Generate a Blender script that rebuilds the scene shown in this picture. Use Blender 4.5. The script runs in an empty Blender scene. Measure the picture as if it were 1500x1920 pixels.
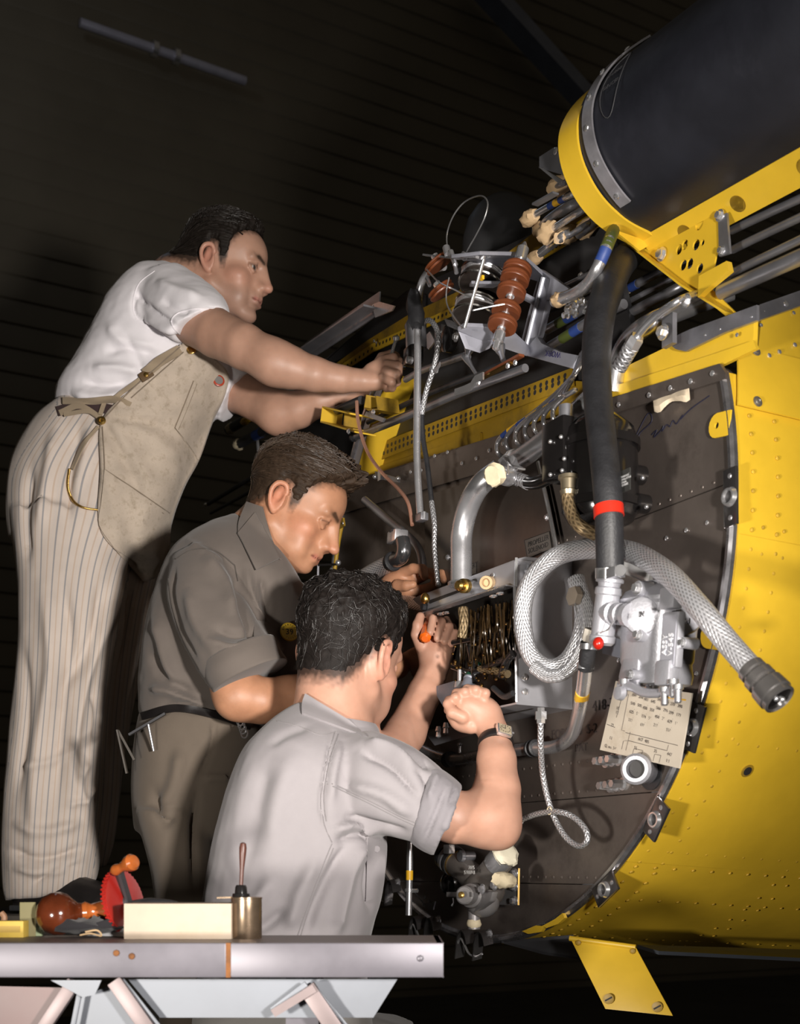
import bpy, bmesh, math, random
import numpy as np
from mathutils import Vector, Matrix
from mathutils.bvhtree import BVHTree
random.seed(7)
RNG = np.random.default_rng(7)
SC = bpy.context.scene
COL = SC.collection
# ------------------------------------------------------------------ camera (level view camera with front rise)
FPX, HOR, CZ = 2400.0, 1630.0, 0.95
cam = bpy.data.cameras.new('camera'); cam_o = bpy.data.objects.new('camera', cam); COL.objects.link(cam_o)
cam.sensor_fit = 'HORIZONTAL'; cam.sensor_width = 36.0; cam.lens = 36.0 * FPX / 1500.0
cam.shift_y = (HOR - 960.0) / 1500.0; cam.clip_start = 0.05
cam_o.location = (0, 0, CZ); cam_o.rotation_euler = (math.pi / 2, 0, 0)
cam.dof.use_dof = True; cam.dof.focus_distance = 2.25; cam.dof.aperture_fstop = 9.0
SC.camera = cam_o
# ------------------------------------------------------------------ world, lights, exposure
wd = bpy.data.worlds.new('hangar'); SC.world = wd; wd.use_nodes = True
wd.node_tree.nodes['Background'].inputs[0].default_value = (0.040, 0.034, 0.026, 1)
wd.node_tree.nodes['Background'].inputs[1].default_value = 1.0
def lamp(name, kind, loc, target, power, size=0.1, col=(1, .95, .88), spot=None, blend=.4):
    l = bpy.data.lights.new(name, kind); o = bpy.data.objects.new(name, l); COL.objects.link(o)
    o.location = loc; l.energy = power; l.color = col
    d = Vector(target) - Vector(loc); o.rotation_euler = d.to_track_quat('-Z', 'Y').to_euler()
    if kind == 'AREA': l.shape = 'DISK'; l.size = size
    else: l.shadow_soft_size = size
    if spot: l.spot_size = math.radians(spot); l.spot_blend = blend
    return o
lamp('flash_left', 'SPOT', (-0.85, 0.15, 0.74), (0.80, 1.90, 1.12), 165, .07, (1, .94, .86), 86, 1.0)
lamp('flash_right', 'SPOT', (0.55, 0.0, 1.06), (-0.75, 2.9, 1.85), 350, .07, (1, .94, .88), 64, 1.0)
lamp('wall_fill', 'POINT', (-2.2, 6.0, 6.5), (0, 0, 0), 8, .2, (.75, .85, 1))  # added fill without a fixture, faintly brightens the back wall boards
SC.view_settings.view_transform = 'Standard'; SC.view_settings.look = 'None'
SC.view_settings.exposure = 0.0; SC.view_settings.gamma = 1.0; SC.view_settings.use_curve_mapping = False
# ------------------------------------------------------------------ places: a pixel and a distance -> a point
def P(px, py, d): return np.array([(px - 750) / FPX * d, d, CZ + (HOR - py) / FPX * d])
def PXL(p):
    p = np.asarray(p, float); return np.stack([750 + FPX * p[..., 0] / p[..., 1], HOR - FPX * (p[..., 2] - CZ) / p[..., 1]], -1)
TH = math.radians(62.0)
LAX = np.array([math.cos(TH), -math.sin(TH), 0]); NAX = np.array([-math.sin(TH), -math.cos(TH), 0]); AAX = -NAX; ZAX = np.array([0, 0, 1.0])
C0 = P(904, 1087, 2.35); RW = 0.664
def plane_hit(px, py, q, n):
    r = np.array([(px - 750) / FPX, 1, (HOR - py) / FPX]); o = np.array([0, 0, CZ]); return o + r * (np.dot(q - o, n) / np.dot(r, n))
def FW(px, py, off=0.0): return plane_hit(px, py, C0 + NAX * off, NAX)         # on the firewall (or so far in front of it)
RQ = FW(1060, 250, .10)
def RB(px, py, off=0.0): return plane_hit(px, py, RQ + LAX * off, LAX)         # on the wing rib plane
def pxm(d): return d / FPX                                                   # metres per pixel at distance d
def nrm(v): v = np.asarray(v, float); return v / max(1e-9, np.linalg.norm(v))
# ------------------------------------------------------------------ materials
MATS = {}
def mat(name, col, rough=.5, metal=0., var=.12, vs=9., bump=0., bs=150., spec=.5, attr=None, col2=None, dirt=None, ds=4., dth=(.5, .62), aniso=0., coat=0., sheen=0., alpha=None, rvar=.1, dist=.002):
    if name in MATS: return MATS[name]
    m = bpy.data.materials.new(name); m.use_nodes = True; nt = m.node_tree; N = nt.nodes; L = nt.links
    b = N['Principled BSDF']; b.inputs['Metallic'].default_value = metal
    b.inputs['Specular IOR Level'].default_value = spec
    if coat: b.inputs['Coat Weight'].default_value = coat; b.inputs['Coat Roughness'].default_value = .12
    if sheen: b.inputs['Sheen Weight'].default_value = sheen; b.inputs['Sheen Roughness'].default_value = .5
    tc = N.new('ShaderNodeTexCoord')
    n1 = N.new('ShaderNodeTexNoise'); n1.inputs['Scale'].default_value = vs; n1.inputs['Detail'].default_value = 6; n1.inputs['Roughness'].default_value = .62
    L.new(tc.outputs['Object'], n1.inputs['Vector'])
    mx = N.new('ShaderNodeMix'); mx.data_type = 'RGBA'
    r1 = N.new('ShaderNodeMapRange'); r1.inputs[1].default_value = .3; r1.inputs[2].default_value = .7
    L.new(n1.outputs['Fac'], r1.inputs[0]); L.new(r1.outputs[0], mx.inputs[0])
    c = np.array(col, float); c2 = np.array(col2, float) if col2 else np.clip(c * (1 + var), 0, 1)
    mx.inputs[6].default_value = (*(c * (1 - var) if not col2 else c), 1); mx.inputs[7].default_value = (*c2, 1)
    out = mx.outputs[2]
    if attr:
        at = N.new('ShaderNodeAttribute'); at.attribute_name = attr
        mu = N.new('ShaderNodeMix'); mu.data_type = 'RGBA'; mu.blend_type = 'MULTIPLY'; mu.inputs[0].default_value = 1
        L.new(out, mu.inputs[6]); L.new(at.outputs['Color'], mu.inputs[7]); out = mu.outputs[2]
    if dirt:
        n2 = N.new('ShaderNodeTexNoise'); n2.inputs['Scale'].default_value = ds; n2.inputs['Detail'].default_value = 8; n2.inputs['Roughness'].default_value = .7
        L.new(tc.outputs['Object'], n2.inputs['Vector'])
        r2 = N.new('ShaderNodeMapRange'); r2.inputs[1].default_value = dth[0]; r2.inputs[2].default_value = dth[1]; L.new(n2.outputs['Fac'], r2.inputs[0])
        md = N.new('ShaderNodeMix'); md.data_type = 'RGBA'; L.new(r2.outputs[0], md.inputs[0]); L.new(out, md.inputs[6]); md.inputs[7].default_value = (*dirt, 1); out = md.outputs[2]
    L.new(out, b.inputs['Base Color'])
    rr = N.new('ShaderNodeMapRange'); rr.inputs[3].default_value = max(.03, rough - rvar); rr.inputs[4].default_value = min(1, rough + rvar)
    L.new(n1.outputs['Fac'], rr.inputs[0]); L.new(rr.outputs[0], b.inputs['Roughness'])
    if bump:
        n3 = N.new('ShaderNodeTexNoise'); n3.inputs['Scale'].default_value = bs; n3.inputs['Detail'].default_value = 3; L.new(tc.outputs['Object'], n3.inputs['Vector'])
        bp = N.new('ShaderNodeBump'); bp.inputs['Strength'].default_value = bump; bp.inputs['Distance'].default_value = dist
        L.new(n3.outputs['Fac'], bp.inputs['Height']); L.new(bp.outputs['Normal'], b.inputs['Normal'])
    MATS[name] = m; return m
def braid(name, col, rough=.3, turns=10, pitch=6.0, dark=.35, metal=1.0, bstr=.6):
    m = mat(name, col, rough, metal, var=.1); nt = m.node_tree; N = nt.nodes; L = nt.links; b = N['Principled BSDF']
    tc = N.new('ShaderNodeUVMap'); sp = N.new('ShaderNodeSeparateXYZ'); L.new(tc.outputs[0], sp.inputs[0])
    def math_(op, a, c):
        q = N.new('ShaderNodeMath'); q.operation = op
        for i, v in enumerate((a, c)):
            if v is None: continue
            if isinstance(v, (int, float)): q.inputs[i].default_value = v
            else: L.new(v, q.inputs[i])
        return q.outputs[0]
    u = math_('MULTIPLY', sp.outputs[0], turns * 2 * math.pi); v = math_('MULTIPLY', sp.outputs[1], pitch * 2 * math.pi)
    s = math_('MAXIMUM', math_('SINE', math_('ADD', u, v), None), math_('SINE', math_('SUBTRACT', u, v), None))
    h = math_('ADD', math_('MULTIPLY', s, .5), .5)
    bp = N.new('ShaderNodeBump'); bp.inputs['Strength'].default_value = bstr; bp.inputs['Distance'].default_value = .0025
    L.new(h, bp.inputs['Height']); L.new(bp.outputs['Normal'], b.inputs['Normal'])
    src = b.inputs['Base Color'].links[0].from_socket
    mu = N.new('ShaderNodeMix'); mu.data_type = 'RGBA'; L.new(h, mu.inputs[0]); mu.inputs[6].default_value = (*[c * dark for c in col], 1)
    L.new(src, mu.inputs[7]); L.new(mu.outputs[2], b.inputs['Base Color'])
    return m
# ------------------------------------------------------------------ mesh building
def catmull(pts, n=8):
    p = np.asarray(pts, float)
    if len(p) < 3: return np.array([p[0] + (p[1] - p[0]) * t for t in np.linspace(0, 1, max(2, n))])
    q = np.vstack([2 * p[0] - p[1], p, 2 * p[-1] - p[-2]]); out = []
    for i in range(1, len(q) - 2):
        for t in np.linspace(0, 1, n, endpoint=False):
            a, b, c, d = q[i - 1], q[i], q[i + 1], q[i + 2]
            out.append(.5 * ((2 * b) + (c - a) * t + (2 * a - 5 * b + 4 * c - d) * t * t + (3 * b - a - 3 * c + d) * t ** 3))
    out.append(p[-1]); return np.array(out)
def frame(z, up=(0, 0, 1)):
    z = nrm(z); up = np.array(up, float)
    if abs(np.dot(z, up)) > .97: up = np.array([1.0, 0, 0]) if abs(z[0]) < .8 else np.array([0, 1.0, 0])
    x = nrm(np.cross(up, z)); y = np.cross(z, x); return x, y, z
class M:
    def __init__(s): s.v = []; s.f = []; s.uv = {}
    def add(s, vs, fs):
        o = len(s.v); s.v += [tuple(map(float, q)) for q in vs]; s.f += [tuple(i + o for i in f) for f in fs]; return s
    def box(s, c, hx, hy, hz, x=(1, 0, 0), y=(0, 1, 0), z=(0, 0, 1)):
        c = np.asarray(c, float); x, y, z = (np.asarray(q, float) for q in (x, y, z)); vs = []
        for k in (-1, 1):
            for j in (-1, 1):
                for i in (-1, 1): vs.append(c + x * hx * i + y * hy * j + z * hz * k)
        return s.add(vs, [(0, 2, 3, 1), (4, 5, 7, 6), (0, 1, 5, 4), (2, 6, 7, 3), (0, 4, 6, 2), (1, 3, 7, 5)])
    def bar(s, a, b, w, h, up=(0, 0, 1)):
        a, b = np.asarray(a, float), np.asarray(b, float); x, y, z = frame(b - a, up)
        return s.box((a + b) / 2, w / 2, h / 2, np.linalg.norm(b - a) / 2, x, y, z)
    def prism(s, pts, th, n=None):
        p = np.asarray(pts, float); k = len(p)
        if n is None:
            n = np.zeros(3)
            for i in range(k): n += np.cross(p[i] - p[0], p[(i + 1) % k] - p[0])
        n = nrm(n); q = p + n * th
        vs = list(p) + list(q); fs = [tuple(range(k))[::-1], tuple(range(k, 2 * k))] + [(i, (i + 1) % k, k + (i + 1) % k, k + i) for i in range(k)]
        return s.add(vs, fs)
    def plate(s, outer, holes, th, n):
        # flat plate with round holes: outer 3D polygon, holes = [(centre, radius)] punched by triangulating
        bm = bmesh.new(); n = nrm(n); o = np.asarray(outer, float)
        es = []
        def ring(pp):
            vs = [bm.verts.new(q) for q in pp]
            for i in range(len(vs)): es.append(bm.edges.new((vs[i], vs[(i + 1) % len(vs)])))
        ring(o); x, y, _ = frame(n)
        for c, r in holes:
            c = np.asarray(c) - n * np.dot(np.asarray(c) - o[0], n)
            ring([c + x * r * math.cos(t) + y * r * math.sin(t) for t in np.linspace(0, 2 * math.pi, 12, endpoint=False)])
        bmesh.ops.triangle_fill(bm, use_beauty=True, use_dissolve=False, edges=es, normal=Vector(n))
        fs = list(bm.faces); r = bmesh.ops.extrude_face_region(bm, geom=fs)
        for q in r['geom']:
            if isinstance(q, bmesh.types.BMVert): q.co += Vector(n * th)
        bmesh.ops.recalc_face_normals(bm, faces=bm.faces); bm.verts.index_update()
        s.add([v.co[:] for v in bm.verts], [tuple(v.index for v in f.verts) for f in bm.faces]); bm.free(); return s
    def tube(s, pts, r, n=12, cap=True, smooth=0, uvs=1.0, twist=0):
        p = catmull(pts, smooth) if smooth else np.asarray(pts, float); k = len(p)
        r = np.full(k, r, float) if np.isscalar(r) else np.interp(np.linspace(0, 1, k), np.linspace(0, 1, len(r)), r)
        t = np.gradient(p, axis=0); t /= np.maximum(np.linalg.norm(t, axis=1, keepdims=True), 1e-9)
        x, _, _ = frame(t[0]); vs = []; L = np.concatenate([[0], np.cumsum(np.linalg.norm(np.diff(p, axis=0), axis=1))])
        o = len(s.v); an = np.linspace(0, 2 * math.pi, n, endpoint=False)
        for i in range(k):
            x = nrm(x - t[i] * np.dot(x, t[i])); y = np.cross(t[i], x)
            vs += [p[i] + (x * math.cos(a) + y * math.sin(a)) * r[i] for a in an]
        fs = []; f0 = len(s.f)
        for i in range(k - 1):
            for j in range(n):
                fs.append((i * n + j, i * n + (j + 1) % n, (i + 1) * n + (j + 1) % n, (i + 1) * n + j))
                s.uv[f0 + len(fs) - 1] = [(j / n, L[i] * uvs), ((j + 1) / n, L[i] * uvs), ((j + 1) / n, L[i + 1] * uvs), (j / n, L[i + 1] * uvs)]
        if cap: fs += [tuple(range(n))[::-1], tuple(range((k - 1) * n, k * n))]
        return s.add(vs, fs)
    def cyl(s, a, b, r, r2=None, n=16, cap=True): return s.tube([a, b], [r, r if r2 is None else r2], n, cap)
    def lathe(s, a, ax, prof, n=20):
        # prof: (distance along the axis, radius)
        a = np.asarray(a, float); x, y, z = frame(ax); an = np.linspace(0, 2 * math.pi, n, endpoint=False); vs = []; k = len(prof)
        for h, r in prof: vs += [a + z * h + (x * math.cos(q) + y * math.sin(q)) * max(r, 1e-5) for q in an]
        fs = [(i * n + j, i * n + (j + 1) % n, (i + 1) * n + (j + 1) % n, (i + 1) * n + j) for i in range(k - 1) for j in range(n)]
        return s.add(vs, fs + [tuple(range(n))[::-1], tuple(range((k - 1) * n, k * n))])
    def ell(s, c, r, x=(1, 0, 0), y=(0, 1, 0), z=(0, 0, 1), n=14, m=9):
        c = np.asarray(c, float); x, y, z = (np.asarray(q, float) for q in (x, y, z)); r = (r, r, r) if np.isscalar(r) else r; vs = []
        for i in range(m + 1):
            a = math.pi * i / m
            for j in range(n):
                b = 2 * math.pi * j / n; vs.append(c + z * r[2] * math.cos(a) + (x * r[0] * math.cos(b) + y * r[1] * math.sin(b)) * max(math.sin(a), 1e-4))
        return s.add(vs, [((i + 1) * n + j, (i + 1) * n + (j + 1) % n, i * n + (j + 1) % n, i * n + j) for i in range(m) for j in range(n)])
    def hexa(s, a, ax, r, h): return s.lathe(a, ax, [(0, r), (h * .85, r), (h, r * .85)], 6)
    def bolt(s, a, ax, r, h=None):
        h = h or r * .9; s.lathe(a, ax, [(0, r * 1.45), (h * .25, r * 1.45)], 12); return s.hexa(np.asarray(a) + nrm(ax) * h * .25, ax, r, h)
    def rivet(s, a, ax, r): return s.lathe(a, ax, [(0, r), (r * .3, r * .85), (r * .5, r * .4)], 8)
    def grid(s, G, th=0, closed=False):
        G = np.asarray(G, float); a, b = G.shape[:2]; vs = list(G.reshape(-1, 3))
        fs = [(i * b + j, i * b + (j + 1) % b, (i + 1) * b + (j + 1) % b, (i + 1) * b + j) for i in range(a - 1) for j in range(b if closed else b - 1)]
        if th:
            du = np.gradient(G, axis=0); dv = np.gradient(G, axis=1); nn = np.cross(du, dv); nn /= np.maximum(np.linalg.norm(nn, axis=2, keepdims=True), 1e-12)
            o = a * b; vs += list((G - nn * th).reshape(-1, 3)); fs += [tuple(i + o for i in f)[::-1] for f in fs]
            ed = [i * b for i in range(a)][::-1] + [j for j in range(1, b)] + [i * b + b - 1 for i in range(1, a)] + [(a - 1) * b + j for j in range(b - 2, 0, -1)]
            for i in range(len(ed)): u, w = ed[i], ed[(i + 1) % len(ed)]; fs.append((w, u, u + o, w + o))
        return s.add(vs, fs)
def make_mesh(m, name, loc, material, sharp=38, bevel=0, col=None, flt=None):
    me = bpy.data.meshes.new(name); v = np.asarray(m.v, float) - np.asarray(loc)
    me.from_pydata(v.tolist(), [], m.f)
    if m.uv:
        uv = me.uv_layers.new(name='UVMap')
        for p in me.polygons:
            q = m.uv.get(p.index)
            if q:
                for li, c in zip(p.loop_indices, q): uv.data[li].uv = c
    if col is not None:
        a = me.color_attributes.new('Col', 'FLOAT_COLOR', 'POINT'); a.data.foreach_set('color', np.hstack([col, np.ones((len(col), 1))]).astype(np.float32).ravel())
    for k, arr in (flt or {}).items():
        a = me.attributes.new(k, 'FLOAT', 'POINT'); a.data.foreach_set('value', np.asarray(arr, np.float32))
    if bevel:
        bm = bmesh.new(); bm.from_mesh(me); es = [e for e in bm.edges if e.is_manifold and e.calc_face_angle(0) > .6]
        bmesh.ops.bevel(bm, geom=es, offset=bevel, segments=2, profile=.6, affect='EDGES', clamp_overlap=True); bm.to_mesh(me); bm.free()
    me.polygons.foreach_set('use_smooth', [True] * len(me.polygons)); me.set_sharp_from_angle(angle=math.radians(sharp)); me.validate(); me.update()
    if material: me.materials.append(material)
    return me
ORG = {}
def tag(o, label=None, cat=None, group=None, kind=None):
    for k, v in (('label', label), ('category', cat), ('group', group), ('kind', kind)):
        if v: o[k] = v
    return o
def root(name, label, cat, loc, group=None):
    o = bpy.data.objects.new(name, None); COL.objects.link(o); o.location = [float(q) for q in loc]; o.empty_display_size = .05
    ORG[o] = np.asarray(loc, float); return tag(o, label, cat, group)
def part(m, name, material, parent, label=None, kind=None, **k):
    o = bpy.data.objects.new(name, make_mesh(m, name, ORG[parent], material, **k)); COL.objects.link(o); o.parent = parent; ORG[o] = ORG[parent]
    return tag(o, label, None, None, kind)
def thing(m, name, material, label, cat, group=None, kind=None, **k):
    v = np.asarray(m.v); loc = np.array([v[:, 0].mean(), v[:, 1].mean(), v[:, 2].min()])
    o = bpy.data.objects.new(name, make_mesh(m, name, loc, material, **k)); COL.objects.link(o); o.location = loc; ORG[o] = loc
    return tag(o, label, cat, group, kind)
def struct(m, name, material, **k):
    o = thing(m, name, material, None, None, kind='structure', **k); return o
def inst(src, parent, pos, ax, spin=0, sc=1):
    o = src.copy(); COL.objects.link(o); o.parent = parent; x, y, z = frame(ax); c, s_ = math.cos(spin), math.sin(spin)
    x, y = x * c + y * s_, y * c - x * s_
    mw = Matrix([[*(np.array([x[i], y[i], z[i]]) * sc), (np.asarray(pos) - ORG[parent])[i]] for i in range(3)] + [[0, 0, 0, 1]])
    o.matrix_local = mw; return o
def proto(m, name, material, **k):
    o = bpy.data.objects.new(name, make_mesh(m, name, (0, 0, 0), material, **k)); return o      # template mesh at the origin, axis along z, never linked itself
def text(s, name, pos, xdir, ydir, size, material, parent, ext=.0006, align='CENTER', wx=1.0):
    c = bpy.data.curves.new(name, 'FONT'); c.body = s; c.size = size; c.extrude = ext; c.align_x = align; c.align_y = 'CENTER'; c.resolution_u = 2; c.space_line = .95
    t = bpy.data.objects.new(name, c); COL.objects.link(t); dg = bpy.context.evaluated_depsgraph_get(); me = bpy.data.meshes.new_from_object(t.evaluated_get(dg)); bpy.data.objects.remove(t)
    o = bpy.data.objects.new(name, me); COL.objects.link(o); me.materials.clear(); me.materials.append(material); o.parent = parent; me.name = name
    x, y = nrm(xdir) * wx, nrm(ydir); z = nrm(np.cross(x, y)); p = np.asarray(pos) - ORG[parent]
    o.matrix_local = Matrix([[x[i], y[i], z[i], p[i]] for i in range(3)] + [[0, 0, 0, 1]]); ORG[o] = ORG[parent]; return o
# ------------------------------------------------------------------ shared materials
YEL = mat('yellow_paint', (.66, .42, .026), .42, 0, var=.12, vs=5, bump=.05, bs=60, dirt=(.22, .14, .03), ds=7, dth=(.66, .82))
YELD = mat('dimmed_yellow', (.36, .215, .014), .5, 0, var=.2, vs=9, dirt=(.10, .07, .02), ds=9, dth=(.5, .75))  # darker yellow: weaker light on the spar is put into the colour
STEEL = mat('firewall_steel', (.165, .138, .122), .38, .6, var=.28, vs=5, bump=.05, bs=30, dirt=(.045, .035, .03), ds=5, dth=(.5, .75))
ALU = mat('aluminium', (.72, .72, .75), .27, .88, var=.10, vs=12)
ALUB = mat('bright_aluminium', (.85, .85, .87), .20, .88, var=.06, vs=20)
ALUD = mat('dull_aluminium', (.36, .36, .39), .34, .8, var=.15, vs=14)
CAST = mat('cast_silver', (.42, .42, .455), .40, .55, var=.07, vs=14, bump=.18, bs=260)
GREYC = mat('grey_casting', (.20, .21, .25), .48, .3, var=.12, vs=16, bump=.15, bs=200)
BRASS = mat('brass', (.70, .46, .14), .28, 1., var=.1)
RUBBER = mat('black_rubber', (.016, .016, .018), .52, 0, var=.3, vs=25, bump=.25, bs=240)
BLACKP = mat('black_enamel', (.010, .009, .009), .16, 0, var=.2, spec=.6)
DARKM = mat('dark_metal', (.06, .06, .065), .4, .6, var=.2)
BOOT = mat('deicer_boot', (.013, .014, .020), .50, 0, var=.35, vs=6, bump=.12, bs=90, dirt=(.03, .03, .04), ds=5, dth=(.52, .75))
BROWN = mat('phenolic_brown', (.13, .036, .013), .38, 0, var=.15, vs=30)
PAPER = mat('masking_paper', (.52, .36, .20), .75, 0, var=.14, vs=24, bump=.5, bs=60)
TAPE = mat('masking_tape', (.55, .47, .32), .7, 0, var=.12, vs=40, bump=.3, bs=90)
BLUE = mat('blue_tape', (.022, .05, .20), .5, 0); GREEN = mat('green_tape', (.07, .09, .02), .5, 0)
BYEL = mat('yellow_tape', (.75, .42, .02), .45, 0); RED = mat('red_tape', (.55, .025, .012), .3, 0)
COPPER = mat('copper', (.85, .45, .32), .28, .75)
BRAID = braid('steel_braid', (.72, .72, .75), .34, 20, 80, dark=.45, metal=.7, bstr=.5)
BRAIDT = braid('thin_steel_braid', (.52, .52, .54), .36, 5, 130, dark=.45, metal=.7, bstr=.5)
BRAIDB = braid('brown_braid', (.24, .17, .09), .45, 8, 60, metal=.5)
INK = mat('black_ink', (.02, .018, .018), .6); INKB = mat('blue_ink', (.06, .05, .20), .6); PENB = mat('grease_pencil', (.012, .012, .03), .6); WHITEI = mat('white_ink', (.5, .5, .5), .6)
# ------------------------------------------------------------------ the hangar
m = M(); m.box((0, 8, -.05), 22, 22, .05); struct(m, 'floor', mat('dark_concrete', (.035, .032, .028), .7, 0, var=.25, vs=3))
WALLM = mat('dark_siding', (.13, .113, .083), .6, .1, var=.12, vs=1.5)
WDX, WDN = nrm((.866, .5, 0)), nrm((.5, -.866, 0)); WQ = np.array([0, 9.5, 0])
wb = M(); wb.box(WQ - WDN * .05 + ZAX * 7, 20, .05, 7, WDX, -WDN, ZAX); wo = struct(wb, 'wall_back', WALLM)
for k in range(89):
    z = .05 + k * .155; a = WQ - WDX * 20; q = M().prism([a + ZAX * z, a + ZAX * (z + .012) + WDN * .010, a + ZAX * (z + .05) + WDN * .010, a + ZAX * (z + .155)], 40, WDX); part(q, 'siding_board', WALLM, wo)
def WP(px, py, off=.12): return plane_hit(px, py, WQ + WDN * off, WDN)
m = M().tube([WP(150, 42), WP(460, 152)], .030, 10); cd = struct(m, 'trim_1', mat('conduit_glint', (.45, .45, .55), .4, .3))  # pale bluish colour stands in for the glint along the conduit
for t in (.42, .55): part(M().cyl(*[ORG[cd] * 0 + WP(150, 42) + (WP(460, 152) - WP(150, 42)) * u for u in (t, t + .03)], .05, n=12), 'coupling', ALU, cd)
m = M().bar(WP(890, -40, .2), WP(1100, 190, .2), .18, .10); struct(m, 'trim_2', mat('roof_steel', (.20, .22, .28), .5, .2))
# ------------------------------------------------------------------ nacelle skin helpers
def RIM(ph, r=None, off=0): r = RW if r is None else r; return C0 + LAX * (r * math.cos(ph)) + ZAX * (r * math.sin(ph)) + NAX * off
def SK(ph, s, o=0.0):
    r = (RW + o) * (1 + .05 * s); return C0 + AAX * s + ZAX * (-.03 * s) + LAX * (r * math.cos(ph)) + ZAX * (r * math.sin(ph))
_gp, _gs = np.meshgrid(np.radians(np.linspace(-120, 60, 361)), np.linspace(0, 1.0, 201), indexing='ij')
_gr = RW * (1 + .05 * _gs)
_g3 = C0 + AAX * _gs[..., None] + ZAX * (-.03 * _gs)[..., None] + LAX * (_gr * np.cos(_gp))[..., None] + ZAX * (_gr * np.sin(_gp))[..., None]
_g2 = PXL(_g3)
def SKP(px, py):
    i = np.argmin((_g2[..., 0] - px) ** 2 + (_g2[..., 1] - py) ** 2); return _gp.flat[i], _gs.flat[i]
def SKN(ph): return nrm(LAX * math.cos(ph) + ZAX * math.sin(ph))
nac = root('engine_nacelle', 'bright yellow riveted engine nacelle with open dark steel firewall', 'nacelle', (C0[0], C0[1], C0[2] - RW))
PH1 = SKP(1388, 1006)[0]; PH2 = SKP(1212, 1608)[0]; PHT = SKP(1366, 700)[0]
def panel(a, b, s0, s1, o, th=.003, n=40):
    ph = np.linspace(a, b, n); ss = np.linspace(s0, s1, 14); return [[SK(p_, s_, o) for s_ in ss] for p_ in ph]
for i, (a, b, o) in enumerate(((PHT, PH1 - .012, 0.), (PH1 + .002, PH2 - .012, .0025), (PH2 + .002, math.radians(-98), 0.))):
    part(M().grid(panel(a, b, .006, 1.3, o), .003), 'skin_panel', YEL, nac)
part(M().grid(panel(math.radians(-116), math.radians(-232), .006, 1.3, 0.), .003), 'skin_panel', YEL, nac)
part(M().grid(panel(math.radians(-98), math.radians(-116), .006, .11, 0., n=8), .003), 'skin_panel', YEL, nac)
# bright rim along the firewall edge
ph = np.radians(np.linspace(math.degrees(PHT), -232, 120))
part(M().tube([RIM(a, RW - .004) for a in ph], .0075, 8), 'rim', mat('worn_rim', (.62, .61, .64), .28, .95, var=.25, vs=30), nac)
part(M().grid([[RIM(a, RW - .03, -.004), RIM(a, RW - .008, .001)] for a in ph], .002), 'rim_flange', ALUD, nac)
# firewall: three riveted sheets
TOPL, TOPR = (560, 938), (1366, 692)
def fw_poly(z0, z1, off):
    pts = []
    for a in np.radians(np.linspace(60, -240, 121)):
        p = RIM(a, RW - .012, off)
        pts.append(p)
    # clip by the slanting top line
    A, B = FW(*TOPL, off), FW(*TOPR, off); d = nrm(B - A); up = nrm(ZAX - d * d[2])
    pts = [p for p in pts if np.dot(p - A, up) < 0]
    z = [p for p in pts]; z = [A] + [B] + z if np.linalg.norm(z[0] - B) < np.linalg.norm(z[0] - A) else [B] + [A] + z
    out = [np.array([p[0], p[1], min(max(p[2], z0), z1)]) for p in z]
    return out
ZS = FW(1000, 1505)[2]
fwo = part(M().prism(fw_poly(-9, 9, -.030), .018, NAX), 'firewall', STEEL, nac, label='dark stained steel firewall')
def fw_clip(lo, hi, off):
    pts = []
    base = fw_poly(-9, 9, off); n = len(base)
    for i in range(n):
        p, q = base[i], base[(i + 1) % n]
        pts.append(p)
    def cut(pp, z, keep):
        o = []
        for i in range(len(pp)):
            a, b = pp[i], pp[(i + 1) % len(pp)]; ia, ib = keep(a[2] - z), keep(b[2] - z)
            if ia: o.append(a)
            if ia != ib: t = (z - a[2]) / (b[2] - a[2]); o.append(a + (b - a) * t)
        return o
    return cut(cut(pts, lo, lambda q: q >= 0), hi, lambda q: q <= 0)
for lo, hi in ((.2, ZS - .14), (ZS - .138, ZS), (ZS + .002, ZS + .42), (ZS + .422, 3)):
    part(M().prism(fw_clip(lo, hi, -.012), .012, NAX), 'firewall_sheet', STEEL, fwo)
rv = proto(M().rivet((0, 0, 0), (0, 0, 1), 1.0), 'rivet', STEEL)
m = M()
for zz, x0, x1 in ((ZS + .012, 780, 1240), (ZS - .128, 830, 1150), (ZS + .43, 960, 1360), (ZS + .06, 800, 1260)):
    a, b = FW(x0, 1500), FW(x1, 1500); n = int(np.linalg.norm(b - a) / .022)
    for t in np.linspace(0, 1, n): p = a + (b - a) * t; m.rivet((p[0], p[1], zz) + NAX * .0, NAX, .0028)
part(m, 'firewall_rivets', STEEL, fwo, kind='stuff')
# stencils and handwriting on the firewall
for s, x, y, z in (('418-3', 1130, 1322, .024), ('FORM 38  S-2', 1075, 1372, .022), ('AN 3-18', 870, 1432, .018), ('PAT', 1090, 1402, .018)):
    text(s, 'stencil', FW(x, y, .0012), LAX, ZAX, z, mat('faded_stencil', (.04, .03, .028), .6), fwo, ext=.0002)
for pts in ([(1190, 822), (1215, 775), (1222, 790), (1200, 812), (1195, 830)], [(1222, 815), (1232, 806), (1226, 820), (1240, 806), (1244, 798), (1242, 808), (1250, 796), (1256, 800), (1262, 788), (1268, 795), (1280, 778), (1276, 786), (1296, 766), (1330, 742)]):
    part(M().tube([FW(x, y, .001) for x, y in pts], .0008, 5, smooth=4), 'handwriting', PENB, fwo)
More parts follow.
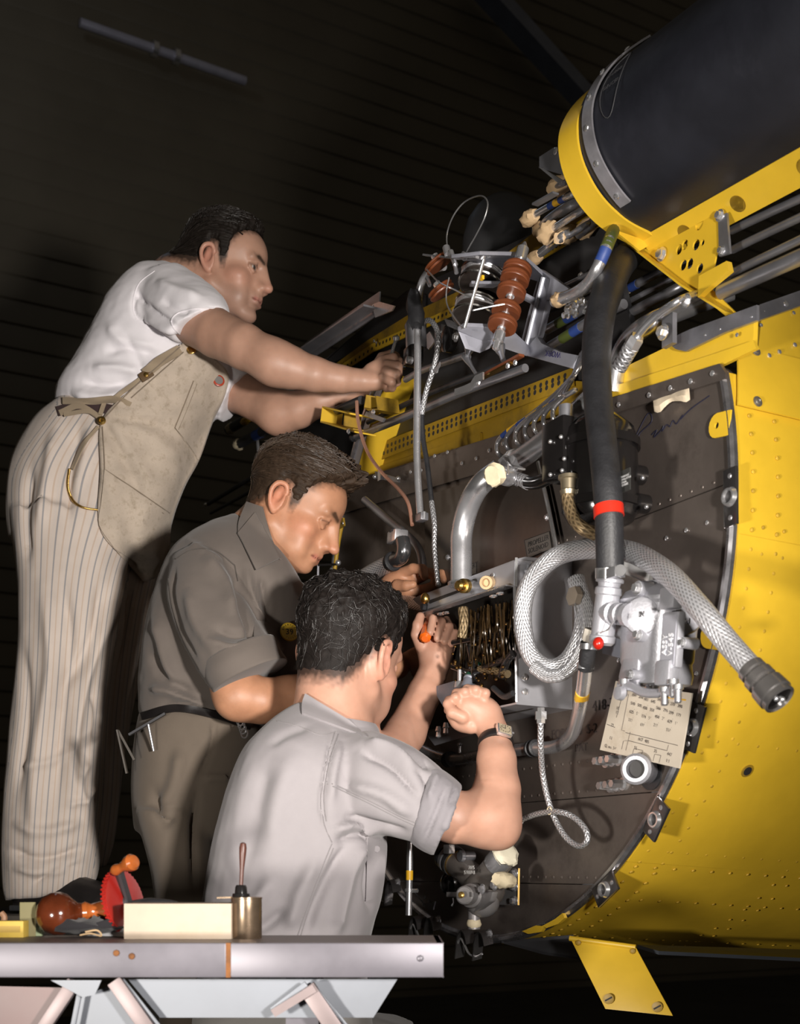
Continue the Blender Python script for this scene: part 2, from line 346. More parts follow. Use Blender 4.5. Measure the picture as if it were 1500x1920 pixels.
# riveted angle strip under the top edge of the firewall, with screws
part(M().prism([FW(x, y, .002) for x, y in ((1150, 748), (1355, 683), (1366, 700), (1366, 712), (1150, 778))], .006, NAX), 'angle_strip', STEEL, nac)
part(M().prism([FW(x, y, .002) for x, y in ((640, 938), (1000, 838), (1000, 860), (640, 965))], .006, NAX), 'angle_strip', STEEL, nac)
sc = proto(M().lathe((0, 0, 0), (0, 0, 1), [(0, 1), (.35, .95), (.6, .6), (.62, .1)], 12), 'screw', ALUB)
for x, y in ((1160, 759), (1217, 741), (1257, 728), (1295, 715), (1336, 700), (866, 869), (893, 860), (917, 845), (943, 832), (815, 855), (839, 848), (770, 885), (790, 882), (800, 862)):
    inst(sc, nac, FW(x, y, .009), NAX, sc=.0042)
for x, y in ((1287, 994), (1326, 980), (1250, 1009), (1160, 1238), (1292, 1259), (1306, 1263)): inst(sc, nac, FW(x, y, .001), NAX, sc=.0035).data = sc.data
# skin rivets: a row behind the rim and rows along the seams
m = M()
for s0 in (.030, .075):
    for a in np.radians(np.arange(math.degrees(PHT) - 3, -118, -2.3)): m.rivet(SK(a, s0, .0016), SKN(a), .0034)
for a, lst in ((PH1 - .03, (.05, 1.1)), (PH1 + .025, (.05, 1.1)), (PH2 - .03, (.03, 1.2)), (PH2 + .03, (.03, 1.2)), (SKP(1380, 1392)[0], (.05, 1.1)), (math.radians(-75), (.05, 1.2)), (math.radians(-60), (.1, .7))):
    for s0 in np.arange(lst[0], lst[1], .038): m.rivet(SK(a, s0, .0016), SKN(a), .0030)
for s0 in (.33, .36):
    for a in np.arange(PH1, math.radians(-80), -.06): m.rivet(SK(a, s0, .0016), SKN(a), .0030)
part(m, 'skin_rivets', mat('worn_rivets', (.50, .31, .025), .5, 0, var=.35, vs=60), nac, kind='stuff')
# hole with bruises
a, s0 = SKP(1400, 1441); m = M(); p = SK(a, s0, .003)
part(M().lathe(p, SKN(a), [(0, .0105), (.001, .0105), (.0012, .007)], 18), 'hole_ring', YELD, nac)
part(M().lathe(p + SKN(a) * .0012, SKN(a), [(0, .0072), (.0004, .0072)], 18), 'hole', INK, nac)
# curved fairing panel at the top right with screws
a0, s0 = SKP(1378, 766); AF1, SF1 = SKP(1412, 662)
def fair(u, v): # u along the axis, v round the nacelle
    return SK(a0 + (AF1 - a0) * v, (.006 + (SF1 - .006) * v * .35) * (1 - u) + u * .95, .008)
part(M().grid([[fair(u, v) for u in np.linspace(0, 1, 16)] for v in np.linspace(1, 0, 20)], .003), 'fairing_panel', YEL, nac)
bs = proto(M().lathe((0, 0, 0), (0, 0, 1), [(0, 1.5), (.2, 1.5), (.25, 1.0), (.6, .9), (.7, .5), (.45, .35)], 14), 'screw', mat('dull_screw', (.34, .32, .28), .4, .8))
for u, v in ((.035, .93), (.035, .10), (.16, .08), (.30, .06), (.16, .95), (.45, .05)):
    p = fair(u, v); inst(bs, nac, p + SKN(a0 + (AF1 - a0) * v) * .001, SKN(a0 + (AF1 - a0) * v), sc=.0052)
m = M(); cq = [fair(.36 + .075 * math.cos(t), .45 + .13 * math.sin(t)) + SKN(a0 + .1) * .001 for t in np.linspace(0, 6.0, 30)]
part(m.tube(cq, .0008, 5), 'crayon_ring', mat('red_crayon', (.35, .05, .01), .7), nac)
# rim latches: bent plates with a bulging hole
def latch(px, py, ang, w=.022, h=.042):
    c = FW(px, py, .012); x = LAX * math.cos(ang) + ZAX * math.sin(ang); y = -LAX * math.sin(ang) + ZAX * math.cos(ang)
    o = part(M().box(c, w, h, .0025, x, y, NAX), 'latch_plate', mat('latch_steel', (.20, .19, .19), .25, .9), nac, bevel=.0015)
    x2 = nrm(-x + AAX * 1.2); part(M().box(c - x * (w + .009) + AAX * .010, .014, h, .002, x2, y, np.cross(x2, y)), 'latch_lip', MATS['latch_steel'], o, bevel=.001)
    part(M().lathe(c + NAX * .002, NAX, [(0, .014), (.006, .0115), (.0062, .009), (-.001, .0085)], 20), 'latch_boss', ALUB, o)
    part(M().lathe(c + NAX * .0022, NAX, [(0, .0085), (.0008, .0083)], 16), 'latch_hole', INK, o)
    for k in (-1, 1): part(M().rivet(c + y * h * .72 * k + NAX * .0025, NAX, .004), 'rivet', ALU, o)
latch(1371, 932, .02, .012, .040); latch(1300, 1364, -.36, .016, .034); latch(1231, 1537, -.62, .016, .030); latch(1136, 1668, -1.02, .016, .030)
# yellow lugs behind the rim
for px, py, ang, s in ((1352, 797, 3.0, 1), (1338, 1192, 2.9, 1.1)):
    c = FW(px, py, .004); x = LAX * math.cos(ang) + ZAX * math.sin(ang); y = np.cross(NAX, x)
    pts = [c - x * .02 * s + y * .017 * s, c - x * .02 * s - y * .017 * s] + [c + x * (.006 + .016 * math.cos(t)) * s + y * .017 * math.sin(t) * s for t in np.linspace(-1.5, 1.5, 9)]
    part(M().plate(pts, [(c + x * .006 * s, .0045)], .003, NAX), 'lug', YEL, nac)
for pl in (((984, 1746), (1010, 1735), (1026, 1737), (1020, 1747), (996, 1751)), ((1022, 1736), (1046, 1723), (1060, 1712), (1064, 1721), (1052, 1732), (1030, 1740))):
    part(M().prism([FW(x, y, .006) for x, y in pl], .006, NAX), 'lug', YEL, nac)
# bottom clip hooks on the rim
for k, (px, py) in enumerate(((812, 1738), (905, 1765), (738, 1668))):
    c = FW(px, py, .004); g = .0022
    for u, n_ in ((-.028, 'hook'), (.034, 'hook')):
        pts = [c + LAX * (u + .020 * math.cos(t)) + ZAX * (-.012 + .036 * math.sin(t)) + NAX * .01 for t in np.linspace(.3, math.pi, 8)] + [c + LAX * (u - .020) - ZAX * .03 + NAX * .012]
        G = [[q - NAX * .0, q + NAX * .020 - ZAX * .004] for q in pts]; part(M().grid(G, .003), n_, mat('latch_steel', (.20, .19, .19), .25, .9), nac)
    part(M().tube([c + LAX * u + ZAX * v + NAX * .026 for u, v in ((-.05, -.01), (-.035, .004), (-.02, -.008), (-.005, -.022), (.02, -.026), (.04, -.020))], .0022, 6, smooth=4), 'clip_wire', ALUB, nac)
    part(M().bolt(c + LAX * .044 + ZAX * .016 + NAX * .012, NAX, .006), 'bolt', ALU, nac)
# hinged drain door hanging below
hA, hB = P(1068, 1757, 2.10), P(1192, 1776, 2.06); dn = P(1262, 1905, 2.00) - hB
DOOR = [hA, hB, hB + dn, hA + dn * .99 + (P(1135, 1893, 2.04) - (hA + dn * .99)) * .9]
do = part(M().prism(DOOR, .004, (.3, 1, 0)), 'drain_door', YEL, nac, bevel=.001)
part(M().tube([hA - ZAX * .002, hB + ZAX * .0], .0045, 10), 'hinge', YEL, do)
for u, v in ((.12, .90), (.83, .90)):
    p = hA + (hB - hA) * u + dn * v + np.array([-.3, -1, 0]) * .002
    part(M().lathe(p, (-.3, -1, 0), [(0, .0085), (.0015, .0085), (.002, .006)], 16), 'fastener', YELD, do)
    part(M().box(p + np.array([-.3, -1, 0]) * .0026, .006, .001, .0012, nrm((1, -.3, .6)), (.3, 1, 0), nrm((-.6, 0, 1))), 'slot', INK, do)
for u in (.1, .92): part(M().rivet(hA + (hB - hA) * u + dn * .07 + np.array([-.3, -1, 0]) * .002, (-.3, -1, 0), .005), 'rivet', YELD, do)
m = M().prism([P(940, 1768, 2.28), P(1075, 1757, 2.20), P(1090, 1800, 2.2), P(1020, 1790, 2.25)], .004, (0, 0, 1)); part(m, 'door_sill', DARKM, nac)
m = M().prism([P(1195, 1778, 2.14), P(1700, 1792, 2.4), P(1700, 1812, 2.3), P(1235, 1790, 2.1)], .006, (0, 0, 1)); part(m, 'lower_frame', mat('blue_grey_paint', (.035, .04, .05), .5), nac)
# ------------------------------------------------------------------ wing leading edge with its de-icer boot
RIBP = [(1330, 40), (1235, 78), (1160, 118), (1108, 158), (1078, 200), (1066, 250), (1076, 312), (1108, 372), (1152, 420), (1212, 452)]
rib3 = catmull([RB(x, y) for x, y in RIBP], 6)
wg = root('wing_leading_edge', 'dark rubber-covered wing leading edge with yellow end rib above the nacelle', 'wing', rib3.mean(0))
WAX = nrm(LAX + ZAX * -.075); WL_ = 1.15
def wing_sheet(pts, s0, s1, n=20): return [[p + WAX * s for s in np.linspace(s0, s1, n)] for p in pts]
cen = RB(1250, 300)
def shrink(pts, k): return [p + nrm(cen - p) * k for p in pts]
part(M().grid(wing_sheet(rib3, .022, WL_), .004), 'deicer_boot', BOOT, wg, label='black rubber de-icer boot')
# yellow end rib flange seen round the nose, proud of the boot
ribw = catmull([RB(x, y) for x, y in ((1235, 72), (1155, 112), (1098, 156), (1064, 200), (1050, 250), (1060, 315), (1094, 382), (1143, 432), (1208, 470))], 6)
G = [[p - WAX * .035 * 0, p + WAX * .034] for p in ribw]
part(M().grid([[p - WAX * .022, p + WAX * .026] for p in shrink(ribw, .012)], .004), 'rib_flange', YEL, wg)
part(M().grid([[p - WAX * .018, p + nrm(cen - p) * .03 - WAX * .018] for p in shrink(ribw, .012)], .003), 'rib_web', YEL, wg)
# metal strap
st = [p + nrm(p - cen) * .006 for p in rib3[11:47]]
so = part(M().grid([[p + WAX * .042, p + WAX * .066] for p in st], .003), 'metal_strap', mat('strap', (.40, .39, .42), .34, .6, var=.3, vs=16), wg)
for i in range(3, len(st) - 1, 6): part(M().rivet(st[i] + nrm(st[i] - cen) * .001 + WAX * .054, st[i] - cen, .005), 'rivet', ALUB, so)
# lower yellow flange strip with countersunk holes
e = rib3[-1]; b0 = RB(1205, 455); b1 = b0 + WAX * WL_
FN = nrm(np.cross(WAX, RB(1250, 500) - RB(1205, 440)));  FN = FN if FN[1] < 0 else -FN
sd = nrm(np.cross(FN, WAX)); sd = sd if sd[2] < 0 else -sd
hl = [(b0 + WAX * s + sd * .018, .0075) for s in (.085, .20, .33, .46, .60, .75)]
fl = part(M().plate([b0 - sd * .008, b1 - sd * .008, b1 + sd * .040, b0 + sd * .040], hl, .003, -FN), 'lower_flange', YEL, wg)
for c, r in hl: part(M().lathe(c + FN * .0005, -FN, [(0, r * 1.7), (.001, r * 1.6), (.006, r), (.012, r), (.012, r * 1.4), (.0, r * 1.75)], 16), 'hole_rim', YELD, fl)
part(M().prism([RB(x, y, .004) for x, y in ((1150, 430), (1215, 452), (1232, 452), (1200, 470))], .004, -LAX), 'corner_tab', YEL, wg)
# round maker's mark on the boot
mc = [p + WAX * .10 + nrm(p - cen) * .002 for p in rib3[18:34]]
m = M(); ci = []
for t in np.linspace(0, 2 * math.pi, 28):
    i = 7.5 + 7 * math.sin(t); k = int(i); p = mc[k] + (mc[min(k + 1, len(mc) - 1)] - mc[k]) * (i - k); ci.append(p + WAX * (.022 * math.cos(t)))
part(m.tube(ci, .0007, 5), 'printed_ring', mat('faint_print', (.055, .055, .06), .6), wg)
for k, s in ((5, 'RUBBER'), (8, 'DE-ICER')):
    text(s, 'printed_words', mc[k] + WAX * .0, WAX, mc[k - 2] - mc[k + 2], .010, MATS['faint_print'], wg, ext=.0001)
# scuffed chalk line on the boot
m = M().tube([rib3[20] + WAX * s + nrm(rib3[20] - cen) * (.001) for s in (.36, .50, .7)], .0022, 6); part(m, 'chalk_line', mat('chalk', (.12, .11, .12), .8), wg)
# triangular yellow gusset with lightening holes
gp = [(1215, 462), (1350, 398), (1352, 430), (1338, 500), (1322, 530), (1378, 585), (1360, 592), (1270, 520), (1150, 432)]
go = part(M().plate([FW(x, y, -.06) for x, y in gp], [(FW(x, y, -.06), r) for x, y, r in ((1273, 468, .0075), (1284, 459, .0075), (1305, 459, .0080), (1317, 455, .0045), (1281, 497, .0080), (1293, 494, .0080), (1312, 503, .0075), (1311, 420, .009))], .003, AAX), 'gusset', YEL, wg)
part(M().grid([[FW(x, y, -.058), FW(x, y, -.058) + NAX * .016] for x, y in ((1130, 405), (1200, 470), (1290, 540), (1374, 592))], .003), 'gusset_flange', YEL, wg)
part(M().prism([FW(x, y, -.05) for x, y in ((1320, 520), (1372, 492), (1376, 510), (1330, 548), (1318, 560))], .01, NAX), 'gusset_clip', YEL, wg)
bt = proto(M().bolt((0, 0, 0), (0, 0, 1), 1.0), 'bolt', ALUB)
for x, y, s in ((1241, 477, .0075), (1325, 538, .006), (1350, 404, .006), (1353, 470, .005)): inst(bt, wg, FW(x, y, -.056), NAX, sc=s)
# mounting plate behind the gusset
part(M().prism([FW(x, y, -.06) for x, y in ((1350, 410), (1366, 400), (1372, 476), (1352, 482))], .004, NAX), 'backing_strap', ALUD, wg)
# ------------------------------------------------------------------ pipes and tubes
def rad(rp, p): return rp * p[1] / FPX
def pipe(name, label, pts, rp, material, bands=(), group=None, n=12, smooth=8, cat='pipe', wraps=(), seq=FW, uvs=1.0, cap=True):
    p3 = [seq(*q) for q in pts]; r = rad(rp, np.mean(p3, 0)); path = catmull(p3, smooth)
    v = path; rt = root(name, label, cat, (v[:, 0].mean(), v[:, 1].mean(), v[:, 2].min() - r), group)
    part(M().tube(path, r, n, uvs=uvs, cap=cap), 'tube', material, rt)
    k = len(path) - 1
    def seg(t0, t1):
        t = np.linspace(t0, t1, 5) * k; return np.array([path[min(int(i), k - 1)] + (path[min(int(i), k - 1) + 1] - path[min(int(i), k - 1)]) * (i - min(int(i), k - 1)) for i in t])
    for t0, t1, bm_ in bands: part(M().tube(seg(t0, t1), r * 1.06, n), 'band', bm_, rt)
    for t0, t1, s, wm in wraps:
        sg = seg(t0, t1); part(wrap(sg[0], sg[-1], r * s), 'paper_wrap' if wm is PAPER else 'wrap', wm, rt)
    return rt
def wrap(a, b, r, n=14, k=7, amp=.16):
    a, b = np.asarray(a, float), np.asarray(b, float); x, y, z = frame(b - a); L = np.linalg.norm(b - a); m = M(); vs = []
    for i in range(k):
        t = i / (k - 1); rr = r * (.62 + .45 * math.sin(math.pi * min(1, t * .8 + .12)))
        for j in range(n):
            q = 2 * math.pi * j / n; w = rr * (1 + random.uniform(-amp, amp)); vs.append(a + z * (L * t + random.uniform(-.06, .06) * L) + (x * math.cos(q) + y * math.sin(q)) * w)
    return m.add(vs, [(i * n + j, i * n + (j + 1) % n, (i + 1) * n + (j + 1) % n, (i + 1) * n + j) for i in range(k - 1) for j in range(n)] + [tuple(range(n))[::-1], tuple(range((k - 1) * n, k * n))])
# ------------------------------------------------------------------ wing spar behind: dark web, yellow perforated angles
spar = root('wing_spar', 'dark wing spar web edged with yellow perforated angle strips', 'spar', FW(860, 900, -.05))
SPD = mat('spar_web', (.045, .044, .046), .5, .4, var=.25, vs=8)
part(M().prism([FW(x, y, -.10) for x, y in ((500, 940), (600, 690), (770, 548), (880, 500), (1140, 380), (1200, 640), (1150, 745), (1000, 850), (640, 950))], .012, NAX), 'web', SPD, spar)
part(M().prism([FW(x, y, -.085) for x, y in ((735, 572), (768, 547), (800, 553), (798, 640), (700, 650), (600, 690))], .004, NAX), 'web_doubler', SPD, spar)
def perf(poly, rows, name, material, off, hr, ph=None):
    holes = []
    for (xa, ya), (xb, yb), n in rows:
        a, b = FW(xa, ya, off), FW(xb, yb, off); holes += [(a + (b - a) * t, hr) for t in np.linspace(0, 1, n)]
    o = part(M().prism([FW(x, y, off) for x, y in poly], .003, NAX), name, material, spar); q = M()
    for c, r in holes: q.lathe(c + NAX * .0028, NAX, [(0, r * 1.1), (.0006, r * 1.1), (.0007, r * .9)], 8)
    part(q, 'dark_hole_discs', SPD, o, kind='stuff'); return o  # dark discs on the solid strip stand in for shaded holes
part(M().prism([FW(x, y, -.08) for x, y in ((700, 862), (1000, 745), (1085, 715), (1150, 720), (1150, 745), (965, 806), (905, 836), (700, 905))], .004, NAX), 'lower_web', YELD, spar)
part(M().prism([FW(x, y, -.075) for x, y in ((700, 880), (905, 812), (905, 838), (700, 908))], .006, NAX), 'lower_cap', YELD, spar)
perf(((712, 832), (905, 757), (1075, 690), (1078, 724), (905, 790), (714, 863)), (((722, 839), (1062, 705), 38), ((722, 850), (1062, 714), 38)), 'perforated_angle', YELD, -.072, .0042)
part(M().prism([FW(x, y, -.08) for x, y in ((600, 706), (690, 640), (770, 590), (860, 548), (1000, 440), (1130, 372), (1140, 405), (1000, 490), (860, 582), (700, 655), (605, 722))], .004, NAX), 'upper_web', YELD, spar)
perf(((610, 706), (700, 645), (860, 572), (1000, 482), (1140, 402), (1143, 414), (1002, 496), (862, 586), (702, 660), (612, 720)), (((618, 710), (700, 654), 12), ((708, 648), (855, 582), 22), ((866, 574), (996, 492), 20), ((1008, 484), (1136, 411), 20)), 'perforated_angle', YEL, -.072, .0034)
rvp = proto(M().lathe((0, 0, 0), (0, 0, 1), [(0, 1), (.4, .95), (.8, .5)], 10), 'bolt', ALUB)
for x, y, s in ((701, 808, 5), (712, 820, 4), (711, 841, 5), (698, 838, 4), (701, 868, 4), (690, 872, 4), (1045, 525, 3), (1057, 455, 3), (1082, 436, 3), (1060, 414, 3), (702, 640, 3), (706, 643, 2.5), (1090, 517, 7), (720, 797, 3), (703, 900, 3), (694, 917, 3)):
    p = FW(x, y, -.06); inst(rvp, spar, p, NAX, sc=rad(s, p))
# dark lens-shaped fairing behind the pulleys
m = M(); c = FW(945, 470, -.20); m.ell(c, (.085, .09, .115), LAX, NAX, ZAX); thing(m, 'dark_fairing', mat('fairing_grey', (.03, .03, .032), .5, .1), 'dark grey rounded fairing behind the pulley bracket', 'fairing')
# long perforated angle bar on the left
rt = root('drilled_angle_bar', 'long grey drilled angle bar above the bare forearm', 'bar', FW(655, 660, .05))
A, B = FW(572, 662, .05), FW(712, 568, .05)
part(M().bar(A, B, .045, .003, NAX), 'flange', ALUD, rt); part(M().bar(A + NAX * .022 - ZAX * .012, B + NAX * .022 - ZAX * .012, .004, .030, NAX), 'web', ALUD, rt)
part(M().prism([FW(x, y, .055) for x, y in ((700, 572), (713, 566), (742, 574), (737, 583), (706, 596))], .003, NAX), 'end_plate', ALU, rt)
for i in range(16):
    t = .06 + i * .06; p = A + (B - A) * t + ZAX * random.uniform(-.008, .008) + NAX * .006; inst(rvp, rt, p, NAX, sc=.0042)
# tubes running along the wing on the left
pipe('wing_tube', 'long grey wing tube ending beside the copper wire', [(660, 822, .05), (760, 782, .05), (860, 738, .05), (985, 690, .05)], 7, ALUD, wraps=((0, .03, 1.2, DARKM),))
pipe('wing_tube', 'short dark wing tube joined to the pulley bracket fitting', [(760, 712, .03), (793, 694, .03), (873, 666, .05)], 6, ALUD)
pipe('wing_tube', 'dark wing tube running just under the bracket drums', [(690, 792, .02), (800, 740, .02), (960, 676, .02)], 5, DARKM)
pipe('wing_tube', 'stubby dark tube inside the yellow U bracket', [(632, 770, .07), (655, 760, .07), (678, 750, .07)], 8, DARKM)
pipe('wing_tube', 'dark tube below the olive clip bracket', [(700, 800, .0), (800, 760, .0), (900, 716, .0)], 4, ALUD)
# yellow U bracket and olive clip bracket
rt = root('u_bracket', 'yellow sheet-metal U bracket left of the copper wire', 'bracket', FW(635, 815, .08))
def sheet(m, pts, off, depth): 
    G = [[FW(x, y, off), FW(x, y, off) + AAX * depth] for x, y in pts]; return m.grid(G, .003)
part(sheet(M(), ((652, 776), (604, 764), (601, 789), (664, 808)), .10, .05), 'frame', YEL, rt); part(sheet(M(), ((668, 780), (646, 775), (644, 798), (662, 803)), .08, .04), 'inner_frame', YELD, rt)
inst(rvp, rt, FW(655, 809, .10), NAX, sc=.006)
rt = root('clip_bracket', 'olive drab clip bracket right of the copper wire', 'bracket', FW(705, 785, .06))
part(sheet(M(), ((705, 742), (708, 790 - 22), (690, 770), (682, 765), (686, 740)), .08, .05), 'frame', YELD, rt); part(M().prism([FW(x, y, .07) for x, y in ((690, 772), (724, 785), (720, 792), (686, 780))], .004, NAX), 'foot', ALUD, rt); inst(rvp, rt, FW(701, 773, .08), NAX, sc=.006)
# far-left taped tubes and fixing rod
for i, (a, b, lb) in enumerate((((428, 806), (520, 752), 'dark tube with taped yellow end left of the elbow, upper one'), ((442, 836), (530, 790), 'dark tube with taped end left of the elbow, lower one'))):
    pipe('taped_tube', lb, [(a[0], a[1], .02), ((a[0] + b[0]) / 2, (a[1] + b[1]) / 2, .02), (b[0], b[1], .02)], 9, DARKM, bands=((.42, .55, BLUE),), wraps=((0, .14, 1.1, TAPE),), group='taped tubes beside the elbow')
part(wrap(FW(455, 792, .04), FW(468, 785, .04), .009), 'tape', BYEL, root('tape_flag', 'yellow taped stub above the dark tubes', 'tape', FW(460, 795, .04)))
pipe('fixing_rod', 'thin bright rod hanging behind the dark-haired neck', [(482, 820, 0), (486, 860, 0), (489, 902, 0)], 3, ALU, cat='rod')
rt = root('hinge_strap', 'small bolted strap left of the combed hair', 'bracket', FW(484, 930, 0)); part(M().prism([FW(x, y, .0) for x, y in ((480, 890), (488, 890), (491, 928), (484, 930))], .006, NAX), 'strap', ALU, rt)
for y in (893, 925): inst(rvp, rt, FW(481, y, .01), NAX, sc=.006)
pipe('strut', 'thin dark strut sloping behind the shoulder', [(390, 945, 0), (440, 915, 0), (490, 885, 0)], 4, DARKM, cat='rod')
pipe('strut', 'dark strut crossing below the hair on the left', [(395, 962, -.1), (440, 938, -.1), (500, 905, -.1)], 3, DARKM, cat='rod')
inst(rvp, nac, FW(386, 946, .01), NAX, sc=.006)
# vertical conduit with taped sleeve
rt = pipe('vertical_conduit', 'bright vertical conduit with taped black sleeve left of the pulleys', [(832, 500, .12), (806, 508, .12), (789, 535, .12), (784, 580, .12), (783, 700, .12), (782, 860, .12), (788, 968, .12)], 7, mat('duct_alu', (.66, .66, .69), .28, .8, var=.12, vs=16), cat='conduit')
part(wrap(FW(782, 612, .13), FW(775, 548, .13), .014), 'black_sleeve', RUBBER, rt)
part(M().box(FW(791, 970, .12), .011, .008, .007, LAX, NAX, ZAX), 'end_fitting', ALUD, rt, bevel=.002)
for k in (-1, 1): part(M().cyl(FW(791, 962, .12) + LAX * .008 * k, FW(791, 975, .12) + LAX * .008 * k, .004), 'prong', ALU, rt)
rt = pipe('braided_cable', 'thin braided cable looping beside the vertical conduit', [(788, 606, .11), (806, 601, .11), (819, 618, .11), (822, 645, .11), (813, 690, .11), (799, 735, .11), (791, 778, .11)], 5, BRAIDT, cat='cable', uvs=1)
part(M().tube([FW(x, y, .11) for x, y in ((791, 776), (793, 820), (801, 870), (808, 930), (809, 945))], rad(4.5, FW(800, 860)), 10, smooth=6), 'black_sheath', RUBBER, rt)
part(M().tube([FW(x, y, .11) for x, y in ((809, 940), (815, 985), (815, 1030), (822, 1098))], rad(4.5, FW(800, 860)), 10, smooth=6), 'lower_braid', BRAIDT, rt)
pipe('copper_tube', 'thin copper tube curving down beside the combed hair', [(669, 752, .12), (672, 792, .12), (688, 845, .12), (716, 886, .12), (748, 918, .12), (766, 945, .12), (773, 985, .12)], 3.4, COPPER, n=8)
# small motor beside the wrench
rt = root('actuator_motor', 'small dark cylindrical motor just right of the working hand', 'motor', FW(778, 680, .08))
part(M().lathe(FW(781, 656, .07), FW(779, 608, .07) - FW(781, 656, .07), [(0, .017), (.004, .020), (.042, .020), (.044, .021), (.048, .021), (.060, .014), (.064, .004)], 20), 'case', ALUD, rt)
part(M().box(FW(775, 668, .08), .016, .014, .016, LAX, NAX, ZAX), 'gearbox', BLACKP, rt, bevel=.003); part(M().lathe(FW(772, 676, .09), NAX, [(0, .007), (.01, .007), (.012, .004)], 10), 'terminal', ALU, rt)
rt = root('hose_clamp_block', 'small riveted clamp block behind the braided cable', 'bracket', FW(826, 650, .04))
part(M().box(FW(826, 635, .03), .013, .006, .022, LAX, NAX, ZAX), 'block', ALUD, rt, bevel=.001)
for k in (-1, 0, 1): part(M().rivet(FW(827, 635, .037) + ZAX * .013 * k, NAX, .004), 'rivet', ALU, rt)
part(M().prism([FW(x, y, .035) for x, y in ((790, 640), (808, 622), (818, 640), (806, 656))], .003, NAX), 'tab', ALU, rt)
rt = root('wing_nut', 'little wing nut on the braided cable', 'nut', FW(819, 697, .1)); part(M().hexa(FW(819, 694, .1), NAX, .007, .012), 'nut', ALU, rt)
for k in (-1, 1): part(M().prism([FW(819, 694, .11) + LAX * u * k + ZAX * v for u, v in ((0, -.004), (.014, .003), (.013, .010), (0, .004))], .002, NAX), 'wing', ALU, rt)
# ------------------------------------------------------------------ pulley bracket
pb = root('pulley_bracket', 'grey cast bracket carrying stacked brown cable pulleys', 'bracket', FW(960, 700, .0))
GC = mat('grey_bracket', (.36, .365, .42), .45, .25, var=.10, vs=18)
FO = .0
part(M().plate([FW(x, y, FO) for x, y in ((1000, 498), (1030, 510), (1085, 545), (1090, 700), (985, 668), (985, 640), (1006, 560))], [], .014, NAX), 'frame', GC, pb) if False else None
def bar_poly(pts, off, th, nm='frame_bar', mt=None): return part(M().prism([FW(x, y, off) for x, y in pts], th, NAX), nm, mt or GC, pb, bevel=.0015)
bar_poly(((1002, 500), (1024, 508), (1044, 524), (1036, 566), (1020, 632), (988, 668), (983, 660), (1004, 578), (1018, 530)), .0, .012)
bar_poly(((1024, 508), (1084, 548), (1078, 560), (1036, 566)), .0, .012)
bar_poly(((988, 640), (1017, 632), (1026, 646), (1062, 662), (1092, 668), (1085, 694), (985, 666)), .0, .012)
part(M().tube([FW(x, y, .014) for x, y in ((1019, 520), (1005, 575), (984, 660))], .0045, 8), 'frame_rib', mat('rib_edge', (.42, .43, .48), .4, .3), pb)
def plank(a, th=.006, nm='plate'): return part(M().prism([FW(*q) for q in a], th, ZAX), nm, GC, pb, bevel=.001)
plank(((846, 484, .20), (880, 490, .14), (972, 490, .05), (1016, 528, .01), (1018, 516, .01), (978, 480, .07), (900, 478, .20)))
plank(((880, 538, .16), (940, 541, .06), (1004, 575, .01), (1008, 566, .01), (945, 533, .08), (884, 532, .18)), .005)
plank(((858, 620, .20), (905, 640, .14), (988, 668, .01), (992, 655, .01), (950, 615, .10), (870, 612, .20)))
part(M().prism([FW(x, y, o) for x, y, o in ((864, 620, .19), (944, 620, .10), (926, 650, .10), (900, 662, .14), (878, 655, .17))], .006, NAX), 'gusset', GC, pb, bevel=.001)
SH0, SH1 = FW(981, 466, .10), FW(932, 646, .155); SAX = nrm(SH1 - SH0)
part(M().cyl(SH0, SH1, rad(6, SH0), n=14), 'shaft', ALUB, pb); part(M().lathe(SH0 - SAX * .004, SAX, [(-.008, .002), (0, .006), (.004, .0095), (.026, .0095)], 14), 'shaft_cap', ALU, pb); part(M().lathe(SH1 - SAX * .022, SAX, [(0, .009), (.016, .009), (.018, .006), (.030, .006), (.032, .003)], 14), 'shaft_nut', ALUB, pb)
part(M().cyl(FW(907, 486, .20), FW(871, 614, .20), rad(3.5, SH0), n=10), 'tie_rod', ALUB, pb)
def pulley(c, ax, r, h, mt, hub=True):
    o = part(M().lathe(c - ax * h / 2, ax, [(0, r * .8), (0, r * .96), (h * .12, r), (h * .30, r), (h * .5, r * .82), (h * .70, r), (h * .88, r), (h, r * .96), (h, r * .8)], 28), 'pulley', mt, pb)
    if hub: part(M().lathe(c - ax * h * .68, ax, [(0, r * .30), (h * 1.36, r * .30)], 14), 'hub', ALU, o)
    return o
def on_shaft(y): t = (y - 466) / (646 - 466); return SH0 + (SH1 - SH0) * t
for y in (508, 524, 549, 583, 609): pulley(on_shaft(y), SAX, .0235, .0115, BROWN)
DR = mat('drum_steel', (.52, .50, .47), .22, 1.0, var=.2, vs=20); DAX = SAX
def drum(px, py, off, rpx, h):
    c = FW(px, py, off); r = rad(rpx, c); o = part(M().lathe(c - DAX * h / 2, DAX, [(0, r * .3), (0, r), (h * .15, r), (h * .2, r * .93), (h * .8, r * .93), (h * .85, r), (h, r), (h, r * .3)], 36), 'cable_drum', mat('drum_dark', (.05, .04, .035), .3, .5), pb)
    for t in (.03, .90): part(M().tube([c + DAX * (h * (t - .46)) + (frame(DAX)[0] * math.cos(q) + frame(DAX)[1] * math.sin(q)) * r * 1.0 for q in np.linspace(0, 2 * math.pi, 37)], .0024, 6), 'drum_rim', DR, o)
    for k in range(2): part(M().tube([c + DAX * (h * (-.25 + .16 * k)) + (frame(DAX)[0] * math.cos(q) + frame(DAX)[1] * math.sin(q)) * r * .97 for q in np.linspace(0, 2 * math.pi, 37)], .002, 6), 'wound_cable', ALU, o)
drum(905, 525, .10, 42, .026); drum(893, 586, .10, 42, .028)
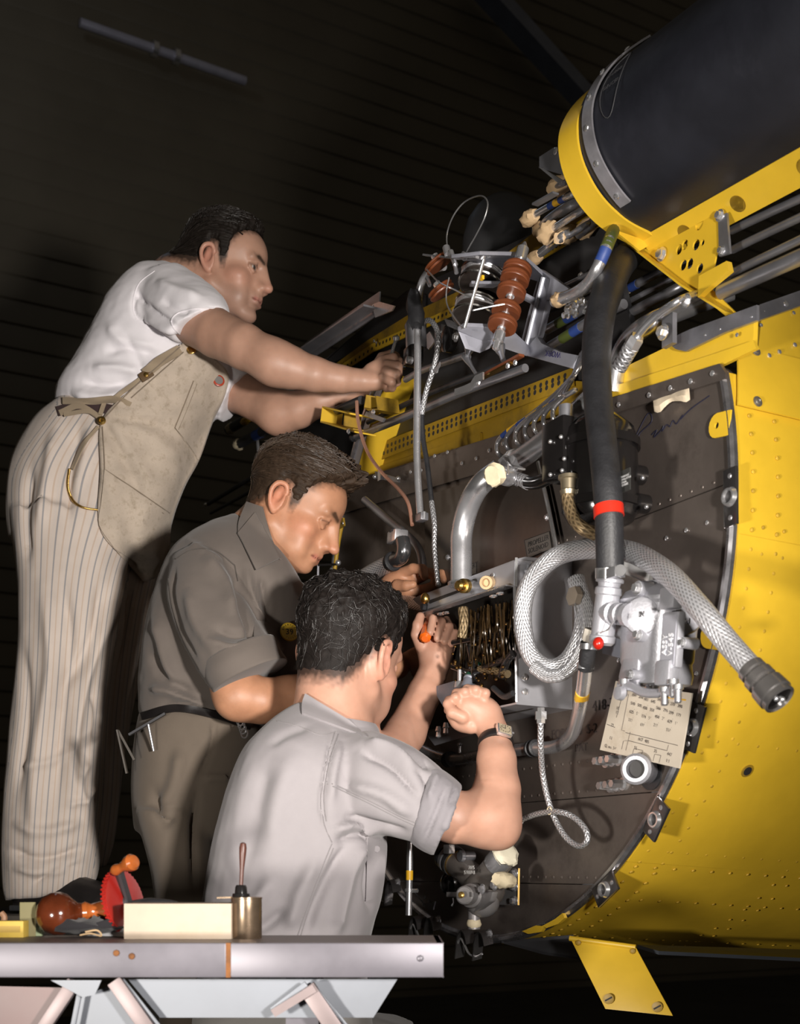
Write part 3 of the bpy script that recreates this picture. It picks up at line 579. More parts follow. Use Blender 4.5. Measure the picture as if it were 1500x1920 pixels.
part(M().box(FW(904, 521, .175), .0035, .002, .003, LAX, NAX, ZAX), 'paint_dot', BYEL, pb)
# left guide pulleys in their own clevis
for px, py, rp in ((823, 493, 29), (827, 545, 26)):
    c = FW(px, py, .16); ax = nrm(ZAX * .75 + NAX * .5 - LAX * .15); pulley(c, ax, rad(rp, c), .011, BROWN, False); part(M().bolt(c + ax * .006, ax, .0065, .008), 'pulley_bolt', ALUB, pb)
for a, b, r in (((845, 470), (854, 497), 5), ((853, 496), (856, 512), 4), ((836, 462), (840, 478), 7), ((800, 520), (806, 535), 4), ((868, 473), (872, 486), 4), ((907, 476), (904, 486), 6), ((897, 480), (905, 480), 3)):
    p, q = FW(*a, .17), FW(*b, .17); part(M().lathe(p, q - p, [(0, rad(r, p) * .6), (.002, rad(r, p)), (np.linalg.norm(q - p), rad(r, p))], 12), 'guide_pin', ALU, pb)
part(M().bar(FW(795, 478, .17), FW(860, 485, .17), .006, .003), 'clevis', ALU, pb); part(M().bar(FW(848, 480, .19), FW(895, 482, .19), .006, .004), 'clevis_arm', ALU, pb)
# cone feet under the bracket
for a, b, r in (((882, 648), (875, 672), 10), ((872, 668), (892, 700), 6), ((936, 650), (944, 676), 9), ((878, 668), (870, 672), 5), ((930, 640), (937, 660), 6)):
    p, q = FW(*a, .11), FW(*b, .11); L = np.linalg.norm(q - p); part(M().lathe(p, q - p, [(0, rad(r, p) * 1.3), (L * .3, rad(r, p)), (L * .6, rad(r, p) * .6), (L, rad(r, p) * .55)], 14), 'foot', ALUD, pb)
part(M().prism([FW(x, y, .09) for x, y in ((836, 598), (850, 602), (868, 612), (862, 620), (842, 612))], .004, NAX), 'ear', ALU, pb)
part(M().lathe(FW(848, 636, .08), NAX, [(0, .024), (.012, .024), (.014, .018), (.014, .006)], 24), 'guard', BLACKP, pb); part(M().bolt(FW(856, 632, .10), NAX, .006), 'bolt', ALUB, pb)
part(M().bar(FW(905, 706, .13), FW(978, 666, .13), .010, .004, ZAX), 'phenolic_strip', BROWN, pb); part(M().bar(FW(900, 712, .132), FW(960, 680, .132), .008, .003, ZAX), 'brass_strip', BRASS, pb)
part(M().grid([[FW(x, y, .14), FW(x, y, .14) - ZAX * .012] for x, y in ((855, 730), (872, 724), (885, 718), (893, 705), (908, 698))], .003), 'bent_clip', ALUB, pb)
for x, y in ((952, 686), (966, 680), (897, 718)): part(M().rivet(FW(x, y, .138), NAX, .005), 'rivet', ALUB, pb)
text('REWORK', 'stamp', FW(1042, 664, .0135), FW(1020, 657, .012) - FW(1062, 671, .012), FW(1040, 674, .012) - FW(1043, 655, .012), .0135, INKB, pb, ext=.0002)
# loose control cables
def cable(label, pts, rp=1.4): p = [FW(*q) for q in pts]; return thing(M().tube(p, rad(rp, p[0]), 6, smooth=8), 'control_cable', mat('cable_steel', (.55, .55, .56), .3, .9), label, 'cable', 'loose control cables')
cable('thin steel cable looping high above the pulleys', [(840, 476, .17), (838, 440, .17), (850, 405, .17), (872, 378, .16), (900, 367, .16), (914, 378, .16), (910, 405, .16), (893, 440, .16), (876, 470, .16), (868, 488, .16)])
cable('steel cable running from guide pulley across the drums', [(800, 505, .19), (822, 528, .19), (850, 542, .20), (880, 556, .20), (925, 570, .16)])
cable('slack steel cable hanging left of the drums', [(842, 520, .20), (837, 545, .20), (838, 570, .20), (850, 592, .20), (868, 616, .20)])
cable('short steel cable end with crimped sleeve on the pulleys', [(886, 582, .19), (918, 575, .17), (946, 570, .15)], 1.8)
# ------------------------------------------------------------------ tubes with paper-wrapped ends under the wing
TG = 'paper-capped tubes under the leading edge'
pipe('capped_tube', 'paper-capped thin tube with blue and yellow bands, longest of the bundle', [(984, 414, -0.020), (1035, 384, -0.020), (1085, 360, -0.020), (1140, 352, -0.210)], 6, ALU, bands=((.30, .37, BLUE), (.37, .44, BYEL), (.44, .50, BLUE)), wraps=((-.0, .13, 2.3, PAPER),), group=TG)
pipe('capped_tube', 'tube with big crumpled paper cap in mid bundle', [(1018, 442, -0.010), (1060, 414, -0.010), (1105, 386, -0.010), (1150, 360, -0.210)], 6.5, ALU, bands=((.62, .70, BLUE),), wraps=((0, .17, 2.9, PAPER),), group=TG)
pipe('capped_tube', 'bright tube with paper cap lowest of the bundle', [(992, 492, -0.020), (1030, 462, -0.020), (1062, 440, -0.020), (1100, 430, -0.210)], 8, ALUB, wraps=((0, .18, 1.5, PAPER), (.55, .85, 1.8, PAPER)), group=TG)
pipe('capped_tube', 'red-banded dark tube at the right of the bundle', [(1065, 444, -0.030), (1100, 420, -0.030), (1140, 398, -0.210)], 5, ALUD, bands=((.55, .75, RED),), group=TG)
pipe('capped_tube', 'tube with flat folded paper cap beside the yellow rib', [(1035, 354, 0.010), (1068, 338, 0.010), (1110, 320, -0.210)], 5, ALUD, wraps=((0, .5, 3.0, PAPER),), group=TG)
pipe('capped_tube', 'dark bent tube behind the crumpled caps', [(1005, 436, -0.040), (1040, 405, -0.040), (1085, 378, -0.050), (1150, 360, -0.210)], 10, ALUD, bands=((.75, .9, GREEN),), wraps=((0, .15, 1.2, PAPER),), group=TG)
pipe('capped_tube', 'dull tube with wide paper wrap under the rib corner', [(1085, 440, -0.050), (1110, 418, -0.050), (1140, 400, -0.210)], 8, ALUD, wraps=((0, .6, 1.8, PAPER),), group=TG)
pipe('bent_pipe', 'bent bright pipe with green and blue bands beside the black hose', [(1165, 400, -.14), (1147, 440, .03), (1125, 492, .06), (1103, 530, .06), (1078, 550, .06), (1040, 565, .05)], 11, ALU, bands=((.17, .30, GREEN), (.30, .40, BLUE)), wraps=((.92, 1.0, 1.2, PAPER),))
pipe('thin_pipe', 'slim tube beneath the bent bright pipe', [(1140, 505, .03), (1120, 535, .03), (1095, 550, .03), (1060, 566, .03)], 4, ALUD)
rt = root('end_bracket', 'folded sheet-metal bracket left of the yellow rib', 'bracket', FW(1030, 335, .06))
part(M().prism([FW(x, y, .06) for x, y in ((1014, 295), (1040, 278), (1060, 280), (1066, 330), (1045, 325), (1014, 316))], .003, NAX), 'plate', ALUD, rt); part(M().prism([FW(x, y, .062) for x, y in ((1013, 314), (1020, 316), (1060, 340), (1052, 346))], .004, NAX), 'lip', ALU, rt)
part(M().rivet(FW(1042, 283, .066), NAX, .006), 'rivet', ALUB, rt); part(M().bar(FW(1003, 384, .06), FW(1042, 362, .06), .012, .003, ZAX), 'strap', ALUD, rt)
# tubes seen through the bracket window, with bands
WG_ = 'banded tubes through the bracket window'
for i, (a, b, r, bs_) in enumerate((((1020, 586), (1100, 545), 7, ((.28, .42, GREEN), (.42, .56, BLUE))), ((1026, 618), (1100, 575), 9, ((.18, .32, GREEN), (.32, .48, BLUE))), ((1030, 650), (1110, 600), 9, ((.2, .36, GREEN), (.36, .5, BLUE))), ((990, 600), (1080, 556), 4, ()), ((1000, 560), (1070, 530), 4, ()))):
    pipe('window_tube', ('topmost banded tube in the bracket window', 'middle banded tube in the bracket window', 'lowest banded tube in the bracket window', 'slim bare tube low behind the bracket', 'slim bare tube high behind the bracket')[i], [(*a, -.05), ((a[0] + b[0]) / 2, (a[1] + b[1]) / 2, -.05), (*b, -.05), (b[0] + 60, b[1] - 30, -.05)], r, ALUD if i else DARKM, bands=bs_, group=WG_)
rt = root('terminal_cluster', 'cluster of small bright fittings left of the black hose', 'fitting', FW(1085, 600, .0))
for k in range(11):
    c = FW(1085 + random.uniform(-24, 20), 578 + random.uniform(-14, 16), .03); part(M().bolt(c, nrm(NAX + np.array([random.uniform(-.6, .6), 0, random.uniform(-.6, .6)])), .0045, .009), 'fitting', ALUB, rt)
# ------------------------------------------------------------------ pipes to the right of the black hose
RG = 'wing pipes right of the black hose'
for i, (pts, r, bs_, lb) in enumerate((
    ([(1172, 545, -.12), (1210, 524, -.12), (1270, 492, -.13), (1330, 462, -.2)], 8, ((.0, .06, TAPE), (.10, .22, BLUE)), 'blue-banded pipe just right of the black hose'),
    ([(1170, 570, -.11), (1230, 538, -.11), (1280, 512, -.12), (1330, 485, -.2)], 5, (), 'slim pipe below the blue-banded pipe'),
    ([(1175, 590, -.10), (1240, 556, -.10), (1290, 530, -.12), (1340, 505, -.2)], 9, (), 'dull mid-size pipe under the yellow gusset'),
    ([(1372, 432, -.10), (1440, 400, -.10), (1620, 318, -.10)], 8, (), 'upper grey pipe right of the gusset'),
    ([(1374, 468, -.10), (1440, 436, -.10), (1620, 352, -.10)], 8, (), 'second grey pipe right of the gusset'),
    ([(1326, 536, -.08), (1400, 498, -.08), (1620, 392, -.08)], 8, (), 'third grey pipe right of the gusset, passing its clip'),
    ([(1352, 548, -.06), (1420, 518, -.06), (1640, 420, -.06)], 15, (), 'thick grey pipe along the bottom right of the gusset'))):
    pipe('wing_pipe', lb, pts, r, ALUD, bands=bs_, group=RG)
pipe('duct_pipe', 'large silver duct curving down behind the black hose', [(1148, 735, .0), (1158, 680, .0), (1182, 635, .0), (1228, 602, .0), (1300, 573, -.09), (1372, 545, -.14)], 18, ALU, n=20)
rt = pipe('drain_pipe', 'slim silver pipe with nut running over the large duct', [(1172, 672, .05), (1200, 625, .05), (1236, 588, .05), (1275, 563, .05), (1300, 553, -.04), (1335, 542, -.11)], 7, ALU)
part(M().hexa(FW(1184, 650, .05), FW(1195, 632, .05) - FW(1184, 650, .05), .012, .018), 'nut', ALU, rt); part(M().tube([FW(1160, 690, .05), FW(1184, 650, .05)], .012, 12), 'braid_end', BRAIDT, rt)
rt = root('p_clamp', 'small clamp bolted around the large duct', 'clamp', FW(1245, 630, .04))
part(M().bolt(FW(1244, 623, .03), NAX, .008), 'bolt', ALUB, rt); part(M().box(FW(1255, 620, .015), .012, .004, .022, LAX, NAX, ZAX), 'tab', ALUD, rt); part(M().bolt(FW(1287, 564, .03), NAX, .007), 'bolt', ALUB, rt)
# yellow wing root skin with bright scuff plate
rt = root('wing_root_skin', 'yellow wing root skin panel with bright scuff plate', 'panel', FW(1320, 730, 0))
E0 = SK(AF1, SF1, .008); UP2 = nrm(ZAX - LAX * .25); N2 = nrm(np.cross(AAX - ZAX * .03, UP2)); N2 = N2 if N2[1] < 0 else -N2
def W2(px, py, off=0): return plane_hit(px, py, E0 + N2 * off, N2)
part(M().prism([FW(x, y, -.02) for x, y in ((1140, 742), (1148, 705), (1252, 655), (1330, 622), (1422, 590), (1420, 655), (1352, 686))], .008, NAX), 'skin', YEL, rt)
part(M().prism([W2(x, y, -.006) for x, y in ((1416, 662), (1424, 586), (1560, 538), (1680, 496), (1680, 800), (1500, 705))], .006, N2), 'skin', YEL, rt)
part(M().prism([FW(x, y, -.008) for x, y in ((1145, 748), (1148, 728), (1345, 665), (1418, 640), (1424, 655), (1352, 690))], .006, NAX), 'lower_strip', YEL, rt)
SCF = mat('scuffed_alu', (.36, .36, .40), .35, .8, var=.25, vs=14)
part(M().prism([FW(x, y, -.008) for x, y in ((1252, 640), (1300, 618), (1424, 573), (1424, 602), (1362, 625), (1290, 660), (1272, 656))], .005, NAX), 'scuff_plate', SCF, rt)
part(M().prism([W2(x, y, .002) for x, y in ((1420, 575), (1560, 526), (1680, 484), (1680, 512), (1420, 604))], .005, N2), 'scuff_plate', SCF, rt)
for x, y, s in ((1172, 690, 7), (1382, 628, 5), (1322, 628, 3), (1350, 617, 3), (1409, 594, 3)):
    p = FW(x, y, -.003); inst(sc, rt, p, NAX, sc=rad(s, p) * .8)
for x, y, s in ((1473, 570, 8), (1488, 587, 5), (1427, 610, 5), (1490, 647, 6), (1442, 667, 6), (1461, 660, 6), (1433, 584, 3)):
    p = W2(x, y, .001 if s < 8 and s > 3 else .006); inst(sc, rt, p, N2, sc=rad(s, p) * .8)

# bright curved tube glimpsed between the arms
thing(M().tube([P(x, y, 3.02) for x, y in ((500, 740), (512, 732), (530, 731), (546, 735), (556, 742))], .008, 12, smooth=6), 'chrome_tube', ALUB, 'short chrome tube glimpsed between the two bare arms', 'pipe')
# ------------------------------------------------------------------ equipment on the firewall
def cbox(m, px, py, off, w, h, dp): return m.box(FW(px, py, off), w, dp, h, LAX, NAX, ZAX)
pipe('elbow_duct', 'thick bright aluminium elbow duct rising behind the channel bracket', [(865, 1100, .12), (865, 1050, .12), (866, 1000, .12), (878, 950, .12), (900, 910, .12), (938, 880, .10)], 20.5, mat('duct_alu', (.66, .66, .69), .28, .8, var=.12, vs=16), n=28, cat='duct')
part(M().lathe(FW(866, 1092, .12), -ZAX, [(0, .024), (.006, .024), (.006, .020)], 24), 'bead', ALU, root('duct_collar', 'rolled collar at the foot of the elbow duct', 'collar', FW(866, 1100, .12)))
rt = root('papered_coupling', 'paper-capped pipe coupling at the top of the elbow duct', 'coupling', FW(940, 910, .16))
part(wrap(FW(921, 892, .19), FW(936, 888, .17), .0165), 'paper_cap', TAPE, rt); part(M().lathe(FW(930, 886, .17), FW(968, 897, .12) - FW(930, 886, .17), [(0, .012), (.02, .013), (.024, .016), (.034, .016), (.036, .011), (.045, .009)], 20), 'coupling', ALU, rt)
part(M().prism([FW(x, y, .15) for x, y in ((944, 858), (954, 870), (955, 890), (915, 922), (915, 905), (940, 880))], .003, NAX), 'bracket', ALU, rt)
part(M().tube([FW(x, y, .12) for x, y in ((966, 896), (985, 904), (1010, 904), (1040, 890))], .0105, 14, smooth=6), 'black_hose', BLACKP, rt); part(M().tube([FW(966, 897, .12), FW(990, 905, .12)], .0110, 14), 'braid_sleeve', BRAIDT, rt)
rt = pipe('slanted_tube', 'large bright tube slanting up behind the black canister', [(952, 874, .09), (1000, 843, .09), (1050, 803, .09), (1110, 748, .08)], 20, ALU, n=24)
for t, r in ((.10, .0205), (.14, .0195)):
    a = FW(952, 874, .09) + (FW(1000, 843, .09) - FW(952, 874, .09)) * t * 2; part(M().lathe(a, FW(1000, 843, .09) - FW(952, 874, .09), [(0, r), (.005, r)], 24), 'clamp_band', ALUB, rt)
part(M().grid([[FW(x, y, .12), FW(x, y, .12) + NAX * .014] for x, y in ((948, 868), (958, 858), (966, 860), (972, 875), (985, 882))], .0025), 'clamp_clip', ALUB, rt); part(M().bolt(FW(960, 862, .125), NAX, .005), 'clamp_bolt', ALUB, rt)
# bundle of hooked hydraulic lines with tape bands
BG = 'hooked hydraulic lines beside the slanted tube'
for i in range(7):
    o = .05 + .008 * i; ex, ey = 938 + 17.5 * i, 838 - 10.5 * i
    pts = [(1108 - 3 * i, 640 + 4 * i, .02), (1086 - 2 * i, 690 + 3 * i, .05), (1046 + i * 2, 735 + i * 1.0, o), (ex + 60 - 4 * i, ey - 62 + 3 * i, o), (ex + 12, ey - 28, o), (ex - 5, ey - 8, o), (ex - 4, ey + 12, o), (ex + 14, ey + 24, o - .03)]
    bs_ = (((.50, .56, BYEL), (.56, .62, BLUE)), ((.44, .50, BYEL), (.50, .56, BLUE)), (), ((.40, .46, BLUE), (.46, .50, BYEL)), ((.34, .40, BYEL), (.40, .45, GREEN)), (), ())[i]
    pipe('hydraulic_line', ('first hooked hydraulic line, lowest and furthest left', 'second hooked hydraulic line from the left', 'third hooked hydraulic line from the left', 'fourth hooked hydraulic line, in mid bundle', 'fifth hooked hydraulic line from the left', 'sixth hooked hydraulic line from the left', 'last hooked hydraulic line, nearest the black hose')[i], pts, 4.6, ALUD if i % 2 else ALU, bands=bs_, group=BG, n=10)
# black canister
rt = root('black_canister', 'glossy black cylindrical accumulator canister behind the black hose', 'canister', FW(1125, 1000, .06))
cc = FW(1128, 985, .09); part(M().lathe(cc, FW(1122, 795, .09) - cc, [(0, .030), (.006, .048), (.02, .056), (.125, .056), (.14, .052), (.158, .034), (.162, .012)], 32), 'body', BLACKP, rt)
part(M().lathe(FW(1128, 958, .09), ZAX, [(0, .059), (.012, .059)], 32), 'lower_band', BLACKP, rt); part(M().lathe(FW(1125, 845, .09), ZAX, [(0, .059), (.012, .059)], 32), 'upper_band', BLACKP, rt)
part(M().box(FW(1058, 845, .13), .028, .022, .043, LAX, NAX, ZAX), 'valve_block', BLACKP, rt, bevel=.004); part(M().lathe(FW(1061, 806, .13), ZAX, [(0, .017), (.012, .017), (.014, .0105), (.036, .0105)], 18), 'stub_pipe', ALUD, rt)
for x, y in ((1032, 828), (1052, 819), (1032, 890), (1054, 882), (1058, 860)): part(M().ell(FW(x, y, .155), .0032), 'screw', ALUB, rt)
for x, y in ((1205, 892), (1212, 946)): part(M().lathe(FW(x, y, .04), NAX, [(0, .014), (.02, .014), (.026, .009), (.03, .002)], 16), 'knob', BLACKP, rt); part(M().ell(FW(x, y + 4, .075), .0035), 'screw', ALU, rt)
lp = FW(1168, 903, .140); part(M().box(lp, .016, .001, .015, LAX, NAX, ZAX), 'name_plate', mat('black_plate', (.03, .03, .028), .35), rt); part(M().box(lp - LAX * .010 + NAX * .0012, .004, .0006, .013, LAX, NAX, ZAX), 'plate_mark', mat('dull_yellow', (.28, .2, .02), .5), rt)
text('HYDRAULIC\nACCUMULATOR\nSERIAL\nPRESSURE', 'plate_words', lp + LAX * .004 + NAX * .0014, LAX, ZAX, .0042, WHITEI, rt, ext=.0001)
rt = root('brown_hose', 'short brown braided hose curving below the black canister', 'hose', FW(1085, 1000, .15))
part(M().tube([FW(x, y, o) for x, y, o in ((1065, 905, .15), (1066, 940, .15), (1075, 970, .15), (1092, 990, .15), (1118, 1002, .13))], rad(11, FW(1065, 905)), 16, smooth=8), 'braid', BRAIDB, rt); part(M().lathe(FW(1066, 892, .15), -ZAX, [(0, .015), (.005, .015), (.006, .012), (.020, .011), (.022, .013), (.028, .011)], 18), 'collar', mat('bronze_dull', (.30, .25, .17), .35, .8), rt)
# solenoid panel and labels
rt = root('solenoid_panel', 'shiny dark panel marked PROPELLER SOLENOID behind the elbow duct', 'panel', FW(960, 1090, .04))
pn = mat('panel_steel', (.13, .115, .105), .30, .75, var=.3, vs=7, dirt=(.20, .11, .06), ds=6, dth=(.62, .8))
part(M().prism([FW(x, y, .02) for x, y in ((800, 930), (1010, 866), (1046, 1042), (1048, 1090), (800, 1150))], .004, NAX), 'face', pn, rt); part(M().tube([FW(1009, 866, .027), FW(1030, 960, .027), FW(1047, 1044, .027)], .0036, 8), 'edge_strip', ALUB, rt)
part(M().prism([FW(x, y, .0252) for x, y in ((983, 1013), (1030, 996), (1035, 1028), (989, 1047))], .001, NAX), 'label_plate', mat('etched_plate', (.16, .145, .13), .45, .5), rt)
part(M().tube([FW(x, y, .0265) for x, y in ((983, 1013), (1030, 996), (1035, 1028), (989, 1047), (983, 1013))], .0005, 4), 'label_border', INK, rt)
c = FW(1009, 1021, .0265); text('PROPELLER\nSOLENOID', 'label_words', c, FW(1034, 1018, .0265) - FW(986, 1035, .0265), ZAX, .0122, INK, rt, ext=.0002)
c = FW(880, 1064, .0265); text('BATTERY', 'label_words', c, LAX, ZAX, .014, INK, rt, ext=.0002)
part(M().prism([FW(x, y, .0252) for x, y in ((868, 1062), (892, 1055), (893, 1075), (868, 1080))], .0008, NAX), 'label_plate', MATS['etched_plate'], rt)
for x, y in ((873, 928), (869, 933), (1026, 970), (840, 1045)): part(M().bolt(FW(x, y, .024), NAX, .004), 'bolt', ALU, rt)
# ------------------------------------------------------------------ junction box
jb = root('junction_box', 'open sheet-aluminium junction box behind the coiled hose', 'box', FW(1010, 1330, .1))
SHT = mat('sheet_alu', (.42, .42, .45), .36, .55, var=.12, vs=9)
SPQ = FW(1073, 1200, .0)
CO = float(np.dot(plane_hit(966, 1080, SPQ, LAX) - C0, NAX))
def SP(px, py, off=0): return plane_hit(px, py, SPQ + LAX * off, LAX)      # the box side that faces the camera
part(M().prism([SP(x, y) for x, y in ((964, 1098), (968, 1048), (985, 1044), (1076, 1052), (1073, 1327), (968, 1317))], .003, -LAX), 'side_plate', SHT, jb)
part(M().prism([SP(968, 1317), SP(1073, 1327), SP(1073, 1327) - LAX * .22, SP(968, 1317) - LAX * .22], .003, -ZAX), 'bottom_plate', SHT, jb)
part(M().bar(SP(968, 1046, .002), SP(967, 1100, .002), .005, .004), 'edge_fold', ALUB, jb); part(M().bar(SP(965, 1100, .002), SP(968, 1316, .002), .003, .003), 'edge_fold', ALUB, jb)
for x, y in ((983, 1270), (984, 1297)): part(M().rivet(SP(x, y, .001), LAX, .0065), 'rivet', ALUB, jb)
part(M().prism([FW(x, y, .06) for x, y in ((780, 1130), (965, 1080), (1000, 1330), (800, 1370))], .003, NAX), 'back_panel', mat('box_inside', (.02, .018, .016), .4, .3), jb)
ch = [(774, 1119), (968, 1046), (968, 1098), (806, 1150)]
CHN = part(M().prism([FW(x, y, CO + 0.0000) for x, y in ((776, 1124), (968, 1052), (966, 1098), (806, 1150))], .003, NAX), 'channel', SHT, jb)
part(M().prism([FW(776, 1124, CO + 0.0000), FW(968, 1052, CO + 0.0000), FW(968, 1052, CO + 0.0000) + AAX * .04, FW(776, 1124, CO + 0.0000) + AAX * .04], .003, ZAX), 'channel_flange', SHT, CHN)
part(M().prism([FW(806, 1150, CO + 0.0000), FW(966, 1098, CO + 0.0000), FW(966, 1098, CO + 0.0000) + NAX * .018, FW(806, 1150, CO + 0.0000) + NAX * .018], .002, -ZAX), 'channel_lip', ALU, CHN)
part(M().prism([FW(x, y, CO + 0.0035) for x, y in ((804, 1126), (868, 1103), (868, 1108), (806, 1132))], .0006, NAX), 'slot', INK, CHN)
part(M().ell(FW(797, 1122, CO + 0.0200), (.0085, .0085, .010)), 'brass_cap', BRASS, jb); part(M().bolt(FW(798, 1138, CO + 0.0100), NAX, .007), 'stud', DARKM, jb)
a, b = FW(893, 1100, CO + 0.0000), FW(862, 1098, CO + 0.0450); o = part(M().lathe(a, b - a, [(0, .013), (.004, .013), (.005, .010), (.03, .010)], 18), 'socket', ALUB, jb); part(M().lathe(b + (a - b) * .25, b - a, [(-.006, .012), (.004, .012), (.005, .0085), (.016, .0085), (.020, .005)], 18), 'brass_plug', BRASS, o)
a, b = FW(920, 1093, CO + 0.0030), FW(906, 1092, CO + 0.0350); part(M().lathe(a, b - a, [(0, .010), (.02, .0115), (.028, .011), (.0285, .007), (.020, .006)], 16), 'cork_plug', PAPER, jb)
for x, y in ((925, 1118), (836, 1149), (827, 1151), (938, 1113)): part(M().tube([FW(x, y, CO + 0.0100) + LAX * .007 * math.cos(t) + NAX * .005 * math.sin(t) for t in np.linspace(0, 6.28, 13)], .0016, 6), 'eyelet', ALUB, jb)
part(M().rivet(FW(925, 1078, CO + 0.0040), NAX, .004), 'rivet', ALUB, jb); part(M().rivet(FW(925, 1098, CO + 0.0040), NAX, .004), 'rivet', ALUB, jb)
part(M().prism([FW(x, y, .09) for x, y in ((800, 1378), (880, 1352), (905, 1358), (905, 1372), (815, 1398))], .003, ZAX), 'lower_shelf', SHT, jb); 
for x, y in ((822, 1362), (836, 1355)): part(M().lathe(FW(x, y, .13), -ZAX, [(0, .004), (.008, .006), (.010, .004), (.018, .005), (.02, .002)], 10), 'shelf_bolt', ALUB, jb)
part(M().prism([FW(x, y, .10) for x, y in ((826, 1290), (880, 1274), (895, 1284), (893, 1310), (850, 1330))], .02, NAX), 'relay', GREYC, jb, bevel=.004); part(M().lathe(FW(862, 1290, .14), ZAX, [(0, .012), (.01, .010), (.012, .004), (.03, .004), (.032, .002)], 14), 'relay_post', ALU, jb)
# hanging wires: too many to count
m = M()
for k in range(130):
    x = random.uniform(862, 962); y = random.uniform(1125, 1150) + (960 - x) * .2; L = random.uniform(40, 130); o = random.uniform(.075, .15); w = random.uniform(-10, 10)
    m.tube([FW(x, y, o), FW(x + w * .4, y + L * .4, o + .006), FW(x + w, y + L * .75, o), FW(x + w * 1.4, y + L, o - .02)], random.uniform(.0009, .0019), 5, smooth=3)
part(m, 'wire_bundle', mat('varnished_wire', (.035, .020, .008), .25, .2, var=.5, vs=60), jb, kind='stuff')
for i, pts in enumerate((((868, 1140), (870, 1170), (866, 1195)), )): part(M().tube([FW(*q, .15) for q in pts], .0085, 12, smooth=5), 'tan_hose', BRAIDB, jb)
for pts, r, mt_ in ((((850, 1205), (900, 1196), (940, 1190)), .005, BLACKP), (((850, 1250), (890, 1260), (960, 1230)), .006, BLACKP), (((900, 1255), (930, 1258), (952, 1264)), .0065, BRAIDB), (((925, 1290), (945, 1306), (962, 1300)), .005, RUBBER), (((880, 1210), (886, 1240), (890, 1280)), .005, BLACKP), (((940, 1270), (950, 1240), (962, 1225)), .007, BLACKP)):
    part(M().tube([FW(*q, .13) for q in pts], r, 10, smooth=5), 'harness', mt_, jb)
m = M()
for k in range(46): m.ell(FW(random.uniform(846, 960), random.uniform(1150, 1300), .14), random.uniform(.0018, .0038), n=6, m=4)
part(m, 'terminals', mat('terminal_brass', (.16, .09, .03), .3, 1.), jb, kind='stuff')
# hoses arriving from the left
rt = root('elbow_fitting', 'silver braided hose elbow above the kneeling man', 'fitting', FW(735, 1080, .1))
part(M().tube([FW(x, y, .12) for x, y in ((668, 1092), (700, 1072), (737, 1053))], rad(14, FW(700, 1070)), 18, smooth=6, uvs=1), 'braid', BRAID, rt); part(M().lathe(FW(733, 1055, .12), FW(760, 1040, .12) - FW(733, 1055, .12), [(0, .0175), (.010, .0185), (.012, .016)], 20), 'collar', RUBBER, rt)
part(M().tube([FW(x, y, .12) for x, y in ((738, 1052), (752, 1045), (757, 1030), (754, 1012))], .014, 16, smooth=6), 'elbow', mat('polished_dark', (.25, .25, .26), .18, .9), rt); part(M().box(FW(745, 1007, .12), .017, .014, .011, LAX, NAX, nrm(ZAX + LAX * .15)), 'block', ALU, rt, bevel=.003); part(M().lathe(FW(746, 999, .12), ZAX, [(0, .016), (.004, .016), (.005, .011)], 18), 'seal', DARKM, rt)
pipe('grey_tube', 'grey tube bending down behind the raised hand', [(684, 938, .06), (720, 968, .06), (756, 998, .06), (780, 1022, .06), (790, 1045, .06), (793, 1080, .06)], 8, ALUD)
pipe('grey_tube', 'bright short hose entering the channel bracket', [(735, 1124, .08), (765, 1129, .09), (802, 1136, .10)], 12, BRAID, cat='hose')
rt = root('clip_strap', 'little bright clip strap beside the copper tube', 'clip', FW(725, 903, .02)); part(M().prism([FW(x, y, .03) for x, y in ((706, 884), (720, 888), (750, 897), (750, 905), (708, 898))], .004, NAX), 'strap', ALUD, rt); part(M().box(FW(713, 892, .036), .006, .003, .010, LAX, NAX, ZAX), 'tab', ALUB, rt)
for x, y in ((703, 894), (747, 897)): part(M().ell(FW(x, y, .04), .005), 'stud', ALUB, rt)
pipe('marker_stick', 'thin olive stick standing behind the profile face', [(642, 978, .08), (634, 1020, .08), (626, 1080, .08)], 4, YELD, cat='rod')
rt = root('small_clip', 'small yellow clip near the nose of the middle man', 'clip', FW(640, 990, .08)); part(M().prism([FW(x, y, .085) for x, y in ((636, 975), (646, 971), (648, 986), (638, 992))], .004, NAX), 'clip', YELD, rt); part(M().rivet(FW(643, 981, .09), NAX, .003), 'rivet', ALU, rt)
rt = root('cross_bracket', 'small bright crossed bracket below the profile face', 'bracket', FW(610, 1095, .1)); part(M().bar(FW(597, 1060, .1), FW(596, 1095, .1), .008, .004), 'upright', ALUD, rt); part(M().bar(FW(605, 1090, .1), FW(622, 1066, .1), .005, .004), 'brace', ALU, rt); part(M().bar(FW(598, 1060, .1), FW(634, 1058, .1), .006, .004), 'rail', DARKM, rt); part(M().ell(FW(634, 1055, .11), .006), 'stud', ALU, rt)
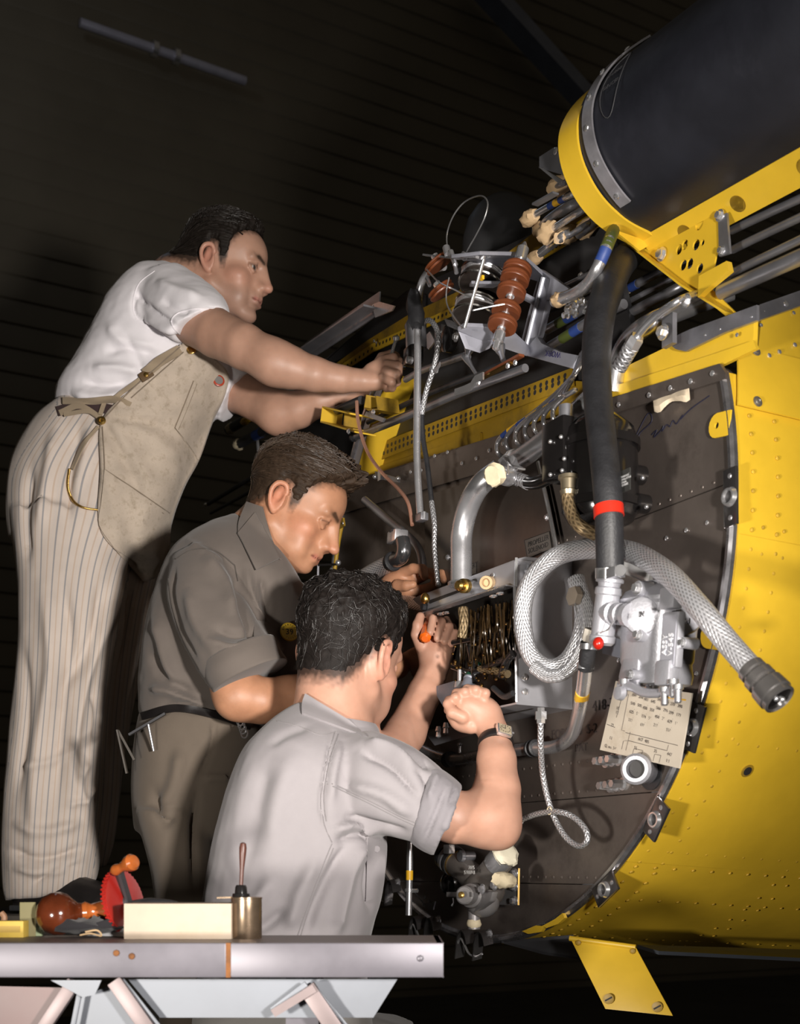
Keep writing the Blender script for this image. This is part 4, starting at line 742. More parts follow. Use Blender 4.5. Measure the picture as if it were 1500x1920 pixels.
# ------------------------------------------------------------------ coiled braided hose with connector
ho = root('braided_hose', 'big braided steel hose coiled once, connector hanging right', 'hose', FW(1180, 1270, .2))
hp = [(1080, 1085, .07), (1093, 1140, .07), (1090, 1190, .075), (1064, 1238, .085), (1028, 1252, .105), (994, 1226, .125), (980, 1165, .135), (988, 1105, .135), (1020, 1060, .125), (1062, 1036, .11), (1119, 1029, .10), (1185, 1036, .12), (1250, 1074, .155), (1308, 1136, .165), (1366, 1206, .15), (1408, 1254, .14)]
part(M().tube([FW(*q) for q in hp], [.0135, .0138, .014, .0142, .0145, .0148, .0148, .0148, .0148], 22, smooth=10), 'braid', BRAID, ho)
part(M().tube([FW(*q) for q in ((1088, 1100, .085), (1103, 1150, .085), (1097, 1204, .09), (1066, 1256, .10), (1030, 1268, .115), (1000, 1250, .13))], .0105, 16, smooth=8), 'second_strand', BRAID, ho)
ca, cb = FW(1404, 1250, .14), FW(1462, 1312, .13); ax = cb - ca; L = np.linalg.norm(ax)
cn = part(M().lathe(ca, ax, [(0.0000, 0.0144), (0.0032, 0.0172), (0.0112, 0.0172), (0.0128, 0.0152), (0.0160, 0.0152), (0.0176, 0.0192), (0.0272, 0.0192), (0.0288, 0.0168), (0.0336, 0.0168), (0.0352, 0.0212), (0.0480, 0.0220), (0.0528, 0.0220), (0.0544, 0.0204), (0.0608, 0.0204), (0.0624, 0.0176), (0.0560, 0.0168)], 32), 'connector', mat('connector_steel', (.42, .40, .39), .26, .9, var=.12), ho)
e1 = ca + nrm(ax) * .0575; part(M().lathe(e1, ax, [(0, .0172), (.001, .0172)], 24), 'socket_face', BLACKP, cn)
x_, y_, _ = frame(ax)
for k in (-1, 1): part(M().ell(e1 + x_ * .0065 * k + nrm(ax) * .002, .0036), 'contact', ALUB, cn)
part(M().lathe(FW(1078, 1118, .10) - NAX * .004, NAX, [(0, .0150), (.010, .0150), (.0115, .012)], 6), 'hex_cap', mat('cap_brown', (.22, .18, .14), .6), ho); part(M().hexa(SP(998, 1072, .003), LAX, .016, .010), 'box_nut', ALU, ho); part(M().tube([FW(1078, 1130, .105), FW(1082, 1150, .105), FW(1078, 1165, .105)], .0012, 6), 'lock_wire', ALUB, ho)
# ------------------------------------------------------------------ black rubber hose and tee
rb = root('rubber_hose', 'thick black rubber hose with red band hanging vertically', 'hose', FW(1145, 1190, .2))
part(M().tube([FW(*q) for q in ((1230, 430, -.30), (1188, 470, -.12), (1160, 500, -.02), (1140, 545, .05), (1124, 600, .09), (1118, 680, .11), (1123, 770, .135), (1133, 860, .155), (1141, 950, .16), (1144, 1075, .15))], [.0225, .0230, .0238, .0232, .0218, .0208, .0202, .0200, .0192], 24, smooth=8), 'hose', RUBBER, rb)
part(M().tube([FW(1140.5, 949, .16), FW(1142, 969, .16)], .0209, 24), 'red_band', RED, rb)
cl = part(M().tube([FW(1144, 1064, .152), FW(1144, 1084, .15)], .0206, 24), 'clamp', ALUB, rb); part(M().box(FW(1150, 1074, .178), .010, .005, .007, LAX, NAX, ZAX), 'clamp_screw', ALU, cl, bevel=.001); part(M().lathe(FW(1166, 1075, .165), nrm(LAX + NAX), [(0, .006), (.012, .006), (.014, .008), (.018, .008)], 12), 'clamp_head', ALUB, cl)
ta, tb = FW(1143, 1092, .15), FW(1130, 1190, .15); tx = nrm(tb - ta)
part(M().lathe(ta - tx * .006, tx, [(0, .017), (.002, .0195), (.006, .0195), (.007, .016), (.012, .015), (.014, .0185), (.022, .0188), (.024, .0170), (.078, .0165), (.080, .0185), (.088, .0182), (.092, .014)], 24), 'tee_body', CAST, rb)
ba, bb = FW(1138, 1148, .15), FW(1205, 1156, .155); part(M().lathe(ba, bb - ba, [(0, .016), (.018, .0165), (.020, .0125), (.026, .0125), (.028, .015), (.036, .015), (.038, .012), (.050, .012), (.052, .017), (.062, .017)], 20), 'tee_branch', CAST, rb)
part(M().hexa(FW(1112, 1180, .15), tx - LAX * .2, .014, .018), 'hex_nut', mat('nut_cream', (.50, .46, .40), .35, .5), rb); part(M().tube([FW(x, y, .17) for x, y in ((1150, 1165), (1140, 1180), (1125, 1187))], .0013, 6, smooth=4), 'lock_wire', ALUB, rb); part(M().ell(FW(1122, 1206, .165), (.008, .008, .009)), 'red_seal', mat('sealing_wax', (.35, .012, .006), .25), rb)
rt = root('drain_tube', 'bright tube with yellow band bending left below the junction box', 'pipe', FW(980, 1420, .12))
part(M().tube([FW(*q) for q in ((1104, 1205, .14), (1098, 1255, .13))], .0118, 18), 'rubber_sleeve', RUBBER, rt)
for x, y, o in ((1104, 1212, .139), (1098, 1248, .131)): part(M().tube([FW(x, y - 5, o), FW(x - 1, y + 6, o)], .0130, 18), 'sleeve_clamp', ALU, rt)
path = [(1098, 1250, .13), (1092, 1300, .105), (1083, 1345, .08), (1070, 1380, .06), (1040, 1400, .05), (990, 1404, .045), (920, 1414, .04), (860, 1425, .035), (820, 1418, .035), (785, 1402, .035)]
part(M().tube([FW(*q) for q in path], .0105, 16, smooth=8), 'tube', ALU, rt); part(M().tube([FW(1092.6, 1297, .107), FW(1090, 1310, .099)], .0110, 16), 'yellow_band', BYEL, rt)
for x, y, o in ((1000, 1403, .046), (843, 1424, .035)):
    t = FW(x - 10, y + 2, o) - FW(x + 10, y - 2, o)
    for k in (-1, 1): part(M().lathe(FW(x, y, o) + nrm(t) * .006 * k - nrm(t) * .003, t, [(0, .013), (.001, .0145), (.005, .0145), (.006, .013)], 20), 'rubber_clamp', RUBBER, rt)
part(M().lathe(FW(862, 1412, .045), ZAX, [(0, .003), (.012, .003), (.014, .006), (.018, .005)], 10), 'clamp_screw', ALU, rt)
# thin looped braided line
rt = root('braided_line', 'thin braided line dropping from the box into a loop', 'hose', FW(1040, 1590, .08))
part(M().tube([FW(*q) for q in ((1014, 1345, .13), (1014, 1400, .12), (1019, 1460, .10), (1034, 1520, .09), (1058, 1566, .085), (1084, 1586, .08), (1100, 1578, .08), (1098, 1556, .08), (1075, 1532, .085), (1045, 1522, .095), (1008, 1526, .10), (975, 1538, .10))], .0047, 12, smooth=8), 'braid', BRAIDT, rt)
part(M().lathe(FW(1014, 1327, .13), -ZAX, [(0, .006), (.006, .006), (.006, .0095), (.018, .0095), (.018, .007), (.024, .007)], 6), 'nut', ALUB, rt); part(M().hexa(FW(968, 1540, .10), FW(980, 1536, .10) - FW(968, 1540, .10), .008, .014), 'end_nut', ALUB, rt); part(M().tube([FW(1030, 1520, .1) + LAX * .006 * math.cos(t) + ZAX * .006 * math.sin(t) for t in np.linspace(0, 6.28, 12)], .001, 5), 'tie_string', TAPE, rt)
# ------------------------------------------------------------------ silver valve casting
vv = root('hydraulic_valve', 'silver cast hydraulic selector valve marked ASSY beside the rim', 'valve', FW(1225, 1300, .12))
vb = FW(1228, 1288, .10); vt = FW(1240, 1100, .10); vx = nrm(vt - vb); VX, VY = nrm(LAX - vx * np.dot(LAX, vx)), None; VY = np.cross(vx, VX); VY = VY if np.dot(VY, NAX) > 0 else -VY
def rbox(prof, n=28, e=3.2):
    m = M(); vs = []; H_ = np.linalg.norm(vt - vb)
    for t, w, d in prof:
        for q in np.linspace(0, 2 * math.pi, n, endpoint=False):
            c_, s_ = math.cos(q), math.sin(q); vs.append(vb + vx * (t * H_) + VX * (math.copysign(abs(c_) ** (2 / e), c_) * w) + VY * (math.copysign(abs(s_) ** (2 / e), s_) * d))
    k = len(prof); return m.add(vs, [(i * n + j, i * n + (j + 1) % n, (i + 1) * n + (j + 1) % n, (i + 1) * n + j) for i in range(k - 1) for j in range(n)] + [tuple(range(n))[::-1], tuple(range((k - 1) * n, k * n))])
part(rbox([(0, .040, .03), (.02, .052, .036), (.10, .054, .037), (.22, .050, .036), (.25, .052, .038), (.80, .055, .040), (.83, .059, .043), (.87, .059, .043), (.88, .057, .041), (.95, .052, .036), (1.0, .034, .024), (1.02, .02, .014)]), 'body', CAST, vv)
part(M().lathe(vt - vx * .004, vx, [(0, .024), (.010, .022), (.012, .012), (.03, .012)], 18), 'top_cap', CAST, vv)
pp = FW(1256, 1200, .150); o = part(M().box(pp - VY * .004, .017, .006, .036, VX, VY, vx), 'name_pad', CAST, vv, bevel=.003); part(M().box(pp + VY * .0022, .0135, .0006, .032, VX, VY, vx), 'pad_recess', mat('cast_recess', (.36, .36, .40), .45, .4), o)
text('ASSY\nV-545', 'cast_letters', pp + VY * .003 - vx * .006, vx, -VX, .0125, mat('raised_letters', (.75, .75, .78), .4, .2), o, ext=.0008)
part(M().box(FW(1258, 1122, .146), .015, .008, .014, VX, VY, vx), 'upper_lug', CAST, vv, bevel=.004); part(M().box(FW(1250, 1262, .148), .015, .010, .017, VX, VY, vx), 'lower_lug', CAST, vv, bevel=.006)
ia, ib = FW(1215, 1156, .12), FW(1183, 1152, .19); part(M().lathe(ia, ib - ia, [(0, .026), (.030, .026), (.034, .024), (.036, .018)], 26), 'inlet_port', CAST, vv); text('IN', 'cast_letters', FW(1203, 1152, .175), VX, vx, .011, ALUB, vv, ext=.001)
part(M().lathe(FW(1270, 1166, .10), LAX + NAX * .3, [(0, .022), (.030, .022), (.034, .019)], 24), 'outlet_port', CAST, vv); text('IN', 'cast_letters', FW(1289, 1165, .126), VX, vx, .010, ALUB, vv, ext=.001)
for x, y, s in ((1198, 1103, 1.1), (1199, 1190, 1), (1282, 1205, .8), (1185, 1265, .8), (1255, 1112, .7)):
    c = FW(x, y, .145); q = part(M().lathe(c - NAX * .02, NAX, [(0, .010 * s), (.022, .009 * s)], 14), 'bolt_boss', CAST, vv); part(M().bolt(c + NAX * .002, NAX, .0058 * s), 'bolt', ALUB, q)
part(M().prism([FW(x, y, .07) for x, y in ((1138, 1182), (1168, 1178), (1172, 1236), (1134, 1226))], .006, NAX), 'mount_plate', GREYC, vv, bevel=.002); part(M().cyl(FW(1160, 1185, .12), FW(1195, 1192, .13), .009), 'mount_arm', CAST, vv)
part(M().tube([FW(x, y, .15) for x, y in ((1163, 1284), (1185, 1288), (1205, 1298), (1230, 1300), (1255, 1296), (1272, 1298))], .0062, 12, smooth=6), 'linkage_bar', CAST, vv)
for x, y in ((1170, 1290), (1246, 1305), (1262, 1290), (1271, 1300)): part(M().lathe(FW(x, y - 16, .152), -ZAX, [(0, .0075), (.006, .0075), (.007, .005), (.022, .005), (.024, .003)], 12), 'linkage_pin', ALU, vv)
part(M().lathe(FW(1222, 1284, .12), -ZAX, [(0, .010), (.012, .009), (.014, .006)], 14), 'stem', ALUB, vv)
part(M().box(FW(1190, 1262, .13), .018, .010, .020, VX, VY, vx), 'fork', CAST, vv, bevel=.006); part(M().lathe(FW(1166, 1300, .155), NAX, [(0, .010), (.008, .009), (.009, .004)], 14), 'ball', CAST, vv)
part(M().tube([FW(1165, 1060, .06), FW(1195, 1070, .06), FW(1228, 1084, .06)], .011, 14), 'upper_pipe', mat('pale_pipe', (.6, .6, .6), .4, .3), vv)
# notes card behind the valve
CDP = [(1157, 1277), (1300, 1300), (1276, 1441), (1127, 1406)]
cdq = [FW(x, y, .035) for x, y in CDP]; cdm = mat('pencilled_card', (.50, .44, .36), .8, 0, var=.07, vs=7, dirt=(.34, .27, .19), ds=9, dth=(.55, .8))
rt = root('notes_card', 'soiled cardboard sheet covered in handwritten figures below the valve', 'card', cdq[3])
part(M().prism(cdq, .0025, NAX), 'sheet', cdm, rt)
def CD(u, v): return cdq[0] + (cdq[1] - cdq[0]) * u + (cdq[3] - cdq[0]) * v + NAX * .003
cx_, cy_ = cdq[1] - cdq[0], cdq[0] - cdq[3]
PEN = mat('pencil', (.10, .085, .075), .8)
for i in range(4):
    rows = '\n'.join('   '.join(str(random.randint(101, 699)) for _ in range(2)) + '\n  .     ' for _ in range(4)); text(rows, 'pencil_figures', CD(.36 + .17 * i, .36 + .03 * (i % 2)), cx_, cy_, .0066, PEN, rt, ext=.0001)
for s, u, v in (('10\n12', .12, .40), ('22', .10, .62), ('11', .12, .80), ('617  405   .   13', .62, .74), ('55', .48, .86), ('35', .74, .84), ('447', .92, .84), ('1:1', .92, .93), ('Q. no. 3455', .16, .93), ('117', .60, .95)): text(s, 'pencil_figures', CD(u, v), cx_, cy_, .0068, PEN, rt, ext=.0001)
for pts in (((.30, .68), (.99, .70)), ((.36, .66), (.36, .78), (.88, .80), (.88, .72)), ((.46, .97), (.46, .87), (.58, .87), (.58, .97)), ((.30, .92), (.30, .80), (.36, .78), (.36, .92)), ((.74, .98), (.74, .88), (.82, .88), (.82, .98)), ((.22, .15), (.24, .66), (.28, .66)), ((.02, .62), (.14, .64)), ((.14, .15), (.13, .5))):
    part(M().tube([CD(*q) for q in pts], .0004, 4), 'pencil_line', PEN, rt)
part(M().tube([CD(.25, .10), CD(.6, .11), CD(.95, .10)], .0012, 5), 'string', BYEL, rt)
# small fittings on the firewall
rt = root('pipe_socket', 'silver open pipe socket below the notes card', 'fitting', FW(1200, 1465, .04)); a, b = FW(1215, 1445, .0), FW(1178, 1440, .09)
part(M().lathe(a, b - a, [(0, .020), (.05, .020), (.055, .023), (.070, .023), (.074, .019), (.074, .014), (.05, .013)], 26), 'socket', CAST, rt); part(M().lathe(a + nrm(b - a) * .060, b - a, [(0, .0142), (.001, .0142)], 22), 'dark_bore_disc', INK, rt); part(M().lathe(FW(1222, 1452, -.0), NAX, [(0, .024), (.003, .024), (.004, .018)], 22), 'flange', DARKM, rt)  # black disc paints the shade inside the socket
for y0, x0, lb in ((1428, 1140, 'upper'), (1474, 1148, 'lower')):
    rt = root('bolt_row', f'row of three bright hex bolts on the firewall, {lb} row', 'bolts', FW(x0 + 12, y0 + 10, .0), 'bolt rows on the firewall')
    for k in range(3): part(M().bolt(FW(x0 + 12 * k, y0 - 2 * k, .0), NAX, .0072, .022), 'bolt', ALUB, rt)
# torn paper scrap
G = []
for i, t in enumerate(np.linspace(0, 1, 13)):
    x = 1226 + 66 * t; y = 752 - 24 * t; w = 12 + 7 * math.sin(t * 9) + 7 * abs(math.cos(t * 6)); G.append([FW(x, y, .012 + .004 * math.sin(t * 14)), FW(x + 1, y + w * .5, .018 + .004 * math.sin(t * 11)), FW(x + 2, y + w, .012)])
thing(M().grid(G, .0012), 'paper_scrap', mat('cream_paper', (.68, .57, .42), .7, 0, var=.1, vs=40, bump=.3, bs=90), 'torn wavy scrap of cream paper stuck on the firewall', 'paper')
# ------------------------------------------------------------------ drain valve casting at the bottom of the firewall
dv = root('drain_valve', 'grey-brown Y-shaped drain valve casting low on the firewall', 'valve', FW(890, 1745, .1))
DVM = mat('drain_casting', (.14, .125, .115), .45, .4, var=.15, vs=16, bump=.12, bs=220); DVG = mat('drain_grey', (.22, .21, .21), .42, .4, var=.1)
a, b = FW(836, 1602, .09), FW(910, 1664, .09); part(M().cyl(a, b, rad(24, a), n=26), 'left_branch', DVM, dv); x_ = nrm(b - a)
for h, r, mt_ in ((.004, 27, RUBBER), (.018, 28, ALUD), (.032, 27, RUBBER), (.040, 25.5, BRASS)): part(M().lathe(a + x_ * h, x_, [(0, rad(r, a)), (.009 if mt_ is not BRASS else .003, rad(r, a))], 28), 'hose_clamp', mt_, dv)
part(M().box(FW(842, 1592, .13), .010, .006, .008, LAX, NAX, ZAX), 'clamp_lug', ALU, dv, bevel=.002)
a, b = FW(890, 1668, .09), FW(946, 1604, .09); x_ = nrm(b - a); L = np.linalg.norm(b - a); part(M().cyl(a, b, rad(23, a), n=26), 'right_branch', DVM, dv); part(M().lathe(b - x_ * .028, x_, [(0, rad(25, a)), (.030, rad(25, a)), (.034, rad(22, a))], 26), 'foil_wrap', ALU, dv); part(wrap(b - x_ * .002, b + x_ * .012, rad(24, a)), 'tape_cap', mat('cream_tape', (.58, .54, .42), .6, 0, var=.1, bump=.3, bs=80), dv)
part(M().ell(FW(908, 1668, .09), (.040, .034, .034), LAX, NAX, ZAX), 'hub', DVM, dv); part(M().ell(FW(905, 1692, .10), (.030, .028, .026), LAX, NAX, ZAX), 'lower_hub', DVG, dv)
part(M().prism([FW(x, y, .11) for x, y in ((905, 1668), (935, 1672), (930, 1690), (900, 1712), (890, 1700))], .012, NAX), 'web', DVG, dv, bevel=.003)
a, b = FW(890, 1680, .12), FW(866, 1678, .165); o = part(M().lathe(a, b - a, [(0, .021), (.020, .020), (.024, .016), (.045, .0155), (.047, .013)], 24), 'plug_boss', DVG, dv); part(M().lathe(b + (b - a) * .02, b - a, [(0, .0055), (.002, .0055), (.003, .003)], 12), 'plug_centre', BRASS, o)
part(M().bar(FW(839, 1677, .15), FW(886, 1677, .15), .004, .008), 'handle', DVG, dv); part(M().tube([FW(x, y, .15) for x, y in ((850, 1684), (851, 1692), (847, 1698))], .0016, 6), 'split_pin', ALU, dv)
a, b = FW(889, 1700, .11), FW(889, 1742, .11); part(M().cyl(a, b, rad(11.5, a), n=20), 'outlet', DVG, dv); part(wrap(FW(889, 1722, .11), FW(889, 1742, .11), rad(13, a), amp=.05), 'outlet_tape', TAPE, dv)
for x, y in ((905, 1667), (928, 1660)): part(M().bolt(FW(x, y, .135), NAX, .006), 'bolt', ALU, dv)
part(wrap(FW(960, 1652, .10), FW(930, 1648, .14), .013), 'papered_port', TAPE, dv); part(M().prism([FW(x, y, .03) for x, y in ((936, 1628), (975, 1628), (973, 1697), (936, 1696))], .003, NAX), 'mount_plate', ALUB, dv); part(M().bar(FW(973, 1628, .034), FW(972, 1697, .034), .003, .003), 'plate_edge', BYEL, dv)
for y in (1637, 1663, 1689): part(M().bolt(FW(963, y, .034), NAX, .0055), 'plate_bolt', ALU, dv)
text('S-9089-8', 'cast_letters', FW(880, 1636, .132), LAX, ZAX, .0095, mat('letter_grey', (.35, .34, .33), .5, .3), dv, ext=.0008); text('7075', 'cast_letters', FW(884, 1627, .128), LAX, ZAX, .0095, MATS['letter_grey'], dv, ext=.0008)
part(M().ell(FW(845, 1655, .06), (.02, .02, .024)), 'back_knob', BLACKP, dv); part(M().lathe(FW(888, 1605, .08), NAX, [(0, .008), (.02, .008), (.022, .011), (.028, .010)], 12), 'upper_stud', ALUD, dv)
# vertical drain pipe with yellow band
rt = pipe('vent_pipe', 'slim vertical vent pipe with yellow band behind the kneeling man', [(768, 1540, .10), (768, 1620, .10), (767, 1670, .10), (766, 1716, .10)], 6.5, ALU, bands=((.40, .52, BYEL),))
part(M().lathe(FW(767, 1672, .10), ZAX, [(0, .009), (.006, .009)], 16), 'clamp', ALUB, rt); part(M().cyl(FW(767, 1670, .10), FW(783, 1670, .09), .004), 'clamp_arm', ALUB, rt)
part(M().plate([FW(x, y, .02) for x, y in ((778, 1660), (786, 1658), (818, 1690), (814, 1706), (806, 1706), (778, 1672))], [(FW(797, 1682, .02), .0035), (FW(806, 1690, .02), .0035), (FW(796, 1696, .02), .003)], .003, NAX), 'bracket', ALUD, rt)
# ------------------------------------------------------------------ people: implicit surfaces, lofts, cloth
def vnoise(p, seed=0):
    p = np.asarray(p, float); i = np.floor(p).astype(np.int64); f = p - i; f = f * f * (3 - 2 * f); out = np.zeros(len(p))
    for c in range(8):
        o = np.array([c & 1, (c >> 1) & 1, c >> 2]); q = i + o; h = (q[:, 0] * 73856093 ^ q[:, 1] * 19349663 ^ q[:, 2] * 83492791 ^ (seed * 2654435)) & 0xffff
        h = ((h * 48271 + 11) % 65521) / 65521.0; w = np.prod(np.where(o == 1, f, 1 - f), axis=1); out += h * w
    return out * 2 - 1
def fbm(p, sc, seed=0, oct=3): return sum(vnoise(np.asarray(p) * sc * 2 ** o, seed + o) / 2 ** o for o in range(oct))
class Body:
    def __init__(s): s.p = []
    def cap(s, a, b, ra, rb=None, k=.012, sub=False): s.p.append(('c', np.asarray(a, float), np.asarray(b, float), ra, ra if rb is None else rb, k, sub)); return s
    def chain(s, pts, rs, k=.012):
        for i in range(len(pts) - 1): s.cap(pts[i], pts[i + 1], rs[i], rs[i + 1], k if i == 0 else min(k, .007))
        return s
    def ell(s, c, r, ax=None, k=.012, sub=False): s.p.append(('e', np.asarray(c, float), np.asarray(r, float), np.eye(3) if ax is None else np.asarray(ax, float), 0, k, sub)); return s
    def mesh(s, h):
        lo = np.full(3, 1e9); hi = -lo; bb = []
        for t, a, b, r1, r2, k, sub in s.p:
            if t == 'c': l = np.minimum(a - r1, b - r2); u = np.maximum(a + r1, b + r2)
            else: e = np.sqrt(((r1 * b[:, None]) ** 2).sum(0)); l, u = a - e, a + e
            bb.append((l, u))
            if not sub: lo = np.minimum(lo, l); hi = np.maximum(hi, u)
        lo -= 3 * h + .012; n = np.ceil((hi + .012 - lo) / h).astype(int) + 4; V = np.full(n, .2, np.float32)
        for (t, a, b, r1, r2, k, sub), (l, u) in zip(s.p, bb):
            mg = k + 3 * h; i0 = np.maximum(0, np.floor((l - mg - lo) / h).astype(int)); i1 = np.minimum(n, np.ceil((u + mg - lo) / h).astype(int) + 1)
            if (i1 <= i0).any(): continue
            g = [lo[d] + h * np.arange(i0[d], i1[d]) for d in range(3)]; X, Y, Z = g[0][:, None, None], g[1][None, :, None], g[2][None, None, :]
            if t == 'c':
                ba = b - a; q = max(ba @ ba, 1e-12); tt = np.clip(((X - a[0]) * ba[0] + (Y - a[1]) * ba[1] + (Z - a[2]) * ba[2]) / q, 0, 1)
                D = np.sqrt((X - a[0] - tt * ba[0]) ** 2 + (Y - a[1] - tt * ba[1]) ** 2 + (Z - a[2] - tt * ba[2]) ** 2) - (r1 + (r2 - r1) * tt)
            else:
                k0 = 0; k1 = 0
                for j in range(3):
                    c = (X - a[0]) * r1[j][0] + (Y - a[1]) * r1[j][1] + (Z - a[2]) * r1[j][2]; k0 = k0 + (c / b[j]) ** 2; k1 = k1 + (c / b[j] ** 2) ** 2
                k0 = np.sqrt(k0); D = k0 * (k0 - 1) / np.maximum(np.sqrt(k1), 1e-6)
            sl = tuple(slice(i0[d], i1[d]) for d in range(3)); W = V[sl]
            if sub: hh = np.maximum(k - np.abs(-D - W), 0) / k; V[sl] = np.maximum(W, -D) + hh * hh * k * .25
            else: hh = np.maximum(k - np.abs(D - W), 0) / k; V[sl] = np.minimum(W, D) - hh * hh * k * .25
        return nets(V, lo, h)
def nets(V, lo, h):
    I = V < 0; nx, ny, nz = V.shape
    cnt = sum(I[a:nx - 1 + a, b:ny - 1 + b, c:nz - 1 + c].astype(np.int8) for a in (0, 1) for b in (0, 1) for c in (0, 1))
    A = (cnt > 0) & (cnt < 8); idx = np.argwhere(A); ID = np.full(A.shape, -1, np.int64); ID[A] = np.arange(len(idx))
    acc = np.zeros((len(idx), 3)); num = np.zeros(len(idx)); cr = [(a, b, c) for a in (0, 1) for b in (0, 1) for c in (0, 1)]
    for p in cr:
        for d in range(3):
            if p[d]: continue
            q = list(p); q[d] = 1; a = V[idx[:, 0] + p[0], idx[:, 1] + p[1], idx[:, 2] + p[2]]; b = V[idx[:, 0] + q[0], idx[:, 1] + q[1], idx[:, 2] + q[2]]
            m = (a < 0) != (b < 0); t = np.where(m, a / np.where(m, a - b, 1), 0); e = np.tile(np.array(p, float), (len(idx), 1)); e[:, d] += t; acc[m] += e[m]; num += m
    v = lo + h * (idx + acc / np.maximum(num, 1)[:, None]); F = []
    for d in range(3):
        s0 = [slice(None)] * 3; s1 = [slice(None)] * 3; s0[d] = slice(0, -1); s1[d] = slice(1, None); a, b = I[tuple(s0)], I[tuple(s1)]
        e = np.argwhere(a != b); o1, o2 = [(1, 2), (2, 0), (0, 1)][d]; e = e[(e[:, o1] > 0) & (e[:, o2] > 0) & (e[:, o1] < V.shape[o1] - 1) & (e[:, o2] < V.shape[o2] - 1)]
        fl = a[e[:, 0], e[:, 1], e[:, 2]]
        def g(x, y): q = e.copy(); q[:, o1] -= x; q[:, o2] -= y; return ID[q[:, 0], q[:, 1], q[:, 2]]
        Q = np.stack([g(1, 1), g(0, 1), g(0, 0), g(1, 0)], 1); Q[~fl] = Q[~fl][:, ::-1]; F.append(Q)
    return v, np.vstack(F)
def remesh(m, vox):
    me = bpy.data.meshes.new('t'); me.from_pydata(m.v, [], m.f); bm = bmesh.new(); bm.from_mesh(me); bmesh.ops.recalc_face_normals(bm, faces=bm.faces); bm.to_mesh(me); bm.free()
    o = bpy.data.objects.new('t', me); COL.objects.link(o); md = o.modifiers.new('r', 'REMESH'); md.mode = 'VOXEL'; md.voxel_size = vox
    dg = bpy.context.evaluated_depsgraph_get(); e = bpy.data.meshes.new_from_object(o.evaluated_get(dg)); v = np.empty(len(e.vertices) * 3); e.vertices.foreach_get('co', v)
    f = np.array([tuple(p.vertices) for p in e.polygons if len(p.vertices) == 4]); bpy.data.objects.remove(o); return v.reshape(-1, 3), f
def edges_of(f): e = np.vstack([f[:, [0, 1]], f[:, [1, 2]], f[:, [2, 3]], f[:, [3, 0]]]); return np.unique(np.sort(e, 1), axis=0)
def smooth(v, f, it=4, lam=.5):
    e = edges_of(f); n = len(v); dg = np.bincount(e.ravel(), minlength=n).astype(float); dg[dg == 0] = 1
    for _ in range(it):
        s = np.stack([np.bincount(e[:, 0], v[e[:, 1], d], n) + np.bincount(e[:, 1], v[e[:, 0], d], n) for d in range(3)], 1); v = v + lam * (s / dg[:, None] - v)
    return v
def normals(v, f):
    n = np.zeros_like(v); c = np.cross(v[f[:, 2]] - v[f[:, 0]], v[f[:, 3]] - v[f[:, 1]])
    for k in range(4):
        for d in range(3): n[:, d] += np.bincount(f[:, k], c[:, d], len(v))
    return n / np.maximum(np.linalg.norm(n, axis=1, keepdims=True), 1e-12)
def strokes(v, f, st):
    # folds drawn as lines over the cloth: (points, half width in pixels, height in metres)
    n = normals(v, f); px = PXL(v); vd = v - np.array([0, 0, CZ]); vd /= np.linalg.norm(vd, axis=1, keepdims=True); fc = np.clip(-(n * vd).sum(1) * 2.2, 0, 1); D = np.zeros(len(v))
    for pts, w, h in st:
        q = catmull(np.array(pts, float), 5); lo, hi = q.min(0) - 3 * w, q.max(0) + 3 * w; ix = np.where((px[:, 0] > lo[0]) & (px[:, 0] < hi[0]) & (px[:, 1] > lo[1]) & (px[:, 1] < hi[1]))[0]
        if not len(ix): continue
        bd = np.full(len(ix), 1e9); bt = np.zeros(len(ix)); k = len(q) - 1
        for i in range(k):
            a, b = q[i], q[i + 1]; ba = b - a; t = np.clip(((px[ix] - a) @ ba) / max(ba @ ba, 1e-9), 0, 1); d = np.linalg.norm(px[ix] - a - t[:, None] * ba, axis=1); m = d < bd; bd[m] = d[m]; bt[m] = (i + t[m]) / k
        D[ix] += 1.7 * h * np.exp(-(bd / w) ** 2) * np.clip(np.minimum(bt, 1 - bt) * 5, .15, 1) * fc[ix]
    return v + n * D[:, None]
def loft(m, secs, n=36, e=2.3, sub=5, cap=True):
    # a section: left pixel, right pixel, distance, half depth (metres)
    S = np.array([(*l, *r, d, h) for l, r, d, h in secs], float); S = catmull(S, sub) if len(S) > 2 else S; vs = []
    for x0, y0, x1, y1, d, h in S:
        a, b = P(x0, y0, d), P(x1, y1, d); c, w = (a + b) / 2, (b - a) / 2
        for q in np.linspace(0, 2 * math.pi, n, endpoint=False):
            c_, s_ = math.cos(q), math.sin(q); vs.append(c + w * math.copysign(abs(c_) ** (2 / e), c_) + np.array([0, h, 0]) * math.copysign(abs(s_) ** (2 / e), s_))
    k = len(S); return m.add(vs, [(i * n + j, i * n + (j + 1) % n, (i + 1) * n + (j + 1) % n, (i + 1) * n + j) for i in range(k - 1) for j in range(n)] + [tuple(range(n))[::-1], tuple(range((k - 1) * n, k * n))])
def arr(v, f): m = M(); m.v = [tuple(q) for q in v.tolist()]; m.f = [tuple(q) for q in f.tolist()]; return m
def bvh(*vf): 
    V, F_, o = [], [], 0
    for v, f in vf: V += v.tolist(); F_ += (f + o).tolist(); o += len(v)
    return BVHTree.FromPolygons(V, F_)
